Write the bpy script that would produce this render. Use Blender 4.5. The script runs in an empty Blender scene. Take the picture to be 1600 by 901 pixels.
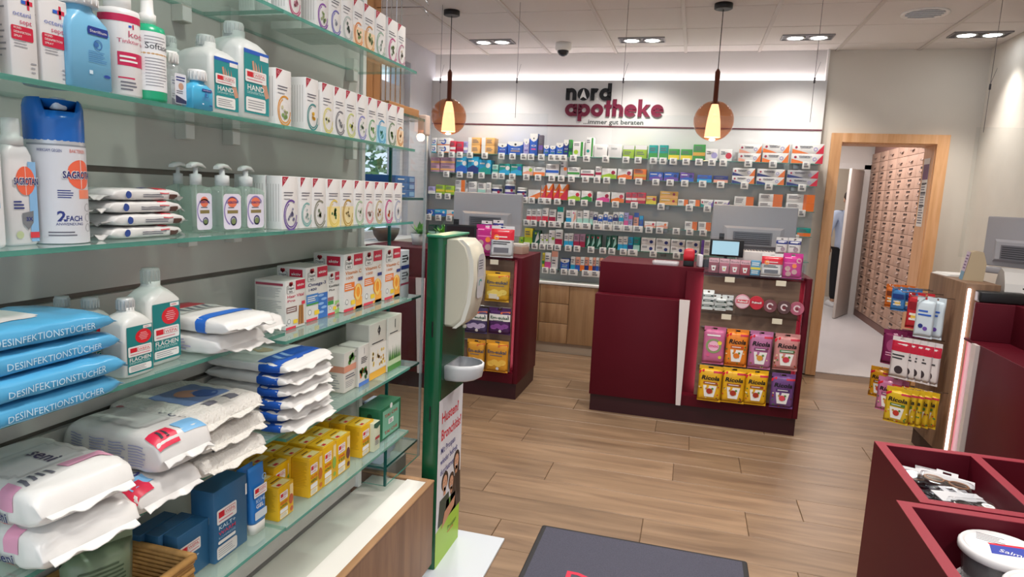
import bpy, bmesh, math, random
from mathutils import Vector, Matrix
D = bpy.data; S = bpy.context.scene; C = S.collection
random.seed(7)
PI = math.pi
R_ = math.radians

# ------------------------------------------------------------------ camera
F_PX = 1020.0; CAM = Vector((0, 0, 1.5))
YAW, PITCH, ROLL = R_(-15.1), R_(-8.33), R_(2.61)
def cam_axes():
    cy, sy = math.cos(YAW), math.sin(YAW)
    fwd = Vector((sy*math.cos(PITCH), cy*math.cos(PITCH), math.sin(PITCH)))
    r = Vector((cy, -sy, 0)); u = r.cross(fwd)
    c, s = math.cos(ROLL), math.sin(ROLL)
    return c*r+s*u, -s*r+c*u, fwd
AX = cam_axes()
cd = D.cameras.new('camera'); cd.sensor_width = 36; cd.lens = 36*F_PX/1600; cd.clip_start = .02
co = D.objects.new('camera', cd); C.objects.link(co)
co.matrix_world = Matrix(((AX[0].x, AX[1].x, -AX[2].x, CAM.x), (AX[0].y, AX[1].y, -AX[2].y, CAM.y), (AX[0].z, AX[1].z, -AX[2].z, CAM.z), (0, 0, 0, 1)))
S.camera = co
def ray(x, y): return AX[0]*((x-800)/F_PX) - AX[1]*((y-450.5)/F_PX) + AX[2]
def onx(x, y, X): d = ray(x, y); return CAM + d*((X-CAM.x)/d.x)
def ony(x, y, Y): d = ray(x, y); return CAM + d*((Y-CAM.y)/d.y)
def onz(x, y, Z): d = ray(x, y); return CAM + d*((Z-CAM.z)/d.z)

# ------------------------------------------------------------------ world, exposure
S.view_settings.view_transform = 'Standard'; S.view_settings.look = 'None'
S.view_settings.exposure = 0.12; S.view_settings.gamma = 1
S.cycles.transparent_max_bounces = 40            # many glass layers stand behind one another
w = D.worlds.new('world'); S.world = w; w.use_nodes = True
bg = w.node_tree.nodes['Background']; bg.inputs[0].default_value = (.78, .88, 1, 1); bg.inputs[1].default_value = 1.25

ZC = 2.815                                    # ceiling height
def spot(x, y, z, e, ang=100, col=(1, .93, .85), size=.05, tgt=None, blend=.7):
    l = D.lights.new('spot_lamp', 'SPOT'); l.energy = e; l.spot_size = R_(ang); l.spot_blend = blend
    l.color = col; l.shadow_soft_size = size
    o = D.objects.new('spot_lamp', l); C.objects.link(o); o.location = (x, y, z)
    if tgt: o.rotation_euler = (Vector(tgt)-Vector((x, y, z))).to_track_quat('-Z', 'Y').to_euler()
    return o
def area(x, y, z, sx, sy, e, col=(1, 1, 1), rot=(0, 0, 0)):
    l = D.lights.new('area_lamp', 'AREA'); l.shape = 'RECTANGLE'; l.size = sx; l.size_y = sy; l.energy = e; l.color = col
    o = D.objects.new('area_lamp', l); C.objects.link(o); o.location = (x, y, z); o.rotation_euler = rot
    return o

# ------------------------------------------------------------------ materials
def lin(h):
    h = h.lstrip('#'); v = [int(h[i:i+2], 16)/255 for i in (0, 2, 4)]
    return tuple(c/12.92 if c <= .04045 else ((c+.055)/1.055)**2.4 for c in v)
MATS = {}
def M(hexc, rough=.5, metal=0., emit=0., var=.0, scale=40, bump=0., trans=None, spec=.5, sss=0.):
    k = (hexc, rough, metal, emit, var, scale, bump, trans, spec, sss)
    if k in MATS: return MATS[k]
    m = D.materials.new('paint_'+hexc.lstrip('#')); m.use_nodes = True; nt = m.node_tree; N = nt.nodes; L = nt.links
    b = N['Principled BSDF']; c = lin(hexc)
    b.inputs['Base Color'].default_value = (*c, 1); b.inputs['Roughness'].default_value = rough
    b.inputs['Metallic'].default_value = metal; b.inputs['Specular IOR Level'].default_value = spec
    if sss: b.inputs['Subsurface Weight'].default_value = sss; b.inputs['Subsurface Radius'].default_value = (.02, .02, .02)
    if emit: b.inputs['Emission Color'].default_value = (*c, 1); b.inputs['Emission Strength'].default_value = emit
    if var or bump:
        t = N.new('ShaderNodeTexCoord'); n = N.new('ShaderNodeTexNoise'); n.inputs['Scale'].default_value = scale; n.inputs['Detail'].default_value = 4
        L.new(t.outputs['Object'], n.inputs['Vector'])
        if var:
            r = N.new('ShaderNodeMix'); r.data_type = 'RGBA'
            r.inputs[6].default_value = (*[max(0, x*(1-var)) for x in c], 1); r.inputs[7].default_value = (*[min(1, x*(1+var)) for x in c], 1)
            L.new(n.outputs['Fac'], r.inputs[0]); L.new(r.outputs[2], b.inputs['Base Color'])
        if bump:
            bm_ = N.new('ShaderNodeBump'); bm_.inputs['Strength'].default_value = bump; bm_.inputs['Distance'].default_value = .004
            L.new(n.outputs['Fac'], bm_.inputs['Height']); L.new(bm_.outputs[0], b.inputs['Normal'])
    MATS[k] = m; return m
def glassy(name, tint, rough=.02, refl=.5, body=0., bodycol=(1, 1, 1), ior=1.45):
    k = ('glass', name)
    if k in MATS: return MATS[k]
    m = D.materials.new(name); m.use_nodes = True; nt = m.node_tree; N = nt.nodes; L = nt.links; N.clear()
    out = N.new('ShaderNodeOutputMaterial'); tr = N.new('ShaderNodeBsdfTransparent'); tr.inputs[0].default_value = (*tint, 1)
    gl = N.new('ShaderNodeBsdfGlossy'); gl.inputs['Roughness'].default_value = rough; gl.inputs[0].default_value = (refl*2, refl*2, refl*2, 1) if refl < .5 else (1, 1, 1, 1)
    fr = N.new('ShaderNodeFresnel'); fr.inputs[0].default_value = ior
    mx = N.new('ShaderNodeMixShader'); last = tr
    if body:
        df = N.new('ShaderNodeBsdfDiffuse'); df.inputs[0].default_value = (*bodycol, 1)
        m2 = N.new('ShaderNodeMixShader'); m2.inputs[0].default_value = body
        L.new(tr.outputs[0], m2.inputs[1]); L.new(df.outputs[0], m2.inputs[2]); last = m2
    ge = N.new('ShaderNodeNewGeometry'); iv = N.new('ShaderNodeMath'); iv.operation = 'SUBTRACT'; iv.inputs[0].default_value = 1.0; mu = N.new('ShaderNodeMath'); mu.operation = 'MULTIPLY'
    L.new(ge.outputs['Backfacing'], iv.inputs[1]); L.new(iv.outputs[0], mu.inputs[0]); L.new(fr.outputs[0], mu.inputs[1])   # reflect on outer faces only
    L.new(mu.outputs[0], mx.inputs[0]); L.new(last.outputs[0], mx.inputs[1]); L.new(gl.outputs[0], mx.inputs[2]); L.new(mx.outputs[0], out.inputs[0])
    MATS[k] = m; return m
def wood(name, c1, c2, c3, stretch=(1, 14, 14), scale=2.2, rough=.45, bump=.05):
    k = ('wood', name)
    if k in MATS: return MATS[k]
    m = D.materials.new(name); m.use_nodes = True; nt = m.node_tree; N = nt.nodes; L = nt.links; b = N['Principled BSDF']
    t = N.new('ShaderNodeTexCoord'); mp = N.new('ShaderNodeMapping'); mp.inputs['Scale'].default_value = stretch
    oi = N.new('ShaderNodeObjectInfo'); ad = N.new('ShaderNodeVectorMath'); ad.operation = 'ADD'
    ml = N.new('ShaderNodeVectorMath'); ml.operation = 'SCALE'; ml.inputs['Scale'].default_value = 37
    L.new(oi.outputs['Random'], ml.inputs[0]); L.new(t.outputs['Object'], ad.inputs[0]); L.new(ml.outputs[0], ad.inputs[1])
    n = N.new('ShaderNodeTexNoise'); n.inputs['Scale'].default_value = scale; n.inputs['Detail'].default_value = 7; n.inputs['Distortion'].default_value = .6
    r = N.new('ShaderNodeValToRGB'); r.color_ramp.elements[0].color = (*lin(c1), 1); r.color_ramp.elements[0].position = .3
    r.color_ramp.elements[1].color = (*lin(c3), 1); r.color_ramp.elements[1].position = .7
    e = r.color_ramp.elements.new(.5); e.color = (*lin(c2), 1)
    hs = N.new('ShaderNodeHueSaturation'); mr = N.new('ShaderNodeMapRange'); mr.inputs[3].default_value = .88; mr.inputs[4].default_value = 1.1
    L.new(oi.outputs['Random'], mr.inputs[0]); L.new(mr.outputs[0], hs.inputs['Value'])
    L.new(ad.outputs[0], mp.inputs[0]); L.new(mp.outputs[0], n.inputs['Vector']); L.new(n.outputs['Fac'], r.inputs[0])
    L.new(r.outputs[0], hs.inputs['Color']); L.new(hs.outputs[0], b.inputs['Base Color'])
    b.inputs['Roughness'].default_value = rough
    bu = N.new('ShaderNodeBump'); bu.inputs['Strength'].default_value = bump; bu.inputs['Distance'].default_value = .002
    L.new(n.outputs['Fac'], bu.inputs['Height']); L.new(bu.outputs[0], b.inputs['Normal'])
    MATS[k] = m; return m

WHITE = M('#ecebe8', .5); OFFW = M('#dcd9d4', .6); BLACK = M('#141416', .45); DARK = M('#33343a', .5)
GREY = M('#9a9aa0', .5); INK = M('#6d6d78', .6); CHROME = M('#c8c8cc', .2, 1.0); STEEL = M('#a9a9a8', .38, .9); BRK = M('#cbc6bd', .45)
MAROON = M('#520b1a', .5, var=.08, scale=6, spec=.2); MAROON_RIM = M('#8a2233', .4); RED = M('#d01a32', .45); MARDARK = M('#300810', .45)
SHELF = glassy('shelf_glass', (.86, .95, .92), .03, .5, .22, (.60, .78, .72)); EDGE = glassy('glass_edge', (.35, .66, .58), .1, .5, .55, (.10, .36, .29))
TEALEDGE = glassy('dark_glass_edge', (.1, .35, .33), .1, .5, .7, (.01, .12, .11))
CLEAR = glassy('clear_acrylic', (.965, .975, .975), .01, .35); PANE = glassy('window_glass', (.95, .97, .98), .005, .5)
AMBER = glassy('amber_glass', (.84, .55, .38), .02, .5, .12, (.50, .22, .11))

# ------------------------------------------------------------------ mesh building
class MB:
    def __init__(s): s.v = []; s.f = []; s.mi = []; s.sm = []; s.mats = []
    def mat(s, m):
        if m not in s.mats: s.mats.append(m)
        return s.mats.index(m)
    def face(s, pts, m, smooth=False):
        b = len(s.v); s.v += [tuple(p) for p in pts]; s.f.append(tuple(range(b, b+len(pts)))); s.mi.append(s.mat(m)); s.sm.append(smooth)
    def add(s, vs, fs, m, smooth=False):
        b = len(s.v); s.v += [tuple(p) for p in vs]; k = s.mat(m)
        for f in fs: s.f.append(tuple(b+i for i in f)); s.mi.append(k); s.sm.append(smooth)
    def box(s, x0, x1, y0, y1, z0, z1, m, top=None, side=None):
        v = [(x0, y0, z0), (x1, y0, z0), (x1, y1, z0), (x0, y1, z0), (x0, y0, z1), (x1, y0, z1), (x1, y1, z1), (x0, y1, z1)]
        f = [(0, 3, 2, 1), (4, 5, 6, 7), (0, 1, 5, 4), (1, 2, 6, 5), (2, 3, 7, 6), (3, 0, 4, 7)]
        s.add(v, f[:2], top or m); s.add(v, f[2:], side or m); return s
    def loft(s, rings, m, caps=True, smooth=True, closed=True):
        n = len(rings[0]); v = [p for r in rings for p in r]; f = []
        for i in range(len(rings)-1):
            for j in range(n if closed else n-1):
                k = (j+1) % n; f.append((i*n+j, i*n+k, (i+1)*n+k, (i+1)*n+j))
        s.add(v, f, m, smooth)
        if caps: s.add(rings[0], [tuple(range(n))[::-1]], m); s.add(rings[-1], [tuple(range(n))], m)
        return s
    def lathe(s, prof, n, m, cx=0, cy=0, caps=True, smooth=True):
        return s.loft([[(cx+r*math.cos(2*PI*j/n), cy+r*math.sin(2*PI*j/n), z) for j in range(n)] for r, z in prof], m, caps, smooth)
    def rloft(s, prof, m, n=5, caps=True, cx=0, cy=0, smooth=True):
        """rounded rectangle sections: (z, half x, half y, corner radius)"""
        return s.loft([[(cx+x, cy+y, z) for x, y in rrect(a, b, r, n)] for z, a, b, r in prof], m, caps, smooth)
    def rbox(s, x0, x1, y0, y1, z0, z1, m, r=.004, n=3):
        a, b = (x1-x0)/2, (y1-y0)/2; r = min(r, a*.95, b*.95, (z1-z0)*.48); e = r*.3
        return s.rloft([(z0, a-r*.7, b-r*.7, r*.5), (z0+e, a-e*.6, b-e*.6, r*.8), (z0+r, a, b, r), (z1-r, a, b, r), (z1-e, a-e*.6, b-e*.6, r*.8), (z1, a-r*.7, b-r*.7, r*.5)], m, n, True, (x0+x1)/2, (y0+y1)/2)
    def tube(s, pts, r, m, n=6, caps=True):
        pts = [Vector(p) for p in pts]; rings = []
        for i, p in enumerate(pts):
            d = (pts[min(i+1, len(pts)-1)]-pts[max(i-1, 0)]).normalized()
            a = d.cross(Vector((0, 0, 1)) if abs(d.z) < .9 else Vector((1, 0, 0))).normalized(); b = d.cross(a)
            rr = r[i] if isinstance(r, (list, tuple)) else r
            rings.append([p+a*rr*math.cos(2*PI*j/n)+b*rr*math.sin(2*PI*j/n) for j in range(n)])
        return s.loft(rings, m, caps)
    def prism(s, poly, y0, y1, m, plane='xz', smooth=False):
        def P(a, b, t): return (a, t, b) if plane == 'xz' else ((t, a, b) if plane == 'yz' else (a, b, t))
        n = len(poly); v = [P(a, b, y0) for a, b in poly]+[P(a, b, y1) for a, b in poly]
        s.add(v, [tuple(range(n)), tuple(range(2*n-1, n-1, -1))], m)
        s.add(v, [(i, n+i, n+(i+1) % n, (i+1) % n) for i in range(n)], m, smooth); return s
    def build(s, name, parent=None, loc=None, rz=0, rot=None):
        me = D.meshes.new(name); me.from_pydata(s.v, [], s.f)
        for m in s.mats: me.materials.append(m)
        me.polygons.foreach_set('material_index', s.mi); me.polygons.foreach_set('use_smooth', s.sm)
        bm = bmesh.new(); bm.from_mesh(me); bmesh.ops.remove_doubles(bm, verts=bm.verts, dist=1e-6)
        bmesh.ops.recalc_face_normals(bm, faces=bm.faces); bm.to_mesh(me); bm.free()
        return put(name, me, parent, loc, rz, rot)
def put(name, me, parent=None, loc=None, rz=0, rot=None):
    o = D.objects.new(name, me); C.objects.link(o)
    if parent: o.parent = parent
    if loc is not None: o.location = loc
    o.rotation_euler = rot if rot else (0, 0, rz)
    return o
def empty(name, loc=(0, 0, 0), rz=0, rot=None):
    o = put(name, None, None, loc, rz, rot); o.empty_display_size = .05; return o
def tag(o, label, cat, group=None, kind=None):
    o['label'] = label; o['category'] = cat
    if group: o['group'] = group
    if kind: o['kind'] = kind
    return o
def struct(o): o['kind'] = 'structure'; return o
def copytree(o, parent=None):
    c = o.copy(); C.objects.link(c); c.parent = parent
    for ch in o.children: copytree(ch, c)
    return c
def rrect(a, b, r, n=5):
    r = min(r, a, b); out = []
    for cx, cy, t0 in ((a-r, b-r, 0), (-a+r, b-r, PI/2), (-a+r, -b+r, PI), (a-r, -b+r, 1.5*PI)):
        for i in range(n): t = t0+PI/2*i/(n-1); out.append((cx+r*math.cos(t), cy+r*math.sin(t)))
    return out

# ------------------------------------------------------------------ flat print laid on a surface
TXT = {}
def text_mesh(s, bold=0.):
    k = (s, bold)
    if k in TXT: return TXT[k]
    cu = D.curves.new('t', 'FONT'); cu.body = s; cu.size = 1; cu.resolution_u = 2; cu.fill_mode = 'FRONT'; cu.offset = bold
    o = D.objects.new('t', cu); me = D.meshes.new_from_object(o)
    vs = [(v.co.x, v.co.y) for v in me.vertices]; fs = [tuple(p.vertices) for p in me.polygons]
    D.objects.remove(o); D.curves.remove(cu); D.meshes.remove(me)
    wd = max([v[0] for v in vs] or [0]); TXT[k] = (vs, fs, wd); return TXT[k]
class Art(MB):
    """print in metres on a plane: o origin (lower left), u right, v up; or around an upright cylinder"""
    def __init__(s, o=(0, 0, 0), u=(1, 0, 0), v=(0, 0, 1), cyl=None):
        super().__init__(); s.o = Vector(o); s.u = Vector(u); s.w = Vector(v); s.n = s.u.cross(s.w); s.cyl = cyl
    def P(s, x, y, l):
        e = .0003*(l+1)
        if s.cyl:
            cx, cy, r, a0 = s.cyl; a = a0+x/r; return Vector((cx+(r+e)*math.cos(a), cy+(r+e)*math.sin(a), s.o.z+y))
        return s.o+s.u*x+s.w*y+s.n*e
    def poly(s, pts, m, l=0): s.face([s.P(x, y, l) for x, y in pts], m, bool(s.cyl)); return s
    def rect(s, x0, y0, x1, y1, m, l=0):
        k = max(1, int((x1-x0)/.006)) if s.cyl else 1
        for i in range(k):
            a, b = x0+(x1-x0)*i/k, x0+(x1-x0)*(i+1)/k; s.poly([(a, y0), (b, y0), (b, y1), (a, y1)], m, l)
        return s
    def rr(s, x0, y0, x1, y1, r, m, l=0):
        cx, cy = (x0+x1)/2, (y0+y1)/2
        return s.poly([(cx+a, cy+b) for a, b in rrect((x1-x0)/2, (y1-y0)/2, r, 4)], m, l)
    def disc(s, cx, cy, r, m, l=0, n=16, ry=None):
        if s.cyl:                                                    # narrow upright slices hug the round wall
            ry = ry or r; k = 14; f = lambda t: ry*max(0, 1-t*t)**.5
            for i in range(k):
                a, b = -1+2*i/k, -1+2*(i+1)/k; s.poly([(cx+r*a, cy-f(a)), (cx+r*b, cy-f(b)), (cx+r*b, cy+f(b)), (cx+r*a, cy+f(a))], m, l)
            return s
        return s.poly([(cx+r*math.cos(2*PI*i/n), cy+(ry or r)*math.sin(2*PI*i/n)) for i in range(n)], m, l)
    def ring(s, cx, cy, r0, r1, m, l=0, a0=0, a1=360, n=18, ry=1.):
        for i in range(n):
            t, q = R_(a0+(a1-a0)*i/n), R_(a0+(a1-a0)*(i+1)/n)
            s.poly([(cx+r*math.cos(a), cy+ry*r*math.sin(a)) for r, a in ((r0, t), (r1, t), (r1, q), (r0, q))], m, l)
        return s
    def text(s, t, x, y, h, m, l=1, al='l', bold=0., shear=0., sx=1., fit=None):
        vs, fs, wd = text_mesh(t, bold); k = h/.73; kx = k*sx
        if fit: kx = fit/max(wd, 1e-6)
        x -= {'l': 0, 'c': wd*kx/2, 'r': wd*kx}[al]
        s.add([s.P(x+a*kx+shear*b*k, y+b*k, l) for a, b in vs], fs, m); return s
    def lines(s, x0, y0, x1, y1, n, m, l=1, fill=.45):
        h = (y1-y0)/n
        for i in range(n):
            q = y1-(i+1)*h; s.rect(x0, q+h*(1-fill)/2, x0+(x1-x0)*(.7+.3*random.random()), q+h*(1+fill)/2, m, l)
        return s
def ordinal(i):
    a = ['', 'first', 'second', 'third', 'fourth', 'fifth', 'sixth', 'seventh', 'eighth', 'ninth', 'tenth', 'eleventh', 'twelfth', 'thirteenth', 'fourteenth', 'fifteenth', 'sixteenth', 'seventeenth', 'eighteenth', 'nineteenth', 'twentieth']
    if i <= 20: return a[i]
    return {2: 'twenty-', 3: 'thirty-', 4: 'forty-'}[i//10]+a[i % 10] if i % 10 else {3: 'thirtieth', 4: 'fortieth'}[i//10]

# ================================================================== SETTING
# lamps: ceiling spots (the fittings are built below at the same places)
FIT = [(-1.83, 5.75), (-.53, 5.77), (.75, 5.77), (1.93, 5.77), (-1.2, 3.6), (.1, 3.55), (1.35, 3.3), (-.35, 2.3), (.9, 1.7), (-.25, .9), (.95, .2), (-.2, -.6)]
for i, (x, y) in enumerate(FIT):
    for dx in (-.085, .085): spot(x+dx, y, ZC-.03, (30 if i in (7, 8, 9, 11) else 48) if i > 3 else 34, 82 if i == 3 else 120, (1, .94, .87), .04, blend=.8)
XR, XL, YB = 2.2, -2.58, 6.27
wall_m = M('#d6d0c6', .75, var=.03, scale=3, bump=.08); wallw = M('#dcdad8', .7, var=.02, scale=3)
# floor: slab + planks
fl = struct(MB().box(XL-.2, XR+.4, -1.6, YB+.12, -.06, -.008, M('#6b543f', .7)).build('floor'))
plank_m = wood('oak_plank', '#715a46', '#846b53', '#957a60', (1.1, 11, 8), 1.6, .38, .04)
pm = {}
def plank(x0, x1, y0, y1):
    L = round(x1-x0, 3)
    if L not in pm:
        b = MB(); g = .0012; e = .002
        b.box(-L/2+g, L/2-g, -.1207+g, .1207-g, -.008, -e, plank_m)
        b.loft([[(-L/2+g, -.1207+g, -e), (L/2-g, -.1207+g, -e), (L/2-g, .1207-g, -e), (-L/2+g, .1207-g, -e)], [(-L/2+g+e, -.1207+g+e, 0), (L/2-g-e, -.1207+g+e, 0), (L/2-g-e, .1207-g-e, 0), (-L/2+g+e, .1207-g-e, 0)]], plank_m, True, False)
        o = b.build('plank', fl); pm[L] = o.data; D.objects.remove(o)
    put('plank', pm[L], fl, ((x0+x1)/2, (y0+y1)/2, 0))
seams = {2.75: -.11, 2.99: .365, 3.24: -.647, 3.48: .01, 3.72: .38}
k = -18
while 2.75+k*.2415 < YB+.1:
    y = 2.75+k*.2415; off = None
    for q in seams:
        if abs(q-y) < .03: off = seams[q]
    if off is None: off = random.uniform(-.6, .6)
    x = off-1.28*4
    while x < XR+.3:
        a, b = max(x, XL), min(x+1.28, XR+.3)
        if b-a > .05 and y > -1.5 and y+.2415 < YB+.1: plank(a, b, y, y+.2415)
        x += 1.28
    k += 1
# ceiling: slab, tiles, rails
ce = struct(MB().box(XL-.2, XR+.4, -1.6, YB+.12, ZC+.03, ZC+.1, M('#7d7874', .8)).build('ceiling'))
tile_m = M('#dad5d2', .85, var=.02, scale=60, bump=.03)
xs = [-2.04+.62*k for k in range(-1, 8)]; ys = [6.02-.58*k for k in range(-1, 14)]
tm = {}
for i in range(len(xs)-1):
    for j in range(len(ys)-1):
        x0, x1, y1, y0 = max(xs[i], XL), min(xs[i+1], XR), min(ys[j], YB), ys[j+1]
        if x1-x0 < .05 or y1 < -1.2: continue
        kk = (round(x1-x0, 3), round(y1-y0, 3))
        if kk not in tm:
            a, b = kk[0]/2-.004, kk[1]/2-.004
            o = MB().rloft([(.03, a, b, .001), (.004, a, b, .001), (0, a-.004, b-.004, .001)], tile_m, 2, smooth=False).build('ceiling_tile', ce); tm[kk] = o.data; D.objects.remove(o)
        put('ceiling_tile', tm[kk], ce, ((x0+x1)/2, (y0+y1)/2, ZC))
rail_m = M('#c6bfba', .5)
for x in xs[1:-1]: MB().box(x-.014, x+.014, -1.2, YB, ZC-.008, ZC+.004, rail_m).build('ceiling_rail', ce)
# back wall with door opening, logo panel
DX0, DX1, DZ = 1.165, 1.905, 2.06
b = MB(); b.box(XL-.2, 1.0, YB, YB+.25, 0, ZC+.03, wallw); b.box(1.0, DX0, YB, YB+.25, 0, ZC+.03, wall_m); b.box(DX1, XR+.4, YB, YB+.25, 0, ZC+.03, wall_m); b.box(DX0, DX1, YB, YB+.25, DZ, ZC+.03, wall_m)
struct(b.build('wall_back'))
b = MB(); b.box(XR, XR+.2, -1.6, YB, 0, ZC+.03, M('#e3ded5', .8, var=.05, scale=9, bump=.35)); struct(b.build('wall_right'))
b = MB(); b.box(XL, 1.0, 6.195, 6.215, .1, 2.557, M('#c9c8c8', .55)); b.box(.985, 1.0, 6.215, YB, .1, ZC, WHITE); struct(b.build('wall_panel'))
o = MB().box(XL+.01, 1.0, 6.1905, 6.1955, 2.139, 2.151, M('#5b2230', .5)).build('trim_1'); struct(o)
# light strip hidden behind the top of the panel
struct(MB().box(XL+.02, .975, 6.216, 6.224, 2.50, 2.54, M('#fff4f4', .5, emit=15.)).build('trim_2'))
# left wall with windows
WY0, WY1, WZ0, WZ1 = 3.2, 5.68, 1.06, 2.62
b = MB(); lw = M('#c9ccd4', .75)
b.box(XL-.22, XL, -1.6, WY0, 0, ZC+.03, lw); b.box(XL-.22, XL, WY1, YB, 0, ZC+.03, lw); b.box(XL-.22, XL, WY0, WY1, 0, WZ0, lw); b.box(XL-.22, XL, WY0, WY1, WZ1, ZC+.03, lw)
struct(b.build('wall_left'))
win = struct(empty('window_1', (XL, 0, 0))); fm = M('#c8cbd0', .4)
b = MB()
for y in (WY0, 4.0, 4.83, WY1-.06): b.box(-.14, -.06, y, y+.06, WZ0, WZ1, fm)
for z0, z1 in ((WZ0, WZ0+.06), (2.24, 2.40), (WZ1-.06, WZ1)): b.box(-.14, -.055, WY0, WY1, z0, z1, fm)
b.build('window_frame', win)
for y0, y1 in ((WY0+.06, 4.0), (4.06, 4.83), (4.89, WY1-.06)):
    for z0, z1 in ((WZ0+.06, 2.24), (2.40, WZ1-.06)): MB().box(-.105, -.095, y0, y1, z0, z1, PANE).build('pane', win)
MB().box(-.06, .16, WY0-.05, WY1+.05, WZ0-.04, WZ0-.003, M('#dcdcd8', .4)).build('window_sill', win)
# outside: paving and shrubs
struct(MB().box(-9, XL-.25, -2, 12, -.1, -.02, M('#8d8d88', .9)).build('pavement'))
def leafy(x, y, z, r, n, hue, label):
    root = empty('garden_tree', (x, y, 0)); tag(root, label, 'tree', 'trees outside the window')
    MB().tube([(0, 0, -.02), (.03, .02, z*.5), (0, 0, z)], [.09, .07, .04], M('#5a4a38', .9), 8).build('trunk', root)
    b = MB()
    for i in range(n):
        d = Vector((random.gauss(0, 1), random.gauss(0, 1), random.gauss(0, 1))).normalized()*r*random.uniform(.55, 1); c = Vector((0, 0, z))+d
        u = Vector((random.gauss(0, 1), random.gauss(0, 1), random.gauss(0, .6))).normalized(); v = u.orthogonal().normalized(); s = random.uniform(.06, .12)
        b.face([c-u*s, c+v*s*.45, c+u*s, c-v*s*.45], M(random.choice(hue), .6))
    o = b.build('foliage', root); o['kind'] = 'stuff'
leafy(-5.4, 9.4, 2.0, 1.3, 1500, ('#5f8a4a', '#7ea567', '#4c7a55', '#a9c79b'), 'broad leafy green tree outside the left window, nearer the corner')
leafy(-5.8, 5.9, 2.2, 1.4, 1500, ('#5f8a5a', '#8fb583', '#4c7a55'), 'leafy green tree outside the window, behind the wall shelves')
# door frame
df = struct(empty('door_1', (0, 6.235, 0))); beech = wood('beech', '#cf9a6a', '#dba97a', '#e2b388', (14, 14, 1.2), 2, .42, .02)
b = MB(); b.box(1.09, DX0+.01, 0, .03, 0, 2.13, beech); b.build('door_casing', df)
MB().box(DX1-.01, 1.985, 0, .03, 0, 2.13, beech).build('door_casing', df)
MB().box(DX0+.01, DX1-.01, 0, .03, DZ-.005, 2.13, beech).build('door_casing', df)
MB().box(DX0-.002, DX0+.014, .03, .29, 0, DZ, beech).build('door_lining', df); MB().box(DX1-.014, DX1+.002, .03, .29, 0, DZ, beech).build('door_lining', df)
MB().box(DX0+.014, DX1-.014, .03, .29, DZ-.014, DZ, beech).build('door_lining', df)
# back room
bw = M('#cfc9c4', .8)
struct(MB().box(.2, 2.9, YB+.12, 12.0, -.06, 0, M('#c4c1c2', .35, var=.04, scale=5)).build('floor_back_room'))
struct(MB().box(.2, 2.9, YB+.25, 12.0, 2.55, 2.6, WHITE).build('ceiling_back_room'))
b = MB(); b.box(.2, 1.55, 10.2, 10.3, 0, 2.55, bw); b.box(1.55, 2.26, 10.2, 10.3, 2.06, 2.55, bw); b.box(2.26, 2.9, 10.2, 10.3, 0, 2.55, bw); struct(b.build('wall_back_room'))
struct(MB().box(.15, .2, YB+.25, 12, 0, 2.6, bw).build('wall_back_room_left')); struct(MB().box(2.9, 2.95, YB+.25, 12, 0, 2.6, bw).build('wall_back_room_right'))
struct(MB().box(.2, 2.9, 12, 12.05, 0, 2.6, M('#cdbfae', .8)).build('wall_back_room_far'))
d2 = struct(empty('door_2', (2.26, 10.2, 0)))
b = MB(); b.rbox(-.035, 0, -.66, 0, .01, 2.02, M('#c3bcb6', .5, var=.05, scale=8), .004); b.build('door_leaf', d2, rz=R_(-26))
MB().box(-.02, .06, -.03, 0, 0, 2.1, M('#cfcac6', .5)).build('door_casing', d2); MB().box(-.72, .06, -.03, 0, 2.04, 2.12, M('#cfcac6', .5)).build('door_casing', d2)
o = area(1.6, 8.6, 2.53, .6, 1.6, 42, (1, .93, .9))
o = area(1.6, 11.2, 2.53, .5, .5, 14, (1, .93, .88))
cl = empty('ceiling_light', (1.6, 8.6, 2.55)); tag(cl, 'flat rectangular ceiling lamp in the room behind the beech door', 'lamp')
MB().rbox(-.32, .32, -.82, .82, -.012, 0, WHITE, .004).build('housing', cl)
# drawer cabinet
dc = empty('drawer_cabinet', (2.33, 7.4, 0)); tag(dc, 'tall pink-grey medicine drawer wall with rows of small pulls behind the beech doorway', 'cabinet')
pk = M('#b2917f', .5, var=.03, scale=4); NR, NC, dh, dw = 17, 7, .127, .395
MB().box(.012, .5, 0, 2.77, 0, 2.42, M('#8d6a62', .6)).build('carcass', dc); MB().box(-.004, .012, 0, 2.77, 0, .085, M('#7a5a52', .6)).build('plinth', dc)
fm_ = MB().rbox(-.01, .012, .001, dw-.001, .002, dh-.002, pk, .003, 2); hm = MB(); wire = M('#9a857b', .4, .3)
hm.tube([(-.01, .15, .062), (-.026, .155, .056), (-.03, .175, .045), (-.03, .225, .045), (-.026, .245, .056), (-.01, .25, .062)], .0035, wire, 5)
hm.face([(-.0105, .15, .066), (-.0105, .25, .066), (-.028, .225, .048), (-.028, .175, .048)], M('#a58a7c', .45))
lm = MB(); 
for yy in (.13, .20): lm.box(-.0125, -.0098, yy, yy+.055, .086, .108, M('#2e2220', .6))
f0 = fm_.build('drawer_front', dc); h0 = hm.build('handle', f0); l0 = lm.build('name_plate', f0)
for r in range(NR):
    for c in range(NC):
        loc = (0, c*dw, .09+r*dh)
        if r == c == 0: f0.location = loc; continue
        f = put('drawer_front', f0.data, dc, loc); put('handle', h0.data, f); 
        if r < 15: put('name_plate', l0.data, f)
MB().box(-.012, .5, -.12, -.002, 0, 2.42, M('#a5805f', .5)).build('end_panel', dc)
a = Art((-.0125, 0, 1.36), (0, -1, 0), (0, 0, 1)); a.rect(0, 0, .1, .58, WHITE, 0); a.rect(.004, .4, .096, .53, M('#7a4f78', .6), 1); a.lines(.01, .02, .09, .37, 16, INK, 1)
for yy in (.17, .28, .36): a.rect(.01, yy, .09, yy+.014, DARK, 2)
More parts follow.
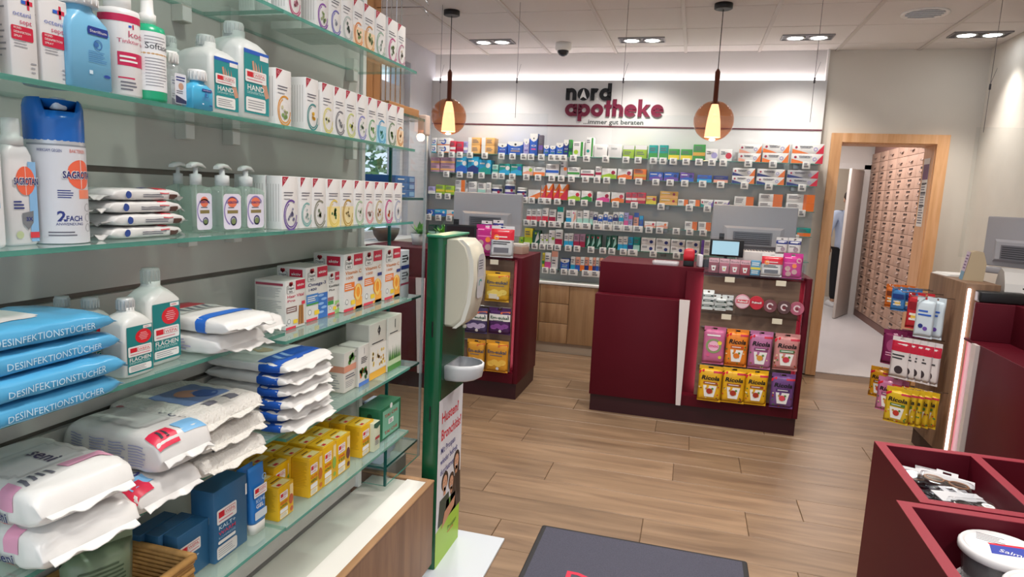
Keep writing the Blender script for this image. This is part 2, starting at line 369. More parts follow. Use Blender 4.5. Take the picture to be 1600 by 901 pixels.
np_ = a.build('paper_notice', None, (DX1-.0025, 6.49, onx(1447, 355, DX1-.014).z-1.36)); np_.scale = (1, 1.5, 1); tag(np_, 'narrow white paper notice with purple head taped inside the right door jamb', 'notice')
# person in the back room
def person():
    root = tag(empty('person', (2.255, 10.86, 0), R_(195)), 'person in pale blue shirt and black trousers standing beyond the inner door', 'person')
    def skin(name, J, E, m, sub=2):
        me = D.meshes.new(name); me.from_pydata([j[:3] for j in J], E, []); me.materials.append(m)
        o = put(name, me, root); sk = o.modifiers.new('skin', 'SKIN'); sk.use_smooth_shade = True
        for i, j in enumerate(J): me.skin_vertices[0].data[i].radius = (j[3], j[4] if len(j) > 4 else j[3])
        me.skin_vertices[0].data[0].use_root = True
        o.modifiers.new('sub', 'SUBSURF').levels = sub; o.modifiers['sub'].render_levels = sub; return o
    sm = M('#c79a80', .55, sss=.1)
    J = [(0, 0, .93, .13, .1), (0, 0, 1.12, .13, .095), (0, 0, 1.33, .15, .1), (0, 0, 1.43, .075), (0, -.005, 1.50, .05), (0, -.012, 1.58, .075, .09), (0, -.01, 1.67, .08, .095), (0, 0, 1.735, .045, .055),
         (.17, 0, 1.4, .05), (.29, .04, 1.15, .042), (.22, -.07, .96, .03), (.195, -.1, .89, .028, .02), (-.17, 0, 1.4, .05), (-.21, .01, 1.13, .042), (-.20, -.07, .92, .03), (-.195, -.1, .86, .028, .02),
         (.09, 0, .85, .085), (.1, -.01, .48, .06), (.1, .02, .09, .04), (.1, -.1, .035, .035, .03), (-.09, 0, .85, .085), (-.1, -.01, .48, .06), (-.1, .02, .09, .04), (-.1, -.1, .035, .035, .03)]
    for sx in (1, -1):                       # five fingers a hand
        for i, (dx, ln) in enumerate(((-.024, .06), (-.008, .07), (.008, .066), (.022, .055))):
            J += [(sx*.195+dx, -.105, .83, .0085), (sx*.195+dx, -.11, .83-ln*.5, .008), (sx*.195+dx, -.1, .83-ln, .0065)]
        J += [(sx*.195-sx*.03, -.1, .86, .009), (sx*.195-sx*.045, -.11, .82, .0075)]
    E = [(0, 1), (1, 2), (2, 3), (3, 4), (4, 5), (5, 6), (6, 7), (2, 8), (8, 9), (9, 10), (10, 11), (2, 12), (12, 13), (13, 14), (14, 15), (0, 16), (16, 17), (17, 18), (18, 19), (0, 20), (20, 21), (21, 22), (22, 23)]
    for s_, hnd in ((24, 11), (38, 15)):
        for i in range(4): E += [(hnd, s_+i*3), (s_+i*3, s_+i*3+1), (s_+i*3+1, s_+i*3+2)]
        E += [(hnd-1, s_+12), (s_+12, s_+13)]
    skin('body', J, E, sm)
    fc = MB(); 
    for sx in (-1, 1): fc.lathe([(.001, -.008), (.011, 0), (.001, .008)], 8, DARK, sx*.034, -.098)
    fc.v = [(x, y, z+1.635) for x, y, z in fc.v]
    fc.prism([(-.015, 1.59), (.015, 1.59), (.004, 1.635), (-.004, 1.635)], -.125, -.09, sm); fc.prism([(-.026, 1.552), (.026, 1.552), (.02, 1.562), (-.02, 1.562)], -.098, -.085, M('#9c5a50', .5))
    for sx in (-1, 1): fc.rbox(sx*.085-.008, sx*.085+.008, -.03, .02, 1.59, 1.65, sm, .006)
    fc.build('face', root)
    hr = MB(); hr.lathe([(.088, 1.61), (.1, 1.66), (.095, 1.71), (.06, 1.76), (.01, 1.775)], 14, M('#3a2a20', .7), 0, .012); hr.build('hair', root)
    skin('shirt', [(0, 0, .80, .175, .135), (0, 0, 1.12, .165, .13), (0, 0, 1.33, .175, .125), (0, 0, 1.44, .085), (.19, 0, 1.4, .075), (.30, .04, 1.16, .062), (.255, -.03, 1.04, .055), (-.19, 0, 1.4, .075), (-.225, .01, 1.14, .062), (-.22, -.03, 1.02, .055)],
         [(0, 1), (1, 2), (2, 3), (2, 4), (4, 5), (5, 6), (2, 7), (7, 8), (8, 9)], M('#b9c6df', .8))
    skin('trousers', [(0, 0, .93, .15, .115), (.095, 0, .83, .1), (.1, -.01, .48, .078), (.1, .02, .1, .062), (-.095, 0, .83, .1), (-.1, -.01, .48, .078), (-.1, .02, .1, .062)], [(0, 1), (1, 2), (2, 3), (0, 4), (4, 5), (5, 6)], M('#17171d', .8))
    for sx in (1, -1):
        b = MB(); b.rloft([(0, .047, .13, .045), (.03, .05, .132, .045), (.06, .045, .11, .04), (.085, .04, .06, .035)], M('#dddde0', .5), 5, True, sx*.1, -.04); b.build('shoe', root)
person()

# ================================================================== CEILING FITTINGS, SIGN
glow = M('#f4fbff', .4, emit=14.)
def twin(x, y, lab):
    t = tag(empty('twin_downlight', (x, y, ZC)), lab, 'ceiling light', 'recessed twin downlights')
    b = MB(); f = M('#8f8d90', .4, .4)
    b.box(-.19, .19, -.085, -.075, -.01, 0, f); b.box(-.19, .19, .075, .085, -.01, 0, f); b.box(-.19, -.18, -.075, .075, -.01, 0, f); b.box(.18, .19, -.075, .075, -.01, 0, f); b.build('frame', t)
    MB().box(-.18, .18, -.075, .075, -.004, -.001, M('#66636a', .5)).build('tray', t)
    for dx in (-.085, .085):
        b = MB(); b.lathe([(.072, -.004), (.074, -.012), (.064, -.014), (.058, -.008)], 20, STEEL, dx, 0, False); r = b.build('lamp_ring', t)
        MB().lathe([(.0595, -.0085), (.057, -.0105), (.001, -.0115)], 20, glow, dx, 0).build('lamp_face', r)
nm = ['nearest the window', 'between dome camera and right pendant', 'right of the right pendant', 'close to the right wall above the doorway', 'above the left counter', 'in front of the middle counter', 'over the right counter', 'over the aisle by the glass shelves', 'over the red bins', 'over the entrance mat side of the shelves', 'behind the red bins', 'at the entrance']
for (x, y), n in zip(FIT, nm): twin(x, y, 'recessed twin downlight with two glowing round lamps, '+n)
t = tag(empty('louvre_downlight', (1.39, 5.16, ZC)), 'round silver louvre downlight recessed in a ceiling tile above the right counter', 'ceiling light')
MB().lathe([(.145, 0), (.147, -.006), (.13, -.008), (.115, .0)], 28, WHITE, caps=False).build('trim_ring', t)
MB().lathe([(.125, -.002), (.08, .02), (.001, .026)], 24, CHROME).build('reflector', t)
for i in range(5): MB().box(-.11, .11, -.09+i*.045, -.086+i*.045, -.006, .014, CHROME).build('louvre_blade', t)
t = tag(empty('dome_camera', (-1.215, 5.86, ZC)), 'small white dome security camera on the ceiling above the sign', 'camera')
MB().lathe([(.07, 0), (.072, -.05), (.064, -.062), (.05, -.064)], 24, WHITE).build('housing', t)
MB().lathe([(.05, -.062), (.048, -.08), (.035, -.1), (.015, -.11), (.001, -.112)], 20, M('#26262c', .12)).build('dome', t)
def pendant(px, py, lab):
    p = onz(px, py, ZC); t = tag(empty('pendant_lamp', p), lab, 'pendant lamp', 'amber glass globe pendants')
    MB().lathe([(.06, 0), (.06, -.032), (.05, -.036)], 24, BLACK).build('canopy', t)
    MB().tube([(0, 0, -.03), (0, 0, -.44)], .003, BLACK, 6).build('cord', t)
    MB().lathe([(.006, -.42), (.017, -.44), (.017, -.63), (.03, -.645), (.03, -.655)], 14, M('#6a3322', .3, .2)).build('stem', t)
    zc = -.765; r = .135
    MB().lathe([(r*math.sin(a), zc+r*math.cos(a)) for a in [PI*i/18 for i in range(2, 19)]][:-1]+[(.001, zc-r)], 32, AMBER, caps=False).build('globe', t)
    MB().lathe([(.022, -.655), (.034, -.70), (.045, -.77), (.052, -.85), (.053, -.875)], 22, M('#ffdfc2', .4, emit=2.6), caps=False).build('diffuser', t)
    l = D.lights.new('bulb', 'POINT'); l.energy = 5; l.color = (1, .7, .4); l.shadow_soft_size = .03
    o = D.objects.new('bulb', l); C.objects.link(o); o.location = p+Vector((0, 0, -.92))
pendant(706, 17, 'amber glass globe pendant lamp hanging over the left counter'); pendant(1131, 6, 'amber glass globe pendant lamp hanging over the middle counter')
# wall lettering
sg = tag(empty('wall_sign', (0, 6.195, 0)), 'raised black and dark red pharmacy lettering on the pale back wall panel', 'sign')
def strokes(ch, s):
    out = []
    def bar(x0, y0, x1, y1): out.append([(x0, y0), (x1, y0), (x1, y1), (x0, y1)])
    def arc(cx, cy, r0, r1, a0, a1, n=20):
        for i in range(n):
            t, q = R_(a0+(a1-a0)*i/n), R_(a0+(a1-a0)*(i+1)/n+.5)
            out.append([(cx+r*math.cos(a), cy+r*math.sin(a)) for r, a in ((r0, t), (r1, t), (r1, q), (r0, q))])
    w = 1.05
    if ch in 'odapq': arc(.52, .5, .52-s, .52, 0, 360, 28)
    if ch == 'd': bar(1.04-s, 0, 1.04, 1.42)
    if ch == 'a': bar(1.04-s, 0, 1.04, 1.0)
    if ch == 'p': bar(0, -.42, s, 1.0)
    if ch in 'nh': bar(0, 0, s, 1.42 if ch == 'h' else 1.0); arc(.46, .56, .46-s, .46, 0, 180, 14); bar(.92-s, 0, .92, .58); w = .93
    if ch == 'r': bar(0, 0, s, 1.0); arc(.46, .54, .46-s, .46, 62, 180, 10); w = .66
    if ch == 't': bar(.16, 0, .16+s, 1.32); bar(0, .72, .62, .97); w = .62
    if ch == 'e': arc(.52, .5, .52-s, .52, 8, 322, 24); bar(.2, .42, 1.02, .6)
    if ch == 'k': bar(0, 0, s, 1.42); out.append([(s*.7, .46), (s*.7+.2, .36), (1.0, 1.0), (.64, 1.0)]); out.append([(.3, .52), (.56, .66), (1.04, 0), (.66, 0)]); w = 1.0
    return out, w
def word(t, p0, p1, xh, s, m, gap=.1):
    ws = sum(strokes(c, s)[1]+gap for c in t)-gap; sc = (p1-p0)/ws; x = p0[0] if hasattr(p0, '__len__') else p0
    return ws, sc
def place_word(t, a, bq, s, m, gap):
    x0 = ony(*a, 6.19); x1 = ony(*bq, 6.19); ws = sum(strokes(c, s)[1]+gap for c in t)-gap; sc = (x1.x-x0.x)/ws; x = x0.x; z = (x0.z+x1.z)/2; sz = sc
    for c in t:
        ps, w = strokes(c, s); b = MB()
        for i, p in enumerate(ps): b.prism([(x+u*sc, z+v*sz) for u, v in p], -.012-.0003*(i % 3), 0, m)
        L = b.build('letter', sg)
        if t == 'nord' and c == 'o':
            b = MB(); b.lathe([(.5*sc, 0), (.5*sc, .0005)], 24, m); q = b.build('counter_disc', L, (x+.52*sc, -.0128, z+.5*sz), rot=(PI/2, 0, 0))
            b = MB(); b.prism([(x+u*sc, z+v*sz) for u, v in ((.2, .08), (.52, .95), (.84, .08), (.52, .28))], -.0155, -.0135, WHITE); b.build('compass_arrow', L)
        x += (w+gap)*sc
mar = M('#6a1130', .4)
place_word('nord', (884, 155.6), (955, 157.8), .34, M('#0d0d10', .4), .09); place_word('apotheke', (882.5, 181.3), (1036.5, 182.8), .33, mar, .07)
a = Art(ony(911, 193.3, 6.1945)); p1 = ony(1005, 194.5, 6.1945); a.text('...immer gut beraten', 0, 0, .042, M('#2e3a38', .5), 1, fit=p1.x-a.o.x, bold=.018); a.v = [(x, y-6.195, z) for x, y, z in a.v]; a.build('motto', sg)

# ================================================================== BACK WALL SHELVES
COL = dict(white='#ecebea', blue='#2b5fc0', navy='#27357e', red='#d2314a', crimson='#a82048', orange='#f07a2c', gold='#d9a945', teal='#1b9a92', green='#3f9a45', lime='#a3c93a', purple='#6b4aa6', pink='#e0559a', cyan='#27a7d8', lavender='#a9a4d8', grey='#bdbcc0', amber='#eeb56d', salmon='#e9a58f', yellow='#e6d338', darkgreen='#1f5a48', mint='#a7d9cd', black='#26262a', mauve='#b98fa8', charcoal='#5e5360')
def cm(n): return M(COL[n], .45)
SHZ = [1.855, 1.668, 1.455, 1.243, 1.028, .805]; YS, DEP = 6.03, .155
MODX = [(-2.5, -1.352), (-1.348, -.404), (-.40, .985)]
ROWN = ['top', 'second', 'third', 'fourth', 'fifth', 'lowest']
shelves = {}
for r, z in enumerate(SHZ):
    for k, (x0, x1) in enumerate(MODX):
        o = empty('wall_shelf', (0, YS, z)); shelves[r, k] = o
        tag(o, f'clear glass shelf with price tags, {ROWN[r]} level in the {("left", "middle", "right")[k]} bay of the back wall', 'shelf', 'glass shelves on the back wall')
        MB().box(x0, x1, 0, .16, -.006, 0, SHELF, side=EDGE).build('glass_plate', o)
        for fx in (.12, .88):
            xx = x0+(x1-x0)*fx; MB().rbox(xx-.025, xx+.025, .115, .164, -.045, -.006, STEEL, .003).build('bracket', o)
tag_m = {}
def price_tag(px, r, w=.062, h=.058):
    X = ony(px, 300, YS).x
    for _ in range(3):                                              # settle on the tilted row
        z0 = SHZ[r]-.02; py = 300
    # solve for the pixel row of that shelf
    lo, hi = 150, 520
    for _ in range(30):
        mid = (lo+hi)/2
        if ony(px, mid, YS).z > z0: lo = mid
        else: hi = mid
    X = ony(px, lo, YS).x; k = 0 if X < -1.35 else (1 if X < -.402 else 2); key = (w, h)
    if key not in tag_m:
        b = MB(); b.rbox(-w/2, w/2, -.006, -.002, -h+.012, .012, WHITE, .002, 2); o = b.build('price_tag', None); a = Art((-w/2, -.0062, -h+.012)); a.lines(w*.2, h*.2, w*.9, h*.5, 2, DARK, 1, .6); a.rect(w*.2, h*.55, w*.6, h*.85, GREY, 1); o2 = a.build('print', None)
        tag_m[key] = (o.data, o2.data); D.objects.remove(o); D.objects.remove(o2)
    p = put('price_tag', tag_m[key][0], shelves[r, k], (X, -.002, 0)); put('print', tag_m[key][1], p)
def carton(w, d, h, body, name='carton'):
    """upright carton: local x right along the front, y back, z up"""
    key = (round(w, 4), round(d, 4), round(h, 4), body.name)
    b = MB(); b.rbox(0, w, 0, d, 0, h, body, min(.0016, w*.1), 2); return b.build(name)
def art_wall(a, w, h, st, c2, c3, words):
    i = INK
    if st == 'base': a.rect(0, 0, w, h*.42, cm(c2)); a.lines(w*.12, h*.55, w*.8, h*.85, 2, i)
    elif st == 'head': a.rect(0, h*.68, w, h, cm(c2)); a.lines(w*.12, h*.25, w*.8, h*.55, 2, i)
    elif st == 'right': a.rect(w*.6, 0, w, h, cm(c2)); a.lines(w*.06, h*.45, w*.5, h*.85, 3, i)
    elif st == 'left': a.rect(0, 0, w*.3, h, cm(c2)); a.lines(w*.38, h*.3, w*.9, h*.8, 3, i)
    elif st == 'swoosh': a.poly([(0, 0), (w*.55, 0), (w*.3, h*.22), (0, h*.45)], cm(c2)); a.poly([(w*.75, 0), (w, 0), (w, h*.95), (w*.88, h*.5)], cm(c3 or c2)); a.lines(w*.25, h*.5, w*.65, h*.8, 2, i); a.disc(w*.12, h*.62, min(w, h)*.13, cm('crimson'), 1); a.ring(w*.74, h*.45, h*.12, h*.2, cm('lavender'), 1)
    elif st == 'dot': a.disc(w*.72, h*.45, min(w, h)*.26, cm(c2)); a.lines(w*.08, h*.5, w*.5, h*.85, 2, i)
    elif st == 'cap': a.poly([(0, h), (0, h*.8), (w*.2, h*.68), (w*.5, h*.62), (w*.8, h*.68), (w, h*.8), (w, h)], WHITE); a.disc(w*.5, h*.78, min(w, h)*.09, DARK, 1); a.text(words or 'o', w*.5, h*.4, h*.13, WHITE, 1, 'c', fit=w*.7); a.rect(w*.2, h*.25, w*.8, h*.31, cm(c3 or 'gold'), 1)
    elif st == 'band': a.rect(0, h*.28, w, h*.5, cm(c2)); a.lines(w*.1, h*.6, w*.85, h*.9, 3, i)
    elif st == 'wedge': a.poly([(0, h*.1), (w, h*.75), (w, 0), (0, 0)], cm(c2)); a.poly([(0, h), (w*.9, h), (w*.3, h*.6)], cm(c3 or 'crimson'), 1); a.lines(w*.1, h*.4, w*.6, h*.6, 1, WHITE)
    elif st == 'vbar': a.rect(w*.7, h*.02, w*.92, h*.98, cm(c2)); a.disc(w*.3, h*.3, w*.2, cm(c3 or 'lime')); a.lines(w*.1, h*.7, w*.6, h*.9, 2, i)
    elif st == 'round': a.rect(0, h*.35, w, h*.62, cm(c2)); a.disc(w*.5, h*.7, w*.42, cm(c2), 1); a.disc(w*.5, h*.7, w*.26, WHITE, 2); a.lines(w*.2, h*.08, w*.8, h*.28, 2, i)
    elif st == 'leaf': a.poly([(w*.3, h*.05), (w*.9, h*.4), (w*.75, h*.95), (w*.45, h*.5)], cm(c2)); a.disc(w*.4, h*.8, w*.16, cm(c3 or 'white'), 1)
    elif st == 'swirl': a.ring(w*.5, h*.5, min(w, h)*.22, min(w, h)*.4, cm(c2), 0, 200, 430); a.rect(0, 0, w, h*.12, cm(c3 or c2)); a.lines(w*.15, h*.55, w*.85, h*.7, 1, cm('navy'))
    elif st == 'mix': a.poly([(0, 0), (w, 0), (w, h*.35), (w*.5, h*.5), (0, h*.3)], cm(c2)); a.disc(w*.78, h*.6, min(w, h)*.2, cm(c3 or 'blue')); a.lines(w*.08, h*.62, w*.65, h*.85, 1, WHITE)
    if words and st != 'cap': a.text(words, w*.22, h*.62, min(h*.2, .02), M('#5a5a66', .5), 2, fit=w*.42)
WALL = {0: [
 (674, 681, 215, 'white', 'swirl', 'blue', 'cyan', 2), (683, 702, 215, 'white', 'swirl', 'blue', 'orange', 2), (703, 711.5, 220, 'red', 'band', 'white', None, 1), (713, 723.5, 221, 'red', 'base', 'crimson', None, 1), (724, 730.5, 221, 'lavender', 'band', 'white', None, 1),
 (731, 749, 214.5, 'amber', 'left', 'white', None, 2), (752, 772, 215, 'amber', 'left', 'white', None, 2), (777.5, 791.5, 224, 'blue', 'cap', 'white', 'purple', 1), (793, 816.5, 221, 'blue', 'cap', 'white', 'gold', 1), (817.5, 826, 216.5, 'lavender', 'cap', 'white', 'purple', 1), (827, 839, 208.5, 'blue', 'cap', 'white', 'pink', 1), (840.5, 847.5, 211, 'charcoal', 'band', 'purple', None, 1),
 (849, 857.5, 226.5, 'blue', 'cap', 'white', 'green', 1), (858.5, 867.5, 227.5, 'blue', 'cap', 'white', 'green', 1), (868.5, 879.5, 223, 'blue', 'cap', 'white', 'lime', 1), (880, 887.5, 218, 'navy', 'cap', 'white', 'green', 1), (888, 893, 218, 'green', 'band', 'darkgreen', None, 1),
 (894.5, 911.5, 221, 'white', 'vbar', 'green', 'lime', 1), (914.5, 926.5, 214.5, 'white', 'vbar', 'green', 'teal', 1), (927.5, 948, 225.5, 'white', 'plain', None, None, 1, 'Soledum'), (949.5, 971, 225.5, 'white', 'plain', None, None, 1, 'Soledum'), (973, 990, 227, 'lime', 'head', 'white', None, 1), (992, 1010, 227, 'lime', 'head', 'white', None, 1),
 (1013, 1026.5, 226.5, 'teal', 'base', 'green', None, 1), (1029.5, 1043, 226.5, 'teal', 'base', 'green', None, 1), (1044, 1061, 232.5, 'green', 'base', 'yellow', None, 1), (1063, 1081, 233, 'green', 'base', 'yellow', None, 1), (1082, 1101, 225.5, 'green', 'band', 'gold', None, 1), (1102, 1120.5, 232.5, 'white', 'dot', 'lavender', None, 1, 'Paracetamol'), (1124, 1143, 233, 'white', 'dot', 'red', None, 1, 'Paracetamol'),
 (1153.5, 1188, 225.5, 'white', 'swoosh', 'salmon', 'orange', 2, 'Voltaren'), (1190.5, 1231, 223.5, 'white', 'swoosh', 'orange', 'orange', 2, 'Voltaren'), (1236, 1285, 224.5, 'white', 'swoosh', 'orange', 'red', 2, 'Voltaren')],
1: [(673, 686.5, 246, 'mauve', 'band', 'gold', None, 2), (688, 710, 246, 'mauve', 'band', 'amber', None, 2), (712, 729, 244.5, 'cyan', 'mix', 'blue', 'white', 1), (730, 747, 244.5, 'cyan', 'mix', 'navy', 'white', 1), (748, 766, 249.5, 'cyan', 'mix', 'teal', 'white', 1), (769, 778, 257, 'mint', 'band', 'teal', None, 1), (779.5, 796.5, 255.5, 'teal', 'mix', 'cyan', 'white', 1), (797.5, 815, 256, 'teal', 'mix', 'cyan', 'blue', 1), (816.5, 832, 259.5, 'white', 'mix', 'salmon', 'lime', 1), (833, 851, 261, 'white', 'base', 'orange', None, 1), (852.5, 872.5, 256, 'white', 'band', 'blue', None, 1), (875, 885.5, 248.5, 'grey', 'dot', 'orange', None, 1), (886.5, 905, 261, 'white', 'band', 'green', None, 1), (907, 927.5, 265, 'white', 'band', 'crimson', None, 1), (930, 939, 260, 'white', 'band', 'crimson', None, 1), (940, 962.5, 263, 'white', 'mix', 'lime', 'crimson', 1), (964.5, 987, 264, 'white', 'mix', 'orange', 'crimson', 1), (989.5, 1009, 264, 'orange', 'band', 'gold', None, 1), (1014, 1035.5, 268.5, 'blue', 'mix', 'purple', 'lavender', 1), (1037, 1059.5, 269, 'blue', 'mix', 'purple', 'navy', 1), (1062, 1083.5, 269.5, 'purple', 'mix', 'blue', 'navy', 1), (1089, 1111.5, 273.5, 'blue', 'base', 'cyan', None, 1), (1114.5, 1137, 274.5, 'navy', 'base', 'salmon', None, 1), (1143, 1178, 262.5, 'white', 'swoosh', 'navy', 'orange', 2, 'Voltaren'), (1181.5, 1224.5, 264, 'white', 'swoosh', 'navy', 'orange', 2, 'Voltaren'), (1228.5, 1276.5, 266, 'grey', 'swoosh', 'navy', 'red', 2, 'Voltaren')],
2: [(669, 680, 291, 'lavender', 'base', 'white', None, 1), (681, 694.5, 288.5, 'lime', 'band', 'yellow', None, 1), (695.5, 709.5, 290, 'lime', 'band', 'yellow', None, 1), (711, 726, 281, 'white', 'right', 'orange', None, 2), (727, 730.5, 285, 'grey', 'band', 'white', None, 1), (731.5, 744, 283.5, 'white', 'band', 'grey', None, 1), (746, 758, 285.5, 'white', 'band', 'mint', None, 1), (759.5, 766.5, 285, 'white', 'band', 'grey', None, 1),
 (825, 843.5, 296, 'white', 'wedge', 'orange', 'white', 1), (844.5, 852, 289, 'orange', 'wedge', 'red', 'grey', 1), (853, 863, 286.5, 'orange', 'wedge', 'red', 'white', 1), (864, 873, 287, 'orange', 'wedge', 'red', 'white', 1), (873.5, 886, 287.5, 'orange', 'wedge', 'red', 'white', 1), (887, 906, 297.5, 'white', 'mix', 'lime', 'red', 1), (908, 924.5, 298, 'white', 'mix', 'green', 'red', 1), (932, 952, 299.5, 'white', 'mix', 'pink', 'crimson', 1), (954.5, 974.5, 300.5, 'white', 'mix', 'orange', 'red', 1), (977.5, 986, 300.5, 'red', 'band', 'white', None, 1), (986.5, 995, 300.5, 'red', 'band', 'white', None, 1), (995.5, 1008, 300.5, 'red', 'band', 'salmon', None, 1), (1009, 1025, 306, 'gold', 'mix', 'yellow', 'crimson', 1), (1030, 1058, 299, 'gold', 'mix', 'amber', 'crimson', 2), (1059, 1074.5, 311.5, 'white', 'right', 'orange', None, 1), (1076, 1093, 312, 'white', 'right', 'orange', None, 1), (1094.5, 1114, 311.5, 'white', 'swoosh', 'teal', 'purple', 1), (1115, 1139, 312.5, 'white', 'swoosh', 'mint', 'purple', 1), (1146.5, 1176.5, 307, 'white', 'right', 'orange', None, 1), (1184.5, 1221, 303, 'white', 'right', 'orange', None, 2), (1227.5, 1271, 303.5, 'white', 'right', 'orange', None, 2)],
3: [(667, 678, 327, 'blue', 'swirl', 'white', 'cyan', 1), (678.5, 697, 327, 'cyan', 'mix', 'blue', 'white', 1), (697.5, 710, 328, 'white', 'mix', 'salmon', 'cyan', 1), (822.5, 830, 326.5, 'white', 'base', 'red', None, 1), (830.5, 838, 326.5, 'white', 'base', 'red', None, 1), (838.5, 845.5, 326.5, 'white', 'base', 'red', None, 1), (846.5, 856, 325, 'white', 'base', 'red', None, 1), (857.5, 867.5, 327, 'white', 'base', 'crimson', None, 1), (870, 879.5, 323, 'white', 'head', 'teal', None, 1), (884, 892, 328.5, 'white', 'base', 'cyan', None, 1), (892.5, 900, 328.5, 'white', 'leaf', 'salmon', 'pink', 1), (901, 909.5, 329.5, 'white', 'base', 'mint', None, 1), (910.5, 919.5, 328.5, 'white', 'base', 'mint', None, 1), (920.5, 926, 330, 'grey', 'base', 'mint', None, 1), (926.5, 933, 331, 'white', 'round', 'navy', None, 1), (934, 941, 335, 'white', 'round', 'blue', None, 1), (942, 949, 331, 'white', 'round', 'blue', None, 1), (949.5, 956.5, 335.5, 'white', 'round', 'blue', None, 1), (957, 965, 331.5, 'white', 'round', 'navy', None, 1), (966, 973.5, 331.5, 'white', 'round', 'cyan', None, 1), (974.5, 981, 332, 'lavender', 'base', 'pink', None, 1), (981.5, 987.5, 336.5, 'lavender', 'head', 'pink', None, 1), (989.5, 997, 332, 'salmon', 'head', 'blue', None, 1), (998, 1004, 337, 'blue', 'head', 'cyan', None, 1), (1006.5, 1024, 346, 'white', 'mix', 'salmon', 'red', 1), (1025, 1043, 346.5, 'white', 'mix', 'salmon', 'orange', 1), (1069.5, 1088.5, 346, 'white', 'right', 'orange', None, 1), (1090.5, 1110, 347, 'white', 'right', 'orange', None, 1), (1245, 1266, 356, 'teal', 'base', 'orange', None, 1)],
4: [(669, 680, 351, 'darkgreen', 'band', 'mint', None, 1), (681, 691, 352, 'darkgreen', 'band', 'mint', None, 1), (810.5, 817, 370, 'lime', 'dot', 'green', None, 1), (819, 831, 356.5, 'yellow', 'base', 'lime', None, 1), (832, 843, 360, 'darkgreen', 'leaf', 'white', 'lime', 1), (843.5, 849, 365.5, 'white', 'dot', 'lime', None, 1), (849.5, 856, 365.5, 'white', 'dot', 'lime', None, 1), (857, 866, 359.5, 'white', 'dot', 'lime', None, 1), (867, 878, 358.5, 'white', 'base', 'crimson', None, 1), (881, 887.7, 364.5, 'white', 'base', 'cyan', None, 1), (888.3, 895, 364.5, 'white', 'base', 'cyan', None, 1), (896, 904.5, 365.5, 'mauve', 'base', 'crimson', None, 1), (905.3, 913.5, 365.5, 'mauve', 'base', 'crimson', None, 1), (914.5, 921.5, 366, 'darkgreen', 'leaf', 'mint', 'red', 1), (922, 929.3, 366.5, 'darkgreen', 'leaf', 'mint', 'red', 1), (930, 939, 367, 'darkgreen', 'leaf', 'mint', 'red', 1), (946, 953.5, 368, 'darkgreen', 'leaf', 'mint', 'teal', 1), (954.3, 963.5, 368, 'darkgreen', 'leaf', 'mint', 'white', 1), (964.7, 972.5, 369.5, 'white', 'base', 'cyan', None, 1), (973, 980, 369.5, 'white', 'base', 'cyan', None, 1), (980.7, 988, 370.5, 'cyan', 'base', 'navy', None, 1), (989, 999, 370.5, 'teal', 'base', 'mint', None, 1), (1001, 1022.5, 371.5, 'white', 'dot', 'navy', None, 2), (1024, 1046, 373, 'white', 'dot', 'navy', None, 2), (1047.3, 1069, 374.5, 'white', 'dot', 'navy', None, 2), (1070.3, 1092, 376, 'white', 'dot', 'navy', None, 2), (1094.5, 1109, 375, 'white', 'left', 'purple', None, 2)],
5: [(846.5, 850, 395, 'yellow', 'band', 'green', None, 1), (850.7, 860, 394.5, 'white', 'base', 'pink', None, 1), (861, 870.5, 392, 'white', 'head', 'salmon', None, 1), (875, 888.5, 404.5, 'blue', 'cap', 'white', 'mint', 1), (891, 898, 401, 'white', 'base', 'cyan', None, 1), (898.7, 905.5, 401.5, 'salmon', 'base', 'blue', None, 1), (906, 912.5, 401.5, 'white', 'base', 'orange', None, 1), (913, 919, 402, 'salmon', 'base', 'navy', None, 1), (919.6, 925, 402, 'white', 'base', 'orange', None, 1), (925.5, 929.6, 402.5, 'salmon', 'base', 'navy', None, 1), (930.2, 935, 402.5, 'white', 'base', 'blue', None, 1), (936, 941, 403, 'salmon', 'base', 'navy', None, 1)]}
def base_px(px, r):
    lo, hi = 150, 520
    for _ in range(30):
        mid = (lo+hi)/2
        if ony(px, mid, YS+.012).z > SHZ[r]: lo = mid
        else: hi = mid
    return lo
seen = set()
for r, items in WALL.items():
    for n, it in enumerate(items):
        x0, x1, yt, c1, st, c2, c3, ns = it[:8]; wd = it[8] if len(it) > 8 else None
        yb = base_px((x0+x1)/2, r); P0 = ony(x0, yb, YS+.012); P1 = ony(x1, yb, YS+.012); T = ony((x0+x1)/2, yt, YS+.012)
        w = P1.x-P0.x; h = (T.z-SHZ[r])/ns; d = min(.125, max(.05, w*1.2))
        for s in range(ns):
            o = carton(w, d, h-.0008, cm(c1), 'medicine_carton'); o.location = (P0.x, YS+.012, SHZ[r]+.0004+s*h)
            look = f'{c1} carton' if st == 'plain' or not c2 else f'{c1} carton with {c2}' + (f' and {c3}' if c3 and c3 != c2 else '') + ' print'
            pos = ('' if ns == 1 else (', upper' if s else ', lower'))+f', {ordinal(n+1)} from left on the {ROWN[r]} wall shelf'
            tag(o, look+pos, 'carton', f'medicine cartons on the {ROWN[r]} wall shelf')
            a = Art((0, -.0001, 0)); art_wall(a, w, h-.0008, st, c2, c3, wd)
            if a.v: a.build('printed_front', o)
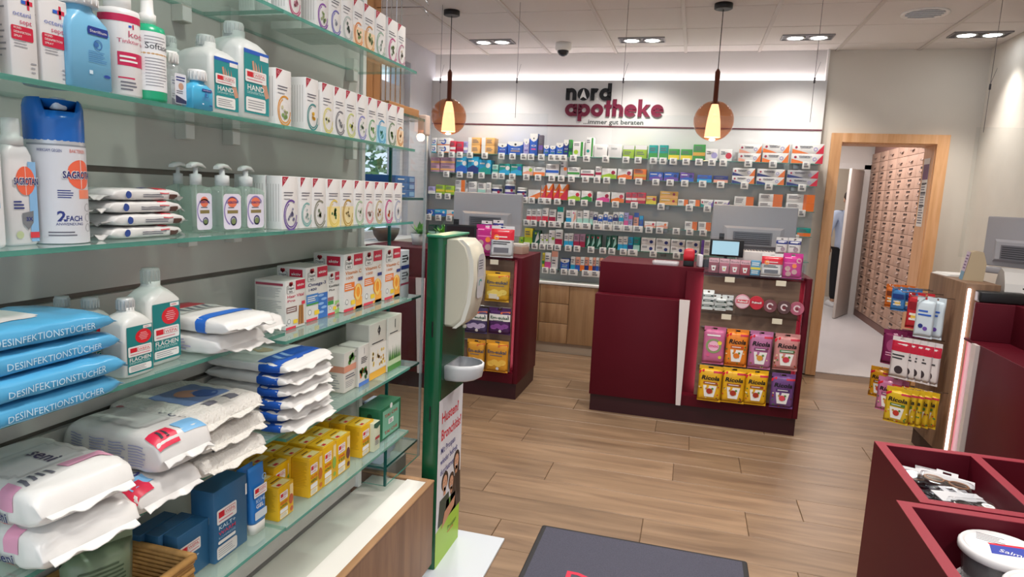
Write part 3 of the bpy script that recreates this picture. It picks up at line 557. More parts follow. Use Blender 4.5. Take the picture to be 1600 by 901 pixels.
# jars with purple labels on the third shelf
def jar(px0, px1, yt, r, lab):
    yb = base_px((px0+px1)/2, r); P0 = ony(px0, yb, YS+.06); P1 = ony(px1, yb, YS+.06); T = ony((px0+px1)/2, yt, YS+.06); rad = (P1.x-P0.x)/2; h = T.z-SHZ[r]
    t = tag(empty('jar', ((P0.x+P1.x)/2, YS+.06, SHZ[r]+.0005)), lab, 'jar', 'purple labelled jars on the third wall shelf')
    MB().lathe([(rad*.92, 0), (rad*.97, h*.05), (rad*.97, h*.7), (rad*.85, h*.76)], 20, WHITE).build('body', t); MB().lathe([(rad*.9, h*.74), (rad*.9, h*.98), (rad*.86, h)], 20, WHITE).build('lid', t)
    a = Art((0, 0, 0), cyl=(0, 0, rad*.97, -PI/2)); a.rect(-rad*1.2, h*.1, rad*1.2, h*.3, cm('purple')); a.rect(-rad*1.2, h*.45, rad*1.2, h*.66, cm('navy')); a.disc(rad*.5, h*.4, rad*.25, cm('crimson'), 1); a.build('printed_band', t)
jar(768, 785.5, 288.5, 2, 'squat white jar with purple band, left of three on the third wall shelf'); jar(788.5, 805.5, 281, 2, 'tall white jar with purple band, middle of three on the third wall shelf'); jar(807.5, 823.5, 293, 2, 'low white jar with purple band, right of three on the third wall shelf')
TAGS = {0: [689, 706, 718.6, 734.5, 757.6, 784, 801, 818.5, 830, 846, 862, 871, 880.7, 896, 916.5, 946.4, 978, 997, 1021, 1036, 1052, 1072, 1092, 1112.4, 1130, 1169, 1207.5, 1259.6], 1: [697.6, 718.6, 734.5, 752.5, 773.5, 784, 800.7, 822.7, 841, 862.4, 877, 893, 915, 933, 948, 972, 998, 1024.7, 1047, 1069.7, 1097.7, 1125.8, 1163, 1201, 1253], 2: [685.6, 699.7, 820, 831, 846, 856, 871, 893.5, 913, 936, 961.6, 991, 1033, 1077, 1105, 1252], 3: [670, 685, 702, 823, 834, 848, 862, 872, -889, 903, -915.7, -934, -949, -965, -980.6, -996.6, 1014, 1030.6, 1056.6, 1077.6, 1098.5, 1242], 4: [823, 835.6, 847.6, 859.4, 871.4, 888, 901.7, 923.5, 942, 956, 974, -988.6, 1020.6, 1057], 5: [852, 864, 881.5, -895.5, -916.5, -930]}
for r, l in TAGS.items():
    for px in l: price_tag(abs(px), r, .062 if px > 0 else .088)
# base cabinets under the wall shelves
oak = wood('oak_front', '#9c7753', '#ad8862', '#b9966f', (13, 13, 1.1), 1.8, .45, .03)
bc = tag(empty('base_cabinet', (0, 6.0, 0)), 'long low oak base cabinet under the back wall shelves with white top', 'cabinet')
MB().box(-2.5, 1.0, .02, .19, .1, .66, oak).build('carcass', bc); MB().box(-2.5, 1.0, .035, .19, 0, .1, M('#b9aa97', .5)).build('plinth', bc); MB().rbox(-2.5, 1.0, -.005, .19, .66, .685, WHITE, .004).build('worktop', bc)
xx = -2.49; seqs = [.6, .55, .28, .27, .6, .3, .6, .28]
for i, wv in enumerate(seqs):
    if i in (2, 5): 
        for z0, z1 in ((.105, .29), (.295, .48), (.485, .655)): MB().rbox(xx+.002, xx+wv-.002, 0, .02, z0, z1, oak, .002, 2).build('drawer', bc)
    else: MB().rbox(xx+.002, xx+wv-.002, 0, .02, .105, .655, oak, .002, 2).build('door', bc)
    xx += wv

# ================================================================== COUNTERS
darkwood = wood('tray_back_wood', '#6b5343', '#79604e', '#856b57', (1.1, 13, 13), 2, .5, .02)
LED = M('#ffc4cc', .5, emit=16.)
def counter(x, y, lab, led=True):
    t = tag(empty('sales_counter', (x, y, 0)), lab, 'counter', 'maroon sales counters facing the entrance')
    MB().rbox(0, .60, 0, .58, .12, .838, MAROON, .003, 2).build('lower_front', t)
    MB().box(.008, 1.364, .012, .57, 0, .12, MARDARK).build('toe_kick', t)
    MB().rbox(.008, .71, .1, .58, .838, 1.055, MAROON, .003, 2).build('upper_front', t)
    b = MB(); b.box(.60, 1.34, .085, .58, .12, 1.03, MAROON); b.box(.60, 1.34, 0, .085, .12, .19, MAROON); b.build('display_back', t)
    MB().rbox(1.335, 1.372, 0, .58, .12, 1.045, MAROON, .003, 2).build('end_post', t); MB().rbox(.71, 1.335, .03, .58, 1.03, 1.045, MAROON, .003, 2).build('display_top', t)
    MB().box(.71, 1.307, .02, .04, .2, 1.02, darkwood).build('display_board', t)
    b = MB(); b.prism([(.567, .845), (.634, .845), (.629, .122), (.598, .122)], -.022, -.001, M('#d9cfcd', .3)); b.build('fin', t)
    if led:
        for xx in (.722, 1.295): MB().box(xx-.006, xx+.006, .0405, .05, .22, 1.0, LED).build('light_strip', t)
    def tray(z0, z1):
        b = MB(); b.box(.705, 1.31, -.052, -.049, z0, z1, CLEAR); b.box(.705, 1.31, -.049, .02, z0, z0+.003, CLEAR); b.box(.705, .708, -.049, .02, z0, z1-.02, CLEAR); b.box(1.307, 1.31, -.049, .02, z0, z1-.02, CLEAR); b.build('clear_tray', t)
        for xx in (.87, 1.18): MB().box(xx-.03, xx+.03, -.055, -.0525, z0-.028, z0+.006, M('#d5cdb8', .5)).build('price_label', t)
    tray(1.02, 1.15); tray(.775, .915)
    for z in (.675, .415):
        MB().tube([(.72, .012, z), (1.3, .012, z)], .005, STEEL, 6).build('hook_rail', t)
        for i in range(4): xx = .79+.15*i; MB().tube([(xx, .015, z), (xx, -.06, z+.002), (xx, -.066, z+.012)], .0025, CHROME, 5).build('peg', t)
    return t
CX, CY = -.607, 4.466
cc = counter(CX, CY, 'maroon middle counter with white fin, candy trays and hanging sweet bags'); lc = counter(-2.51, 4.467, 'maroon left counter behind the green dispenser stand, yellow sweet bags hanging in front')
# right counter, front faces the left wall
rc = tag(empty('sales_counter', (1.484, 4.69, 0)), 'maroon right counter with wooden end panel, bright light strip and hanging bags', 'counter')
owd = wood('display_oak', '#6e5340', '#7d614b', '#8a6c54', (13, 13, 1.2), 2, .5, .02)
b = MB(); b.rbox(0, .168, -.575, 0, .115, 1.12, owd, .003, 2); b.build('display_end', rc); MB().box(.02, .165, -.56, -.015, 0, .115, M('#43302a', .6)).build('toe_kick', rc)
MB().box(.012, .024, -.583, -.5755, .14, 1.09, M('#ffeef0', .5, emit=9.)).build('light_strip', rc)
MB().box(.04, .6, -.80, -.584, .1, .82, M('#8a3a48', .45)).build('recess_back', rc)
b = MB(); b.prism([(-.76, .82), (-.82, .82), (-.80, .1), (-.775, .1)], -.002, .03, M('#d9cfcd', .3), plane='yz'); b.build('fin', rc)
MB().rbox(.016, .6, -1.95, -.82, .1, .822, MAROON, .003, 2).build('lower_front', rc); MB().box(.03, .6, -1.94, -.6, 0, .1, MARDARK).build('toe_kick', rc)
MB().rbox(.02, .6, -.69, -.66, .822, 1.03, MAROON, .003, 2).build('upper_return', rc); MB().rbox(.2, .6, -1.95, -.69, .822, 1.03, MAROON, .003, 2).build('upper_front', rc)
MB().box(.016, .2, -.82, -.6, .81, .822, MAROON).build('ledge', rc); MB().box(.17, .6, -.66, 0, .1, 1.03, MAROON).build('counter_body', rc)

# ---- sweet bags
class PouchArt(Art):
    def __init__(s, w, h, bl): super().__init__(); s.W, s.H, s.B = w, h, bl
    def P(s, x, y, l):
        u = max(-1, min(1, 2*x/s.W-1)); v = max(-1, min(1, 2*y/s.H-1))
        return Vector((x-s.W/2, -s.B*(1-u**4)*(1-v**8)-.0006*(l+1.5), y))
    def rect(s, x0, y0, x1, y1, m, l=0):
        nx, ny = max(1, round((x1-x0)/s.W*8)), max(1, round((y1-y0)/s.H*8))
        for i in range(nx):
            for j in range(ny):
                a, b_, c, d = x0+(x1-x0)*i/nx, x0+(x1-x0)*(i+1)/nx, y0+(y1-y0)*j/ny, y0+(y1-y0)*(j+1)/ny; s.poly([(a, c), (b_, c), (b_, d), (a, d)], m, l)
        return s
def pouch_mesh(w, h, bl, m, seal=.018):
    b = MB(); nx, ny = 8, 10; v = []
    for s in (-1, 1):
        for j in range(ny+1):
            for i in range(nx+1):
                u, q = 2*i/nx-1, 2*j/ny-1; wob = .0012*math.sin(5*q+3*u)*abs(u)
                y = s*bl*(1-u**4)*(1-q**8)+wob; v.append((u*w/2*(1-.015*math.cos(q*3)), y, (q+1)/2*h))
    f = []; o = (nx+1)*(ny+1)
    for s in (0, 1):
        for j in range(ny):
            for i in range(nx):
                k = s*o+j*(nx+1)+i; f.append((k, k+1, k+nx+2, k+nx+1))
    b.add(v, f, m, True)
    for z0, z1 in ((-.004, seal*.5), (h-seal*.5, h+seal)):        # crimped seals, the upper one with the hang hole
        if z0 < 0: b.box(-w/2, w/2, -.0012, .0012, z0, z1, m)
        else:
            b.box(-w/2, -w*.1, -.0012, .0012, z0, z1, m); b.box(w*.1, w/2, -.0012, .0012, z0, z1, m); b.box(-w*.1, w*.1, -.0012, .0012, z1-.006, z1, m); b.box(-w*.1, w*.1, -.0012, .0012, z0, z0+.006, m)
    return b
def ricola(a, w, h, band, fruit):
    a.poly([(0, h*.9), (w*.22, h*.97), (w*.22, h*.9), (0, h*.8)], RED, 0); a.rect(w*.62, h*.88, w, h*.94, M('#c8324a', .45), 0)
    a.text('Ricola', w*.5, h*.66, h*.13, BLACK, 3, 'c', .03, .2, fit=w*.78); a.rect(w*.22, h*.52, w*.82, h*.6, M(band, .45), 1); a.lines(w*.28, h*.535, w*.78, h*.585, 1, WHITE, 2)
    a.poly([(w*.22, h*.48), (w*.8, h*.48), (w*.7, h*.13), (w*.3, h*.13)], WHITE, 1); a.disc(w*.5, h*.31, w*.13, M(fruit, .4), 2, 14); a.disc(w*.37, h*.38, w*.05, M('#b8863a', .5), 2, 8); a.disc(w*.63, h*.39, w*.05, M('#5a8a3a', .5), 2, 8)
    for i in range(9): x, y = random.choice([(random.uniform(.05, .2), random.uniform(.08, .5)), (random.uniform(.8, .95), random.uniform(.08, .6)), (random.uniform(.1, .9), random.uniform(.03, .1))]); a.disc(w*x, h*y, w*.035, M(random.choice(('#3f7a3a', '#c0392b', '#6d4a20', '#e8d9a8')), .5), 2, 7)
def bag(x, y, z, w, h, col, lab, art=None, grp=None, rz=0, bl=.013, tilt=0, name='sweet_bag', cat='bag'):
    m = M(col, .32); o = pouch_mesh(w, h, bl, m).build(name, None, (x, y, z), rot=(tilt, 0, rz)); tag(o, lab, cat, grp)
    if art: a = PouchArt(w, h, bl); art(a, w, h); a.build('printed_front', o)
    return o
def bag_px(px0, px1, yt, yb, Y, col, lab, art, grp, tilt=0, **k):
    p = ony(px0, yb, Y); q = ony(px1, yb, Y); t = ony((px0+px1)/2, yt, Y); m = ony((px0+px1)/2, yb, Y)
    zb = k.pop('zb', m.z); return bag(m.x, Y, zb, q.x-p.x, t.z-zb-.012, col, lab, art, grp, tilt=tilt, **k)
G1 = 'sweet bags hanging on the middle counter'
def imoc(a, w, h):
    a.ring(w*.48, h*.52, w*.26, w*.36, M('#8a9a6a', .5), 1); a.disc(w*.48, h*.52, w*.25, M('#f0b9d2', .5), 1); a.text('imoc', w*.48, h*.48, h*.1, M('#e04a90', .4), 2, 'c', .02); a.disc(w*.75, h*.62, w*.1, M('#e8d84a', .5), 2); a.lines(w*.15, h*.78, w*.85, h*.88, 1, WHITE, 1); a.disc(w*.8, h*.2, w*.08, M('#d8cf50', .5), 2); a.disc(w*.25, h*.25, w*.08, M('#d85a8a', .5), 2)
bag_px(1096, 1130, 511, 567, 4.44, '#c76a94', 'pink sweet bag with round berry wreath print, upper row, left end', imoc, G1)
bag_px(1131, 1165.5, 515, 571, 4.44, '#e8862a', 'orange sweet bag with white mug print, second in the upper row', lambda a, w, h: ricola(a, w, h, '#c4561e', '#e07a20'), G1)
bag_px(1167, 1203, 518, 575, 4.44, '#b8739e', 'mauve sweet bag with white mug print, third in the upper row', lambda a, w, h: ricola(a, w, h, '#7a3a6a', '#d89a3a'), G1)
bag_px(1206, 1245, 522, 577, 4.44, '#c98a88', 'salmon sweet bag with green band and berries, right end of upper row', lambda a, w, h: ricola(a, w, h, '#4a8a5a', '#c83a4a'), G1)
for i, (p, l) in enumerate(((1088.5, 'left end'), (1125, 'second'), (1161, 'third, partly behind the second'))):
    bag_px(p, p+36.5 if i < 2 else p+35, 572+i*3.4, 625+i*3.2, 4.44-.004*(2-i), '#e3ae1e', 'yellow sweet bag with white mug print, lower row, '+l, lambda a, w, h: ricola(a, w, h, '#9a4a2a', '#a8321e'), G1, rz=.04*(i-1))
bag_px(1201, 1238, 584, 636, 4.44, '#6f4a86', 'violet sweet bag with white mug print, lower row, right end', lambda a, w, h: ricola(a, w, h, '#4a2a6a', '#d84a5a'), G1)
G2 = 'sweet bags hanging on the left counter'
def emeukal(c, cc2):
    def f(a, w, h):
        a.rect(w*.02, h*.55, w*.98, h*.84, M('#e9e6e0', .5), 0) if cc2 else None
        a.poly([(w*.55, h*.86), (w*.98, h*.9), (w*.98, h*.98), (w*.55, h*.93)], M('#d8622a', .5), 1)
        a.text('Em-eukal', w*.5, h*.64, h*.12, M('#23503a', .5) if cc2 else M('#24486a', .5), 2, 'c', .02, fit=w*.84); a.lines(w*.2, h*.54, w*.8, h*.6, 1, INK, 1)
        for k in range(4): a.disc(w*(.25+.17*k), h*(.28+.06*(k % 2)), w*.16, M(c, .5), 1, 12, ry=h*.1)
        a.disc(w*.55, h*.12, w*.07, WHITE, 2, 8)
    return f
bag_px(757, 795, 425, 470, 4.43, '#d9a92e', 'yellow lozenge bag with ginger print, top hanging row of the left counter', emeukal('#f0d468', 0), G2)
bag_px(726, 761, 481, 519, 4.44, '#4a3f66', 'dark violet lozenge bag with pale label, middle row, half behind the dispenser', emeukal('#b8a8c8', 1), G2)
bag_px(763, 797, 482, 521, 4.43, '#4a2458', 'dark purple lozenge bag with berry print, right in the middle row', emeukal('#8a4a98', 1), G2)
bag_px(729, 757, 531, 577, 4.45, '#d99a30', 'orange-yellow lozenge bag, bottom row, mostly behind the white drip tray', emeukal('#efc060', 0), G2)
bag_px(758, 793, 533, 580, 4.43, '#dc9a2c', 'orange-yellow lozenge bag in the bottom row, beside the red glowing post', emeukal('#f0c050', 0), G2)
# trays: small things
def pack(px0, px1, yt, yb, Y, d, col, lab, cat, grp, art=None, name='sweet_carton'):
    p, q = ony(px0, yb, Y), ony(px1, yb, Y); t = ony((px0+px1)/2, yt, Y); m = ony((px0+px1)/2, yb, Y); w, h = q.x-p.x, t.z-m.z
    o = carton(w, d, h, M(col, .45), name); o.location = (p.x, Y, m.z); tag(o, lab, cat, grp)
    if art: a = Art((0, -.0001, 0)); art(a, w, h); a.build('printed_front', o)
    return o
def mini(c):
    def f(a, w, h): a.rect(0, h*.72, w, h, M('#d9a9b4', .5)); a.text('Ricola', w*.5, h*.78, h*.13, DARK, 1, 'c', fit=w*.8); a.poly([(w*.25, h*.5), (w*.75, h*.5), (w*.65, h*.15), (w*.35, h*.15)], WHITE, 1); a.disc(w*.5, h*.32, w*.1, M(c, .5), 2, 8)
    return f
for i, (p, c, cn) in enumerate(((1106.5, '#8f4d5a', 'dark rose'), (1123, '#b56a7c', 'old pink'), (1139.5, '#b0606f', 'rose pink'), (1155.5, '#a03a48', 'brick red'))):
    pack(p, p+15.4, 403+i*1.3, 425.5+i*1.4, 4.445, .03, c, f'small {cn} sweet carton, {ordinal(i+1)} from left in the top tray of the middle counter', 'sweets', 'small sweet cartons in the top tray', mini(('#8a2a3a', '#d8c84a', '#c84a6a', '#c0392b')[i]))
pack(1172, 1187, 407, 430, 4.445, .03, '#5f9ac0', 'small light blue sweet carton with yellow band, right of the four pink ones', 'sweets', None, lambda a, w, h: (a.rect(0, h*.4, w, h*.55, cm('yellow')), a.lines(w*.1, h*.65, w*.9, h*.9, 2, WHITE), a.lines(w*.1, h*.1, w*.9, h*.35, 2, WHITE)))
def redwhite(a, w, h): a.rect(0, h*.6, w, h*.98, RED, 1); a.text('Mentholita', w*.5, h*.68, h*.08, WHITE, 2, 'c') if 0 else a.lines(w*.2, h*.66, w*.8, h*.74, 1, WHITE, 2); a.disc(w*.25, h*.68, w*.12, M('#f0903a', .5), 2); a.lines(w*.1, h*.42, w*.9, h*.56, 2, DARK, 2); a.rect(w*.15, h*.15, w*.8, h*.32, M('#6a6a72', .5), 2)
def magenta(a, w, h):
    a.lines(w*.08, h*.86, w*.5, h*.96, 1, M('#f090c0', .5), 1); a.lines(w*.08, h*.62, w*.9, h*.72, 1, M('#e870b0', .5), 1); a.disc(w*.58, h*.55, w*.12, M('#f0803a', .5), 2)
    for x, y in ((.25, .42), (.6, .28), (.3, .18), (.8, .8)): a.disc(w*x, h*y, w*.14, M('#c49a9a', .5), 1)
bag_px(1188, 1221, 397, 431, 4.43, '#dcd9d8', 'white lozenge bag with red head in the top tray of the middle counter', redwhite, None, tilt=-.08)
bag_px(1221, 1252, 397, 434, 4.435, '#c12a86', 'magenta lozenge bag at the right end of the middle counter top tray', magenta, None, tilt=-.08)
bag_px(742, 776, 352, 398, 4.45, '#b8287c', 'magenta lozenge bag in the left counter top tray, behind the dispenser', magenta, None, tilt=-.1)
bag_px(766, 801, 354, 401, 4.42, '#cfcfd2', 'white lozenge bag with red head leaning in the left counter tray', redwhite, None, tilt=-.12, rz=.1)
for i, (p, q, y0, y1, Yd, lab) in enumerate(((1211, 1229, 372, 396, 4.55, 'left of two'), (1230, 1250, 373, 397, 4.55, 'right of two'))):
    bag_px(p, q, y0, y1, Yd, '#d9d6d4', 'white sachet with navy header behind the middle counter tray, '+lab, lambda a, w, h: (a.rect(0, h*.72, w, h*.98, cm('navy')), a.lines(w*.15, h*.8, w*.8, h*.9, 1, WHITE), a.disc(w*.6, h*.35, w*.2, M('#9a8a94', .5)), a.lines(w*.1, h*.5, w*.7, h*.6, 1, DARK)), 'navy headed sachets')
for i, (p, q, y0, y1, lab) in enumerate(((752, 768, 346, 366, 'left of two'), (770, 786, 345, 366, 'right of two'))):
    bag_px(p, q, y0, y1, 4.56, '#d9d6d4', 'white sachet with navy header behind the left counter tray, '+lab, lambda a, w, h: (a.rect(0, h*.6, w, h*.98, cm('navy')), a.lines(w*.15, h*.7, w*.8, h*.85, 1, WHITE)), 'navy headed sachets', zb=1.0460)
# sachets and tins in the second tray
for i in range(9):
    x = .13+.042*(i % 4)+random.uniform(-.005, .005); z = .80+.034*(i//4)+.006*(i % 2)
    bag(x+.01, 4.452+.012*(i % 2), z, .07, .042, '#dfe2e0', f'small white sachet with dark green stripe, {ordinal(i+1)} of nine heaped in the second tray', lambda a, w, h: (a.rect(w*.05, h*.3, w*.95, h*.62, M('#24382f', .5)), a.lines(w*.15, h*.4, w*.8, h*.55, 1, WHITE)), 'white and green sachets', bl=.006, tilt=random.uniform(-.5, -.1), name='sachet', cat='sachet')
def tin(px, py, rp, col, lab, txt=None, inner=None):
    p = ony(px, py, 4.44); r = (ony(px+rp, py, 4.44)-p).length
    o = empty('sweet_tin', p, rot=(PI/2-.1, 0, 0)); tag(o, lab, 'tin', 'round sweet tins in the second tray')
    MB().lathe([(r*.96, -.012), (r, -.009), (r, .006), (r*.97, .009), (r*.9, .010), (r*.88, .0085)], 28, M(col, .35)).build('tin_body', o)
    a = Art((0, 0, .0088), (1, 0, 0), (0, 1, 0)); a.disc(0, 0, r*.86, M(inner or col, .35), 0, 24)
    if txt: a.rect(-r*.8, -r*.22, r*.8, r*.28, RED if inner else M('#b01228', .4), 1); a.text(txt, 0, -r*.1, r*.3, WHITE, 2, 'c', .03, fit=r*1.3)
    else: a.ring(0, 0, r*.3, r*.5, M('#e9d3d6', .5), 1, 20, 300); a.disc(0, -r*.1, r*.22, M('#7a2a34', .5), 1)
    a.build('printed_lid', o)
for q in ((1160, 471, 12, '#d48a9c', 'pink and white round sweet tin, first of five in the second tray', 'Pulmoll', '#e6c4cb'), (1182, 473, 11.5, '#c81a30', 'bright red round sweet tin, second of five in the second tray', 'Pulmoll', None), (1203, 478, 11, '#7a4046', 'dull red round sweet tin, middle of five in the second tray', None, None), (1225, 480, 11.5, '#5c3a3a', 'dark brown round sweet tin, fourth of five in the second tray', None, None), (1245, 482, 11.5, '#b05a70', 'rose round sweet tin, right end of the second tray', None, None)): tin(*q[:5], txt=q[5], inner=q[6])
# ---- monitors and counter devices
PLG = M('#a3a3a9', .45); PLD = M('#6f6f76', .5)
def monitor(x, y, z, w, h, rz, lab, tilt=.06):
    t = tag(empty('monitor', (x, y, 1.0555), rz), lab, 'monitor', 'grey cash desk monitors seen from behind'); zz = z-1.0555
    b = MB(); b.rbox(-w/2, w/2, 0, .05, zz, zz+h, PLG, .008, 3); b.build('housing', t)
    b = MB(); b.loft([[(-w*.36, -.004, zz+.03), (w*.36, -.004, zz+.03), (w*.36, -.004, zz+h*.55), (-w*.36, -.004, zz+h*.55)], [(-w*.30, -.03, zz+.045), (w*.30, -.03, zz+.045), (w*.32, -.018, zz+h*.5), (-w*.32, -.018, zz+h*.5)]], PLG, True, False); b.build('rear_hump', t)
    MB().box(-w*.24, w*.22, -.033, -.026, zz+h*.16, zz+h*.44, PLD).build('vent_panel', t)
    b = MB(); 
    for i in range(6): b.box(-w*.22, w*.20, -.035, -.033, zz+h*(.18+.042*i), zz+h*(.197+.042*i), DARK)
    b.build('vent_slot', t)
    MB().rbox(-w*.42, w*.42, -.02, .03, zz-.045, zz-.006, PLG, .008).build('hinge_bar', t)
    MB().prism([(-.09, 0), (.09, 0), (.06, zz-.03), (-.06, zz-.03)], .0, .03, PLG).build('neck', t); MB().rbox(-.14, .14, -.08, .13, 0, .014, PLG, .006).build('foot', t)
    MB().box(-w*.48, w*.48, .0502, .051, zz+.02, zz+h-.015, M('#1c2430', .15)).build('screen', t)
monitor(.415, 4.86, 1.165, .56, .32, .02, 'grey monitor seen from behind on the middle counter'); monitor(-1.54, 4.86, 1.165, .55, .325, .02, 'grey monitor seen from behind on the left counter')
monitor(1.90, 4.52, 1.19, .46, .30, R_(-52), 'grey monitor at a slant on the right counter, behind the white device')
def custdisplay(px0, px1, yt, yb, Y, scr, lab):
    p, q, t_ = ony(px0, yb, Y), ony(px1, yb, Y), ony((px0+px1)/2, yt, Y); w, h = q.x-p.x, t_.z-p.z
    t = tag(empty('customer_display', ((p.x+q.x)/2, Y, 1.0555)), lab, 'display', 'customer displays'); z = p.z-1.0555
    MB().rbox(-w/2, w/2, 0, .018, z, z+h, BLACK, .004).build('bezel', t); MB().box(-w*.43, w*.36, -.002, .0005, z+h*.1, z+h*.9, scr).build('screen', t)
    MB().tube([(0, .012, z+h*.3), (0, .05, .02)], .012, BLACK, 8).build('stem', t); MB().rbox(-.05, .05, .0, .1, 0, .012, BLACK, .004).build('foot', t); MB().box(-w*.25, -w*.1, .004, .012, z+h, z+h+.04, BLACK).build('antenna', t)
custdisplay(1108, 1161, 374, 399, 4.62, M('#8fb4c4', .3, emit=.55), 'small black framed customer display with pale blue screen'); custdisplay(694, 748, 351, 378, 4.62, M('#2a2226', .12), 'small black customer display with dark screen on the left counter')
p = tag(empty('receipt_printer', (.44, 4.66, 1.0555)), 'white receipt printer with black slot behind the middle counter tray', 'printer')
MB().rbox(-.13, .15, 0, .15, 0, .13, M('#d4cfcc', .4), .01).build('housing', p); MB().box(-.125, .145, -.002, .001, .045, .06, BLACK).build('paper_slot', p)
b = MB()
for i in range(14): b.box(-.12+.019*i, -.112+.019*i, .02, .13, .130, .134, PLD)
b.build('top_grille', p)
p = tag(empty('stamp', (-.003, 4.63, 1.0555)), 'red self-inking stamp with black foot on the middle counter', 'stamp'); MB().rbox(-.035, .035, -.02, .02, 0, .045, BLACK, .006).build('foot', p); MB().rloft([(.04, .036, .022, .01), (.07, .038, .024, .012), (.11, .035, .022, .012), (.122, .02, .012, .008)], M('#c0202e', .35)).build('grip', p)
p = tag(empty('coin_tray', (-.155, 4.63, 1.0555)), 'clear acrylic coin tray on the middle counter left of the stamp', 'tray'); MB().rloft([(0, .085, .05, .02), (.012, .09, .055, .02), (.025, .09, .055, .02), (.025, .08, .045, .018), (.012, .078, .043, .018)], glassy('frosted_acrylic', (.85, .85, .88), .15, .5, .35, (.85, .85, .88))).build('dish', p)
p = tag(empty('card_reader', (.075, 4.64, 1.0555), .3), 'small white card terminal upright beside the red stamp', 'terminal'); MB().rbox(-.012, .012, -.02, .05, 0, .085, M('#dedee4', .35), .005).build('housing', p); MB().rbox(.013, .075, .0, .05, 0, .055, DARK, .004).build('keypad', p)
p = tag(empty('leaflet_box', (-1.28, 4.80, 1.0455), -.2), 'small cardboard leaflet box on top of the left counter post', 'box'); MB().rbox(-.085, .085, -.06, .06, 0, .055, M('#a98f80', .6), .003).build('tray', p); MB().rbox(-.08, .08, -.055, .055, .055, .075, M('#cfc8c0', .6), .003).build('leaflets', p)
# ---- acrylic guards hung on wires
def guard(x0, x1, y, z0, z1, lab, wires):
    t = tag(empty('acrylic_guard', (0, y, 0)), lab, 'screen', 'clear acrylic guards over the counters')
    b = MB(); b.box(x0, x1, -.002, .002, z0, z1, CLEAR, top=glassy('acrylic_edge', (.9, .95, .95), .1, .5, .5, (.85, .88, .88))); b.build('pane', t)
    for i, x in enumerate(wires):
        MB().tube([(x, 0, ZC), (x, 0, 2.30), (x, 0, z1-.03)], .0016, M('#77757a', .4, .5), 5).build('wire', t); MB().tube([(x, 0, 2.27), (x, 0, 2.305)], .006, M('#5a5a60', .4, .6), 7).build('clip', t)
        MB().tube([(x, 0, 2.305), (x+.025, 0, 2.40)], .0012, M('#77757a', .4, .5), 5).build('wire_end', t)
guard(-1.96, -1.04, 4.62, 1.27, 2.06, 'clear acrylic guard hanging on wires over the left counter', (-1.86, -1.28)); guard(-.585, .70, 4.62, 1.27, 2.06, 'clear acrylic guard hanging on wires over the middle counter', (-.53, .67)); guard(1.68, 2.16, 4.85, 1.22, 2.04, 'clear acrylic guard hanging over the right counter', (1.72,))
# ---- right counter: hooks with bags, devices
def rows(z, specs, ylist, lenx=.22):
    for i, y in enumerate(ylist):
        MB().tube([(0, y-4.69, z+.012), (-lenx, y-4.69, z+.012), (-lenx-.008, y-4.69, z+.026)], .0028, CHROME, 5).build('peg', rc)
    for (x, y, w, h, c, lab, art, g) in specs: bag(x-.065, y, z-h-.004, w, h, c, lab, art, g, rz=R_(-38)+random.uniform(-.12, .12), bl=.008)
rp = M('#e6c9cc', .5)
def a_stripe(c): 
    return lambda a, w, h: (a.rect(w*.1, h*.55, w*.9, h*.8, M(c, .5)), a.lines(w*.2, h*.2, w*.8, h*.5, 2, WHITE), a.disc(w*.5, h*.35, w*.2, M('#e8c04a', .5), 1))
sp = []
for i in range(3): sp.append((1.47-.045*i, 4.80-.0*i, .085, .13, '#d8722c', f'orange sweet bag, {ordinal(i+1)} from the panel on the farthest upper hook of the right counter', a_stripe('#7a3a1e'), 'orange bags on the right counter'))
for i in range(3): sp.append((1.47-.045*i, 4.66, .085, .13, '#3f7fc0', f'blue sweet bag, {ordinal(i+1)} from the panel on an upper hook beside the orange bags', a_stripe('#1e3f8a'), 'blue bags on the right counter'))
for i in range(2): sp.append((1.46-.05*i, 4.42, .09, .2, '#c02a35', f'tall red sachet, {ordinal(i+1)} from the panel, upper hooks of the right counter', a_stripe('#8a1020'), 'red sachets'))
for i in range(2): sp.append((1.46-.05*i, 4.24, .1, .22, '#cddbe4', f'pale blue sachet with berries, {ordinal(i+1)} from the panel at the near upper hook', lambda a, w, h: (a.text('snacks' if 0 else 'BLAU', w*.5, h*.62, h*.06, cm('navy'), 1, 'c') if 0 else a.lines(w*.15, h*.55, w*.85, h*.75, 2, cm('blue')), a.disc(w*.35, h*.3, w*.13, cm('navy'), 1), a.disc(w*.6, h*.24, w*.12, M('#6b4aa6', .45), 1)), 'pale blue sachets'))
rows(1.0, sp, (4.60, 4.66, 4.42, 4.24))
sp = []
for i in range(4): sp.append((1.47-.04*i, 4.58-.02*i, .14, .2, '#7a2152', f'plum coloured bag, {ordinal(i+1)} from the panel on the middle hooks of the right counter', lambda a, w, h: (a.disc(w*.5, h*.6, w*.3, M('#a84a7c', .5)), a.lines(w*.2, h*.25, w*.8, h*.4, 2, M('#d8a0c0', .5))), 'plum bags on the right counter'))
for i in range(5): sp.append((1.33+.033*i, 4.30-.02*i, .11, .23, '#dcd6d6', f'white bag with red head, {ordinal(i+1)} from the aisle on the middle hooks', lambda a, w, h: (a.rect(0, h*.7, w, h*.97, M('#c01f3c', .4)), a.lines(w*.1, h*.48, w*.8, h*.64, 2, DARK), a.disc(w*.5, h*.22, w*.22, M('#3a3036', .5))), 'white and red bags on the right counter'))
rows(.74, sp, (4.58, 4.30))
sp = []
for i in range(4): sp.append((1.33+.035*i, 4.64-.01*i, .13, .18, '#d99a1c', f'amber sweet bag, {ordinal(i+1)} from the aisle on the lowest hooks', lambda a, w, h: ricola(a, w, h, '#7a3a1e', '#c0392b'), 'amber bags on the lowest hooks'))
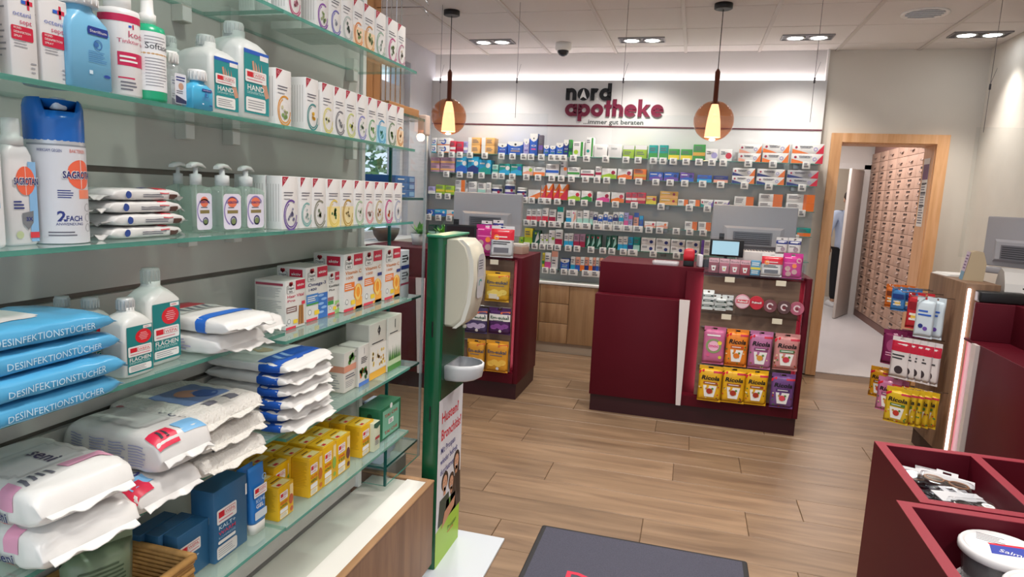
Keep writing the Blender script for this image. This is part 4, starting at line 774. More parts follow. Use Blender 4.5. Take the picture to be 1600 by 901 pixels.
for i in range(2): sp.append((1.31+.04*i, 4.36, .14, .19, '#c978a0', f'pink sweet bag with mug print on the lowest hooks, {ordinal(i+1)} from the aisle', lambda a, w, h: ricola(a, w, h, '#7a3a6a', '#d89a3a'), 'pink bags on the lowest hooks'))
for i in range(5): sp.append((1.30+.036*i, 4.14, .13, .19, '#d8b426', f'lemon yellow sweet bag, {ordinal(i+1)} from the aisle on the lowest hooks', lambda a, w, h: ricola(a, w, h, '#4a7a3a', '#c0392b'), 'yellow bags on the lowest hooks'))
rows(.47, sp, (4.60, 4.36, 4.14))
b_ = tag(empty('brochure_holder', (1.56, 4.33, 1.1205), R_(-100)), 'small tan brochure holder with pink and blue leaflet on the wooden end panel', 'holder')
MB().prism([(-.03, 0), (.07, 0), (.075, .1), (.055, .165), (.02, .17), (-.005, .16)], -.05, .05, M('#a8977c', .6), plane='yz').build('side_block', b_)
a = Art((-.05, -.0305, 0), (1, 0, 0), (0, .14, .99)); a.rect(0, 0, .1, .165, M('#c9b9cc', .5)); a.rect(0, 0, .1, .05, M('#6f9ab4', .5), 1); a.lines(.015, .06, .085, .15, 5, M('#6a4a7a', .5), 1); a.build('leaflet', b_)
b_ = tag(empty('leaflet_stack', (1.565, 4.58, 1.1205), .1), 'loose white leaflets lying flat on the wooden end panel', 'leaflet'); b = MB()
for i in range(4): b.box(-.07+.006*i, .07+.004*i, -.1, .1-.005*i, .003*i, .003*i+.0028, WHITE)
b.build('sheet', b_)
b_ = tag(empty('label_printer', (1.845, 4.22, 1.0305), R_(-12)), 'rounded white device with green display and black slot on the right counter', 'printer')
pr = [(-.14, 0), (.15, 0), (.15, .06), (.10, .14), (.03, .175), (-.06, .16), (-.12, .10), (-.145, .04)]
b = MB(); b.prism(pr, -.15, .15, M('#b4b2b0', .4), plane='yz', smooth=False); b.build('housing', b_)
a = Art((-.07, -.1305, .075), (1, 0, 0), (0, .42, .9)); a.rect(0, 0, .11, .022, M('#0c1a10', .2)); a.rect(.05, .003, .09, .019, M('#20c060', .3, emit=1.5), 1); a.build('status_display', b_)
MB().prism([(a_*1.05, c_*1.05) for a_, c_ in pr[2:7]]+[(-.05, .09), (.08, .05)], .09, .152, BLACK, plane='yz').build('paper_slot', b_)
b_ = tag(empty('cash_box', (1.62, 4.06, 1.0305), .0), 'flat black box pushed under the wooden shelf edge of the right counter', 'box'); MB().rbox(-.1, .12, -.05, .03, 0, .06, BLACK, .01).build('housing', b_)
MB().tube([(.12, -.02, .05), (.16, -.05, .03), (.2, -.08, .004)], .004, WHITE, 6).build('cable', b_)

# ================================================================== FRONT BINS, MAT
def bin_(x0, x1, y0, y1, zt, zf, divs, lab, colors, mats_floor):
    t = tag(empty('display_bin', (0, 0, 0)), lab, 'bin', 'maroon offer bins')
    e = .03
    def wall(n, a, b_, c, d):
        q = MB(); q.box(a, b_, c, d, 0, zt-.002, MAROON); q.box(a, b_, c, d, zt-.002, zt, MAROON_RIM); q.build(n, t)
    wall('side_wall', x0, x0+e, y0, y1); wall('side_wall', x1-e, x1, y0, y1); wall('rear_wall', x0+e, x1-e, y1-e, y1); wall('front_wall', x0+e, x1-e, y0, y0+e)
    for d in divs: wall('divider', d-e/2, d+e/2, y0+e, y1-e)
    xs_ = [x0+e]+[v for d in divs for v in (d-e/2, d+e/2)]+[x1-e]
    for i in range(0, len(xs_), 2): MB().box(xs_[i], xs_[i+1], y0+e, y1-e, zf-.01, zf, mats_floor[i//2]).build('floor_board', t)
    return t
bin_(.675, 1.60, 1.965, 2.452, .70, .54, (.975,), 'maroon two-part offer bin with reading glasses, behind the bin of tubs', None, (MAROON, M('#8a2410', .45)))
bin_(.612, 1.60, 1.20, 1.955, .70, .46, (1.12,), 'maroon offer bin holding white lidded tubs at the right front', None, (MAROON, MAROON))
def tub(x, y, z, lab, rz, r=.093):
    t = tag(empty('tub', (x, y, z), rz), lab, 'tub', 'white lidded tubs of pastilles')
    MB().lathe([(r*.80, 0), (r*.83, .004), (r*.93, .085), (r*.96, .09)], 30, glassy('tub_plastic', (.7, .7, .72), .1, .5, .25, (.6, .6, .62))).build('body', t)
    o = MB().lathe([(.001, .004), (r*.76, .004), (r*.86, .07), (.001, .076)], 20, M('#2e2a2c', .6, var=.5, scale=90, bump=.6)).build('pastilles', t); o['kind'] = 'stuff'
    MB().lathe([(r*.97, .082), (r*1.02, .086), (r*1.02, .1), (r*.97, .106), (r*.92, .106), (r*.9, .102), (.001, .102)], 32, M('#dcdadb', .4)).build('lid', t)
    a = Art((0, 0, .1022), (1, 0, 0), (0, 1, 0)); a.disc(0, 0, r*.86, M('#e9e7e6', .5), 0, 28)
    a.poly([(-r*.25, -r*.5), (r*.75, -r*.1), (r*.55, r*.4), (-r*.3, r*.05)], M('#2b3fa0', .45), 1); a.poly([(-r*.3, r*.05), (r*.55, r*.4), (r*.5, r*.5), (-r*.35, r*.14)], RED, 1); a.lines(-r*.6, r*.2, r*.1, r*.7, 5, INK, 1); a.text('Salmix', -r*.1, -r*.25, r*.2, WHITE, 2, 'l', .0, .2)
    a.build('printed_label', t)
tub(.825, 1.828, .562, 'white tub with blue and red label, topmost, nearest the back of the bin', -.35); tub(.827, 1.826, .4602, 'white tub underneath the topmost tub in the red bin', .4)
tub(.85, 1.638, .562, 'white tub upper layer, right of the others in the red bin', -.8); tub(.935, 1.635, .4602, 'white tub lower layer, under the right one in the bin', .2); tub(.74, 1.645, .4602, 'white tub lower layer, at the left wall of the bin', -.5); tub(.75, 1.45, .4602, 'white tub lower layer, nearest the camera in the bin', -.2)
def glasses(x, y, z, rz, tilt, fc, lab, card=True, sticker=False):
    t = tag(empty('reading_glasses', (x, y, z+.045), rot=(tilt, random.uniform(-.12, .12), rz)), lab, 'glasses', 'reading glasses in the bin'); f = M(fc, .3)
    b = MB()
    for s in (-1, 1):
        pts = [(s*.033+.026*math.cos(q)*(1 if 1 else 0), .02*math.sin(q), .014) for q in [2*PI*i/16 for i in range(17)]]; b.tube(pts, .0028, f, 5, False)
    b.tube([(-.008, .004, .014), (0, .008, .015), (.008, .004, .014)], .0025, f, 5); b.build('frame', t)
    for s in (-1, 1):
        MB().tube([(s*.059, .006, .014), (s*.062, .01, .008), (s*.01, .028, .006), (-s*.05, .03, .006)], .0024, f, 5).build('temple', t)
        MB().lathe([(.0255, 0), (.0255, .001)], 16, glassy('lens', (.9, .9, .92), .01, .5)).build('lens', t, (s*.033, 0, .0135))
    if card:
        b = MB(); w = M('#c4c4c8', .4); b.box(-.075, .075, .03, .085, .001, .003, w); b.box(-.03, -.012, .085, .105, .001, .003, w); b.box(.012, .03, .085, .105, .001, .003, w); b.box(-.03, .03, .105, .114, .001, .003, w); b.build('hang_card', t)
        MB().rloft([(0, .075, .05, .02), (.018, .072, .047, .02), (.022, .06, .035, .015)], glassy('blister', (.93, .94, .95), .05, .5), 4, True, 0, -.012).build('blister', t)
    if sticker: a = Art((0, 0, .0225), (1, 0, 0), (0, 1, 0)); a.disc(.03, -.01, .018, WHITE, 0, 20, ry=.014); a.lines(.018, -.016, .042, -.004, 2, INK, 1); a.build('sticker', t)
glasses(.80, 2.30, .585, -.25, .1, '#7a5238', 'brown reading glasses on a white hang card, back of the bin'); glasses(.83, 2.235, .61, -.35, .05, '#8a5a3a', 'tortoise brown reading glasses lying across the pile'); glasses(.775, 2.16, .575, -1.2, .1, '#18181c', 'black reading glasses at the left wall of the bin', False)
glasses(.86, 2.10, .60, .35, .15, '#1e2228', 'black reading glasses in blister pack with round white sticker', True, True); glasses(.79, 2.08, .56, .8, .0, '#26262c', 'dark reading glasses in blister pack, under the stickered pack'); glasses(.90, 2.2, .56, -.6, .0, '#b89a86', 'pale pink-brown reading glasses, low beside the divider'); glasses(.80, 2.22, .53, .5, 0, '#3a3a8a', 'violet rimmed reading glasses buried low in the pile')
glasses(.88, 2.30, .535, .1, 0, '#55504c', 'grey reading glasses at the rear wall of the bin')
# entrance mat
mt = tag(empty('door_mat', (-.547, 1.15, 0)), 'dark grey entrance mat with black rubber border and red lettering', 'mat'); W_, L_ = .886, 1.605
MB().rloft([(0, W_/2, L_/2, .012), (.004, W_/2, L_/2, .012), (.006, W_/2-.004, L_/2-.004, .01)], M('#1c1c20', .6), 4, True, W_/2, L_/2).build('rubber_border', mt)
MB().box(.022, W_-.022, .022, L_-.022, .0061, .0105, M('#4a4a58', .95, var=.45, scale=260, bump=.8)).build('carpet_pile', mt)
p = onz(874, 915, .0106); a = Art((p.x+.547, p.y-1.15, .0107), (1, 0, 0), (0, 1, 0)); a.text('Dial', 0, 0, .118, M('#c8324a', .9), 1, bold=.012); a.build('lettering', mt)
# green dispenser stand
st = tag(empty('dispenser_stand', (-.935, 2.24, 0)), 'tall green hand sanitiser stand with poster on a white foot plate', 'stand'); gr = M('#0f5a38', .22); grd = M('#0b3f2a', .25)
MB().rbox(0, .062, 0, .275, .012, 1.325, gr, .002, 2).build('column', st); MB().box(.0621, .0635, .02, .255, .7, 1.3, grd).build('front_plate', st); MB().rbox(-.004, .067, -.004, .279, 1.325, 1.334, M('#3f9a78', .3), .003).build('top_cap', st)
MB().rbox(-.12, .26, -.1, .33, 0, .012, M('#c9d0d8', .3), .003).build('foot_plate', st)
for z in (.33, .62, .95): MB().box(.026, .032, -.0012, .001, z, z+.06, BLACK).build('slot', st)
a = Art((.0638, .004, .012), (0, 1, 0), (0, 0, 1)); W_, H_ = .267, .69
a.rect(0, 0, W_, H_, M('#d9dae0', .4)); a.poly([(0, 0), (W_, 0), (W_, .2), (0, .15)], M('#9cc43a', .4), 1)
a.text('Husten?', .03, .59, .045, RED, 2, bold=.02, fit=.19); a.text('Bronchitis?', .03, .52, .045, RED, 2, bold=.02, fit=.225)
for i, s_ in enumerate(('Mit Prospan', 'wieder befreit', 'durchatmen.')): a.text(s_, .03, .465-.045*i, .027, M('#3a3f8a', .4), 2, bold=.01, fit=(.16, .19, .165)[i])
for (cx, cy, r, hc, lh) in ((.085, .33, .03, '#2e2018', .0), (.16, .30, .027, '#3a261a', .05), (.215, .37, .03, '#2a1c16', .16)):
    a.poly([(cx-.065, .16), (cx-.05, cy-.06), (cx+.05, cy-.06), (cx+.065, .16)], M(('#37453a', '#5c8a3e', '#453a34')[int(cx*10) % 3], .5), 2)
    a.disc(cx, cy+.006, r*1.22, M(hc, .5), 3, 16, ry=r*1.35)
    if lh: a.poly([(cx-r*1.25, cy), (cx+r*1.25, cy), (cx+r*1.5, cy-lh), (cx+r*.7, cy-lh)], M(hc, .5), 3)
    a.rect(cx-r*.4, cy-r*1.8, cx+r*.4, cy-r*.5, M('#c08a6c', .5), 4); a.disc(cx, cy-.004, r*.85, M('#cd9a7c', .5), 4, 16, ry=r*1.15)
    a.disc(cx-.01, cy+.002, .003, DARK, 5, 6); a.disc(cx+.01, cy+.002, .003, DARK, 5, 6); a.rect(cx-.01, cy-.02, cx+.01, cy-.016, M('#e9dcd6', .5), 5)
a.poly([(.06, .14), (.2, .18), (.21, .22), (.09, .2)], M('#c08a6c', .5), 5); a.text('Prospan', .13, .1, .02, M('#2a5a2a', .4), 3, fit=.1); a.rect(.13, .09, .2, .094, RED, 3)
a.build('poster', st)
# dispenser on the stand
b = MB(); cream = M('#d9d4c2', .3); prof = [(.0, 0), (.045, .0), (.078, .03), (.098, .10), (.108, .19), (.104, .26), (.088, .31), (.06, .335), (.0, .335)]
rings = []
for t_, ins in ((0, .02), (.006, .008), (.02, 0), (.15, 0), (.164, .008), (.17, .02)): rings.append([(max(0, x-ins), t_, ins*.6+z*(1-ins*2.2)) for x, z in prof])
dsp = tag(empty('soap_dispenser', (-.8715, 2.275, .985)), 'cream white wall dispenser fixed to the green stand', 'dispenser')
b.loft(rings, cream, True, True); b.build('housing', dsp)
q = MB()
for i in range(2, len(prof)-1):
    (x0, z0), (x1, z1) = prof[i-1], prof[i]; q.face([(x0+.002, -.0015, z0), (x0-.014, -.0015, z0), (x1-.014, -.0015, z1), (x1+.002, -.0015, z1)], M('#efece2', .3))
q.build('white_edge', dsp)
a = Art((.106, .05, .11), (0, 1, 0), (.02, 0, 1)); a.rr(0, 0, .075, .17, .02, M('#c3c3c6', .3)); a.lines(.01, .11, .06, .15, 4, INK, 1); a.ring(.038, .055, .012, .018, cm('teal'), 1, 30, 200); a.build('window_panel', dsp)
MB().tube([(.05, .085, 0), (.05, .085, -.012)], .008, cream, 8).build('nozzle', dsp)
dt = tag(empty('drip_tray', (-.8715, 2.29, .77)), 'white drip tray with grey bowl under the dispenser', 'tray'); wm = M('#d3d5d8', .3)
def dshape(s_, z): return [(s_*x-.0*(1-s_), .08+s_*y, z) for x, y in [(.0, -.085), (.06, -.085), (.1, -.065), (.125, -.03), (.132, 0), (.125, .03), (.1, .065), (.06, .085), (.0, .085)]]
b = MB(); b.loft([dshape(.8, 0), dshape(.95, .012), dshape(1, .05), dshape(1, .062)], wm, False); b.loft([dshape(1, .062), [(x*.9+.006, .08+(y-.08)*.88, .064) for x, y, z in dshape(1, 0)]], wm, False); b.face(dshape(.8, 0), wm); b.build('shell', dt)
b = MB(); b.loft([[(x*.9+.006, .08+(y-.08)*.88, .063) for x, y, z in dshape(1, 0)], [(x*.75+.01, .08+(y-.08)*.72, .015) for x, y, z in dshape(1, 0)]], M('#8d9096', .4), False); b.face([(x*.75+.01, .08+(y-.08)*.72, .015) for x, y, z in dshape(1, 0)], M('#8d9096', .4)); b.build('bowl', dt)

# ================================================================== GLASS CABINET BEHIND THE SHELF END
VX = -1.0; VY0, VY1 = 2.06, 2.37
vt = tag(empty('glass_cabinet', (VX, VY0, 0)), 'tall narrow glass cabinet with dark green glass shelves at the end of the shelf wall', 'cabinet'); vw, vl = .36, VY1-VY0
MB().box(-vw, -vw+.006, 0, vl, .42, 1.75, CLEAR, top=EDGE).build('rear_pane', vt); MB().box(-vw, 0, vl-.006, vl, .42, 1.75, CLEAR, top=EDGE).build('side_pane', vt); MB().box(-vw, 0, -.0, .006, .42, 1.75, CLEAR, top=EDGE, side=CLEAR).build('side_pane', vt)
MB().box(-.006, 0, .006, vl-.006, .42, 1.75, CLEAR, top=EDGE).build('front_pane', vt)
VZ = (.49, .814, 1.085, 1.465)
for z in VZ: MB().box(-vw+.006, -.008, .007, vl-.007, z-.009, z, SHELF, side=TEALEDGE).build('glass_shelf', vt)
MB().box(-vw, 0, 0, vl, 1.75, 1.758, SHELF, side=TEALEDGE).build('top_plate', vt)
MB().box(-vw, -.06, .14, vl, 0, .42, M('#b9b4ae', .5)).build('plinth', vt); MB().box(-.008, .001, -.001, .007, .42, 1.75, TEALEDGE).build('edge_strip', vt); MB().box(-.006, .0015, vl-.012, vl+.001, .42, 1.75, glassy('frosted_strip', (.85, .9, .92), .2, .5, .3, (.8, .85, .88))).build('edge_strip', vt)
MB().rbox(-.03, .006, vl-.03, vl+.012, 1.70, 1.775, M('#e9cdbd', .5), .006).build('corner_clamp', vt)
def stackbox(x, y, z, wx, wy, h, col, lab, grp, art=None, cat='carton', name='carton', rz=PI/2):
    o = carton(wy, wx, h-.0006, M(col, .45), name); o.location = (x, y, z+.0004); o.rotation_euler = (0, 0, rz); tag(o, lab, cat, grp)
    if art: a = Art((0, -.0001, 0)); art(a, wy, h-.0006); a.build('printed_front', o)
    return o
def bluebox(a, w, h): a.rect(w*.7, h*.2, w*.95, h*.8, M('#8fb8dc', .4)); a.lines(w*.1, h*.3, w*.5, h*.7, 1, WHITE)
for i in range(3): stackbox(-1.03, 2.16, 1.4655+.026*i, .2, .17, .026, '#2f6fb0', f'flat blue carton, {("bottom", "middle", "top")[i]} of the tall stack in the glass cabinet', 'flat blue cartons in the glass cabinet', bluebox)
for i in range(2): stackbox(-1.05, 2.075, 1.4655+.026*i, .2, .08, .026, '#2a63a4', f'flat blue carton at the near side of the glass cabinet, {("bottom", "top")[i]} one', 'flat blue cartons in the glass cabinet', bluebox)
def navyw(a, w, h): a.rect(0, h*.62, w, h*.7, cm('navy')); a.rect(0, h*.3, w, h*.34, M('#a83a5a', .5)); a.lines(w*.1, h*.75, w*.8, h*.92, 3, DARK); a.lines(w*.1, h*.4, w*.8, h*.58, 3, INK); a.disc(w*.75, h*.5, w*.1, DARK, 2); a.disc(w*.75, h*.83, w*.1, DARK, 2)
for i in range(2): stackbox(-1.02, 2.125+.075*i, 1.0855, .1, .07, .185, '#d9dee4', f'white carton with navy bands in the glass cabinet, {("left", "right")[i]} one', 'navy banded cartons', navyw)
for i in range(3): stackbox(-1.03-.02*i, 2.08+.085*i, .4905, .12, .08, .17, '#b9c4d6', f'pale lavender blue carton on the lowest glass shelf, {ordinal(i+1)} from the left', 'pale cartons in the glass cabinet', lambda a, w, h: a.lines(w*.1, h*.2, w*.9, h*.8, 5, M('#93a2bc', .5)))
stackbox(-1.20, 2.09, .4905, .1, .2, .16, '#20242a', 'dark carton at the back of the lowest glass shelf', None)
card = M('#b07d4e', .75, var=.06, scale=12)
o = MB().rbox(-.07, .07, -.06, .06, 0, .5, card, .003).build('cardboard_box', None, (-1.26, 2.30, 1.7585)); tag(o, 'tall brown cardboard box standing on top of the glass cabinet', 'box')
b = MB(); b.box(-.071, .071, -.012, .012, .4995, .5008, M('#c9a57a', .4)); b.build('packing_tape', o)
o = MB().rbox(-.07, .08, -.13, .12, 0, .03, card, .003).build('cardboard_box', None, (-1.095, 2.20, 1.7585)); tag(o, 'flat brown cardboard box lying on top of the glass cabinet', 'box'); b = MB(); b.box(-.02, .02, -.1305, .1205, .0295, .0308, M('#c9a57a', .4)); b.build('packing_tape', o)
wr = tag(empty('wire_rack', (-1.12, 2.29, 1.789)), 'bundle of chrome wire rack on top of the flat cardboard box', 'rack')
b = MB()
for i in range(5): b.tube([(.02*i-.04, 0, 0), (.02*i-.04, 0, .55), (.02*i-.04, -.03+.05*(i % 2), .60)], .0025, CHROME, 5)
b.build('upright_wire', wr); b = MB()
for i in range(7): b.tube([(-.06, .0, .36+.035*i), (.12, .01, .36+.035*i), (.14, .012, .33+.035*i)], .002, CHROME, 5)
b.build('cross_wire', wr)
# things on the window sill and left counter top seen through the glass
o = MB().lathe([(.11, 0), (.17, .05), (.19, .10), (.175, .10), (.15, .05), (.001, .03)], 22, M('#5a4a40', .8, var=.2, bump=.4)).build('basket_bowl', None, (-2.46, 5.0, 1.0572)); o.scale.x = .45; tag(o, 'dark brown bowl on the window sill behind the glass shelves', 'bowl')
for i, (px, yy) in enumerate(((640, 4.85), (660, 4.95))):
    o = tag(empty('potted_plant', (-2.1+.17*i, yy, 1.0552)), ('small green potted plant on the left counter, nearer the window', 'lime green potted plant on the left counter beside the dark display')[i], 'plant'); MB().lathe([(.05, 0), (.065, .09), (.06, .09), (.001, .075)], 16, M('#d8d8d4', .5)).build('pot', o); b = MB()
    for k in range(60):
        d = Vector((random.gauss(0, 1), random.gauss(0, 1), abs(random.gauss(0, 1)))).normalized(); u = d.cross(Vector((.3, .2, 1))).normalized()*.018; c0 = Vector((0, 0, .08)); L = random.uniform(.06, .12); b.face([c0, c0+d*L*.6+u, c0+d*L, c0+d*L*.6-u], M(random.choice(('#5fae3a', '#86c850', '#3f8a3a')), .5))
    q = b.build('leaves', o); q['kind'] = 'stuff'

# ================================================================== LEFT SHELF WALL
PXB, PY0, PY1, XF = -1.11, -.2, 2.04, -.90
pw = tag(empty('slat_wall', (PXB, 0, 0)), 'grey-white slatted shelf wall with dark slots along the left side', 'wall panel'); pan = M('#c9c6c1', .6)
zs = [.41, .79, 1.03, 1.27, 1.51, 1.75, 1.99, 2.45]
for z0, z1 in zip(zs, zs[1:]):
    MB().box(-.02, 0, PY0, PY1, z0+.006, z1-.006, pan).build('panel_board', pw); MB().box(-.02, -.012, PY0, PY1, z1-.006, z1+.006, M('#77736c', .4, .3)).build('slot_strip', pw)
MB().box(-.03, .012, PY1, PY1+.022, .41, 2.45, M('#e6e6e4', .4)).build('end_upright', pw); MB().box(-.05, -.02, PY0, PY1, .0, 2.45, M('#b9b6b0', .6)).build('backing', pw)
pl = tag(empty('shelf_plinth', (0, 0, 0)), 'long oak plinth box with white top under the glass shelves', 'plinth'); pwd = wood('plinth_oak', '#7f6048', '#92715a', '#a27f62', (13, 13, 1.3), 2, .5, .03)
b = MB(); b.box(-.885, -.863, PY0, 2.19, .07, .405, pwd); b.build('front_board', pl); MB().box(-1.25, -.885, 2.168, 2.19, .07, .405, pwd).build('end_board', pl)
rim = wood('plinth_rim', '#9c7552', '#ad8560', '#b98f6a', (13, 1.2, 13), 2, .45, .02)
MB().rbox(-.885, -.861, PY0, 2.192, .405, .412, rim, .002, 2).build('rim', pl); MB().rbox(-1.25, -.885, 2.17, 2.192, .405, .412, rim, .002, 2).build('rim', pl)
MB().box(-1.109, -.963, PY0, 2.17, .385, .402, M('#d6d6cd', .4)).build('inner_top', pl); MB().box(-.963, -.885, PY0, 2.17, .385, .408, M('#f1f0ea', .4)).build('front_panel', pl); MB().box(-1.109, -.90, PY0, 2.13, 0, .07, M('#cfcac2', .5)).build('toe_kick', pl)
LV = dict(a=1.874, b=1.627, c=1.39, dl=1.152, dr=1.13, el=.912, er=.889, fl=.664, fr=.66)
YJ = 1.31
def gshelf(y0, y1, z, lab, xf=XF):
    t = tag(empty('glass_shelf', (PXB, y0, z)), lab, 'shelf', 'glass shelves of the left wall'); L = y1-y0
    MB().box(.002, xf-PXB, 0, L, -.008, 0, SHELF, side=EDGE).build('glass_plate', t)
    for yy in ((.07, L-.07) if y0 > 1 else (.2, L-.08)): MB().box(.001, .028, yy-.014, yy+.014, -.043, -.0085, BRK).box(.028, .0295, yy-.0125, yy+.0125, -.041, -.012, WHITE).build('bracket', t)
    return t
for k, nme in (('a', 'topmost'), ('b', 'second from top'), ('c', 'third from top')):
    gshelf(.25, YJ-.001, LV[k], f'{nme} green-tinted glass shelf, near half of the left wall'); gshelf(YJ+.001, 2.03, LV[k], f'{nme} green-tinted glass shelf, far half of the left wall')
gshelf(.25, YJ-.001, LV['dl'], 'glass shelf carrying the sky blue wipe packs and teal labelled bottles'); gshelf(YJ+.001, 2.03, LV['dr'], 'glass shelf carrying the vitamin cartons')
gshelf(.25, YJ-.001, LV['el'], 'glass shelf under the heaped white wipe packs'); gshelf(YJ+.001, 2.03, LV['er'], 'glass shelf with the tea tin and herbal tea cartons')
gshelf(.25, YJ-.001, LV['fl'], 'lowest glass shelf, near half, with basket and blue cartons'); gshelf(YJ+.001, 2.03, LV['fr'], 'lowest glass shelf, far half, with yellow tea cartons')
def box_front(px0, px1, yb, z, h=None, yt=None, d=.08, xoff=0):
    """front face towards the aisle: from picture columns and foot line to shelf position"""
    m = onz((px0+px1)/2, yb, z); X = min(m.x+xoff, XF-.004); a, b_ = onx(px0, yb, X), onx(px1, yb, X)
    if h is None: h = onx((px0+px1)/2, yt, X).z-z
    return X, a.y, b_.y-a.y, h
def scarton(px0, px1, yb, z, col, lab, grp, art=None, side=None, h=None, yt=None, d=.07, name='carton', X=None, top=None, rows_=0):
    if X is None: X, y, w, h = box_front(px0, px1, yb, z, h, yt)
    else: a, b_ = onx(px0, yb, X), onx(px1, yb, X); y, w = a.y, b_.y-a.y; h = h or onx((px0+px1)/2, yt, X).z-z
    d = min(d, X-PXB-.002); o = carton(w, d, h, M(col, .45), name); o.location = (X, y, z+.0005); o.rotation_euler = (0, 0, PI/2); tag(o, lab, 'carton', grp)
    if art: a = Art((0, -.0001, 0)); art(a, w, h); a.build('printed_front', o)
    if side: a = Art((-.0001, d, 0), (0, -1, 0), (0, 0, 1)); side(a, d, h); a.build('printed_side', o)
    if top: a = Art((0, 0, h+.0001), (1, 0, 0), (0, 1, 0)); top(a, w, d); a.build('printed_top', o)
    return o, X, y, w, h, d
# ---- tea cartons with coloured rings
def tea(ring, blob, bgc=None):
    def f(a, w, h):
        if bgc: a.rect(0, 0, w, h*.42, M(bgc, .45), 0)
        a.poly([(w*.03, h*.99), (w*.42, h*.99), (w*.03, h*.8)], M('#b3203a', .45), 1); a.ring(w*.16, h*.93, w*.05, w*.065, M('#e9c6cc', .5), 2, n=10)
        a.lines(w*.12, h*.62, w*.85, h*.72, 2, INK, 1, .35); a.lines(w*.12, h*.55, w*.6, h*.6, 1, GREY, 1, .3)
        cx, cy = w*.56, h*.27; rc_ = M(ring, .45); a.ring(cx, cy, w*.40, w*.46, rc_, 1, 60, 330, 20, 1.25); a.ring(cx, cy, w*.33, w*.37, rc_, 1, 110, 360, 18, 1.25)
        for i in range(9): t = random.random()*6.28; q = random.random()*w*.2; a.disc(cx+q*math.cos(t), cy+1.3*q*math.sin(t), w*random.uniform(.04, .09), M(random.choice(blob), .5), 2, 7)
    return f
def vlines(a, w, h):
    for i in range(5): a.rect(w*(.12+.17*i), h*.15, w*(.15+.17*i), h*.85, M('#bdbab8', .5), 0)
GRN = ('#6d8a4a', '#4f6b3c', '#9aa878')
T1 = [(449, 470.5, 36, '#c0507a', ('#7a2a3a', '#c98a9a'), None, 'rose'), (494.5, 513, 50, '#8a4aa8', GRN, None, 'violet'), (515.5, 533, 59, '#6f6ab8', ('#b9bcc8', '#8f98a8'), None, 'lavender blue'), (534, 551, 68, '#b9c4c0', ('#2f3a34', '#4f5f54'), None, 'pale grey'), (551.5, 567, 75.5, '#d9803a', GRN, '#f0d2b4', 'orange'), (568, 585, 83, '#c88a4a', GRN, '#efd2b0', 'ochre'), (586, 602, 91, '#9ab8a4', ('#c9d4cc', '#a9bcae'), None, 'mint'), (605, 620, 98.5, '#c0508a', GRN, None, 'pink'), (620.5, 633, 104.5, '#b87a94', ('#8a8a7a', '#c0b8a8'), None, 'old rose')]
T2 = [(431, 455.5, 197, '#d9963a', ('#c9c4a0', '#7a9a5a'), None, 'amber'), (477.5, 497.5, 204, '#3f8a8a', ('#e0b030', '#d99a20'), None, 'teal'), (502.5, 521, 209.5, '#d9cf7a', ('#d9d6a0', '#b9b88a'), None, 'pale yellow'), (522, 539, 213, '#77777f', ('#b9bcc0', '#989ba0'), None, 'dark grey'), (539.5, 556, 217, '#c9d080', ('#7a8a4a', '#b8c060'), None, 'lime'), (557, 573, 221, '#8a8ac8', ('#a9bca8', '#8fa88f'), None, 'lilac'), (574, 587.5, 223.5, '#6fae7a', ('#4f9a3a', '#6fb84a'), None, 'green'), (588, 603, 227, '#3f9ac8', ('#3f9a6a', '#2f8a8a'), '#9ad0e4', 'sky blue'), (604.5, 618.7, 230.5, '#6a8a6a', ('#5f8a4a', '#7fa85f'), None, 'dark green'), (619, 630, 233, '#c8803a', ('#d9a060', '#e4c090'), '#f2d8b8', 'brown orange')]
T3 = [(440.5, 465.5, 357.5, '#6a4a9a', ('#6a6a8a', '#8a8aa0'), None, 'violet'), (469, 487.5, 356, '#7fb4b0', ('#a9bcb8', '#8aa8a0'), None, 'teal'), (488, 509, 354.5, '#8a8a7a', ('#9aa08a', '#6f7a60'), None, 'olive grey'), (511, 531, 353.5, '#e4c860', ('#2f6a3a', '#4f8a4a'), '#f0dc9a', 'yellow'), (533, 552, 352, '#b8923a', ('#e0d0a0', '#c8b070'), '#e8d8a8', 'gold'), (553, 569, 351, '#a9c4a0', ('#8aa87a', '#c0d0b0'), None, 'pale green'), (569.5, 584, 350.5, '#e0909a', ('#c9a8a0', '#a88a7a'), None, 'pink'), (584.5, 599, 350, '#c0b080', ('#a06a3a', '#c89a5a'), None, 'sand'), (599.5, 614, 349, '#c8408a', ('#e08a3a', '#d86a2a'), None, 'magenta'), (614.5, 627.5, 348.5, '#a9b0c8', ('#c9ccd8', '#a8b0c0'), None, 'grey lilac')]
for key, T, nme in (('a', T1, 'topmost'), ('b', T2, 'second'), ('c', T3, 'third')):
    for i, (p, q, yb, rg, bl, bgc, cn) in enumerate(T):
        r = scarton(p, q, yb, LV[key], '#e9e7e5', f'white tea carton with {cn} ring, {ordinal(i+1)} from left on the {nme} glass shelf', f'white tea cartons on the {nme} glass shelf', tea(rg, bl, bgc), vlines, h=.124, d=.042, name='tea_carton', X=-.918)
        if i in (0, 1) or (key == 'a' and i < 4):                       # the same tea stands behind
            for k in (1, 2):
                c = copytree(r[0]); c.location.x -= .0435*k; c['label'] = f'white tea carton with {cn} ring, {("directly behind", "rearmost behind")[k-1]} the {ordinal(i+1)} carton on the {nme} shelf'
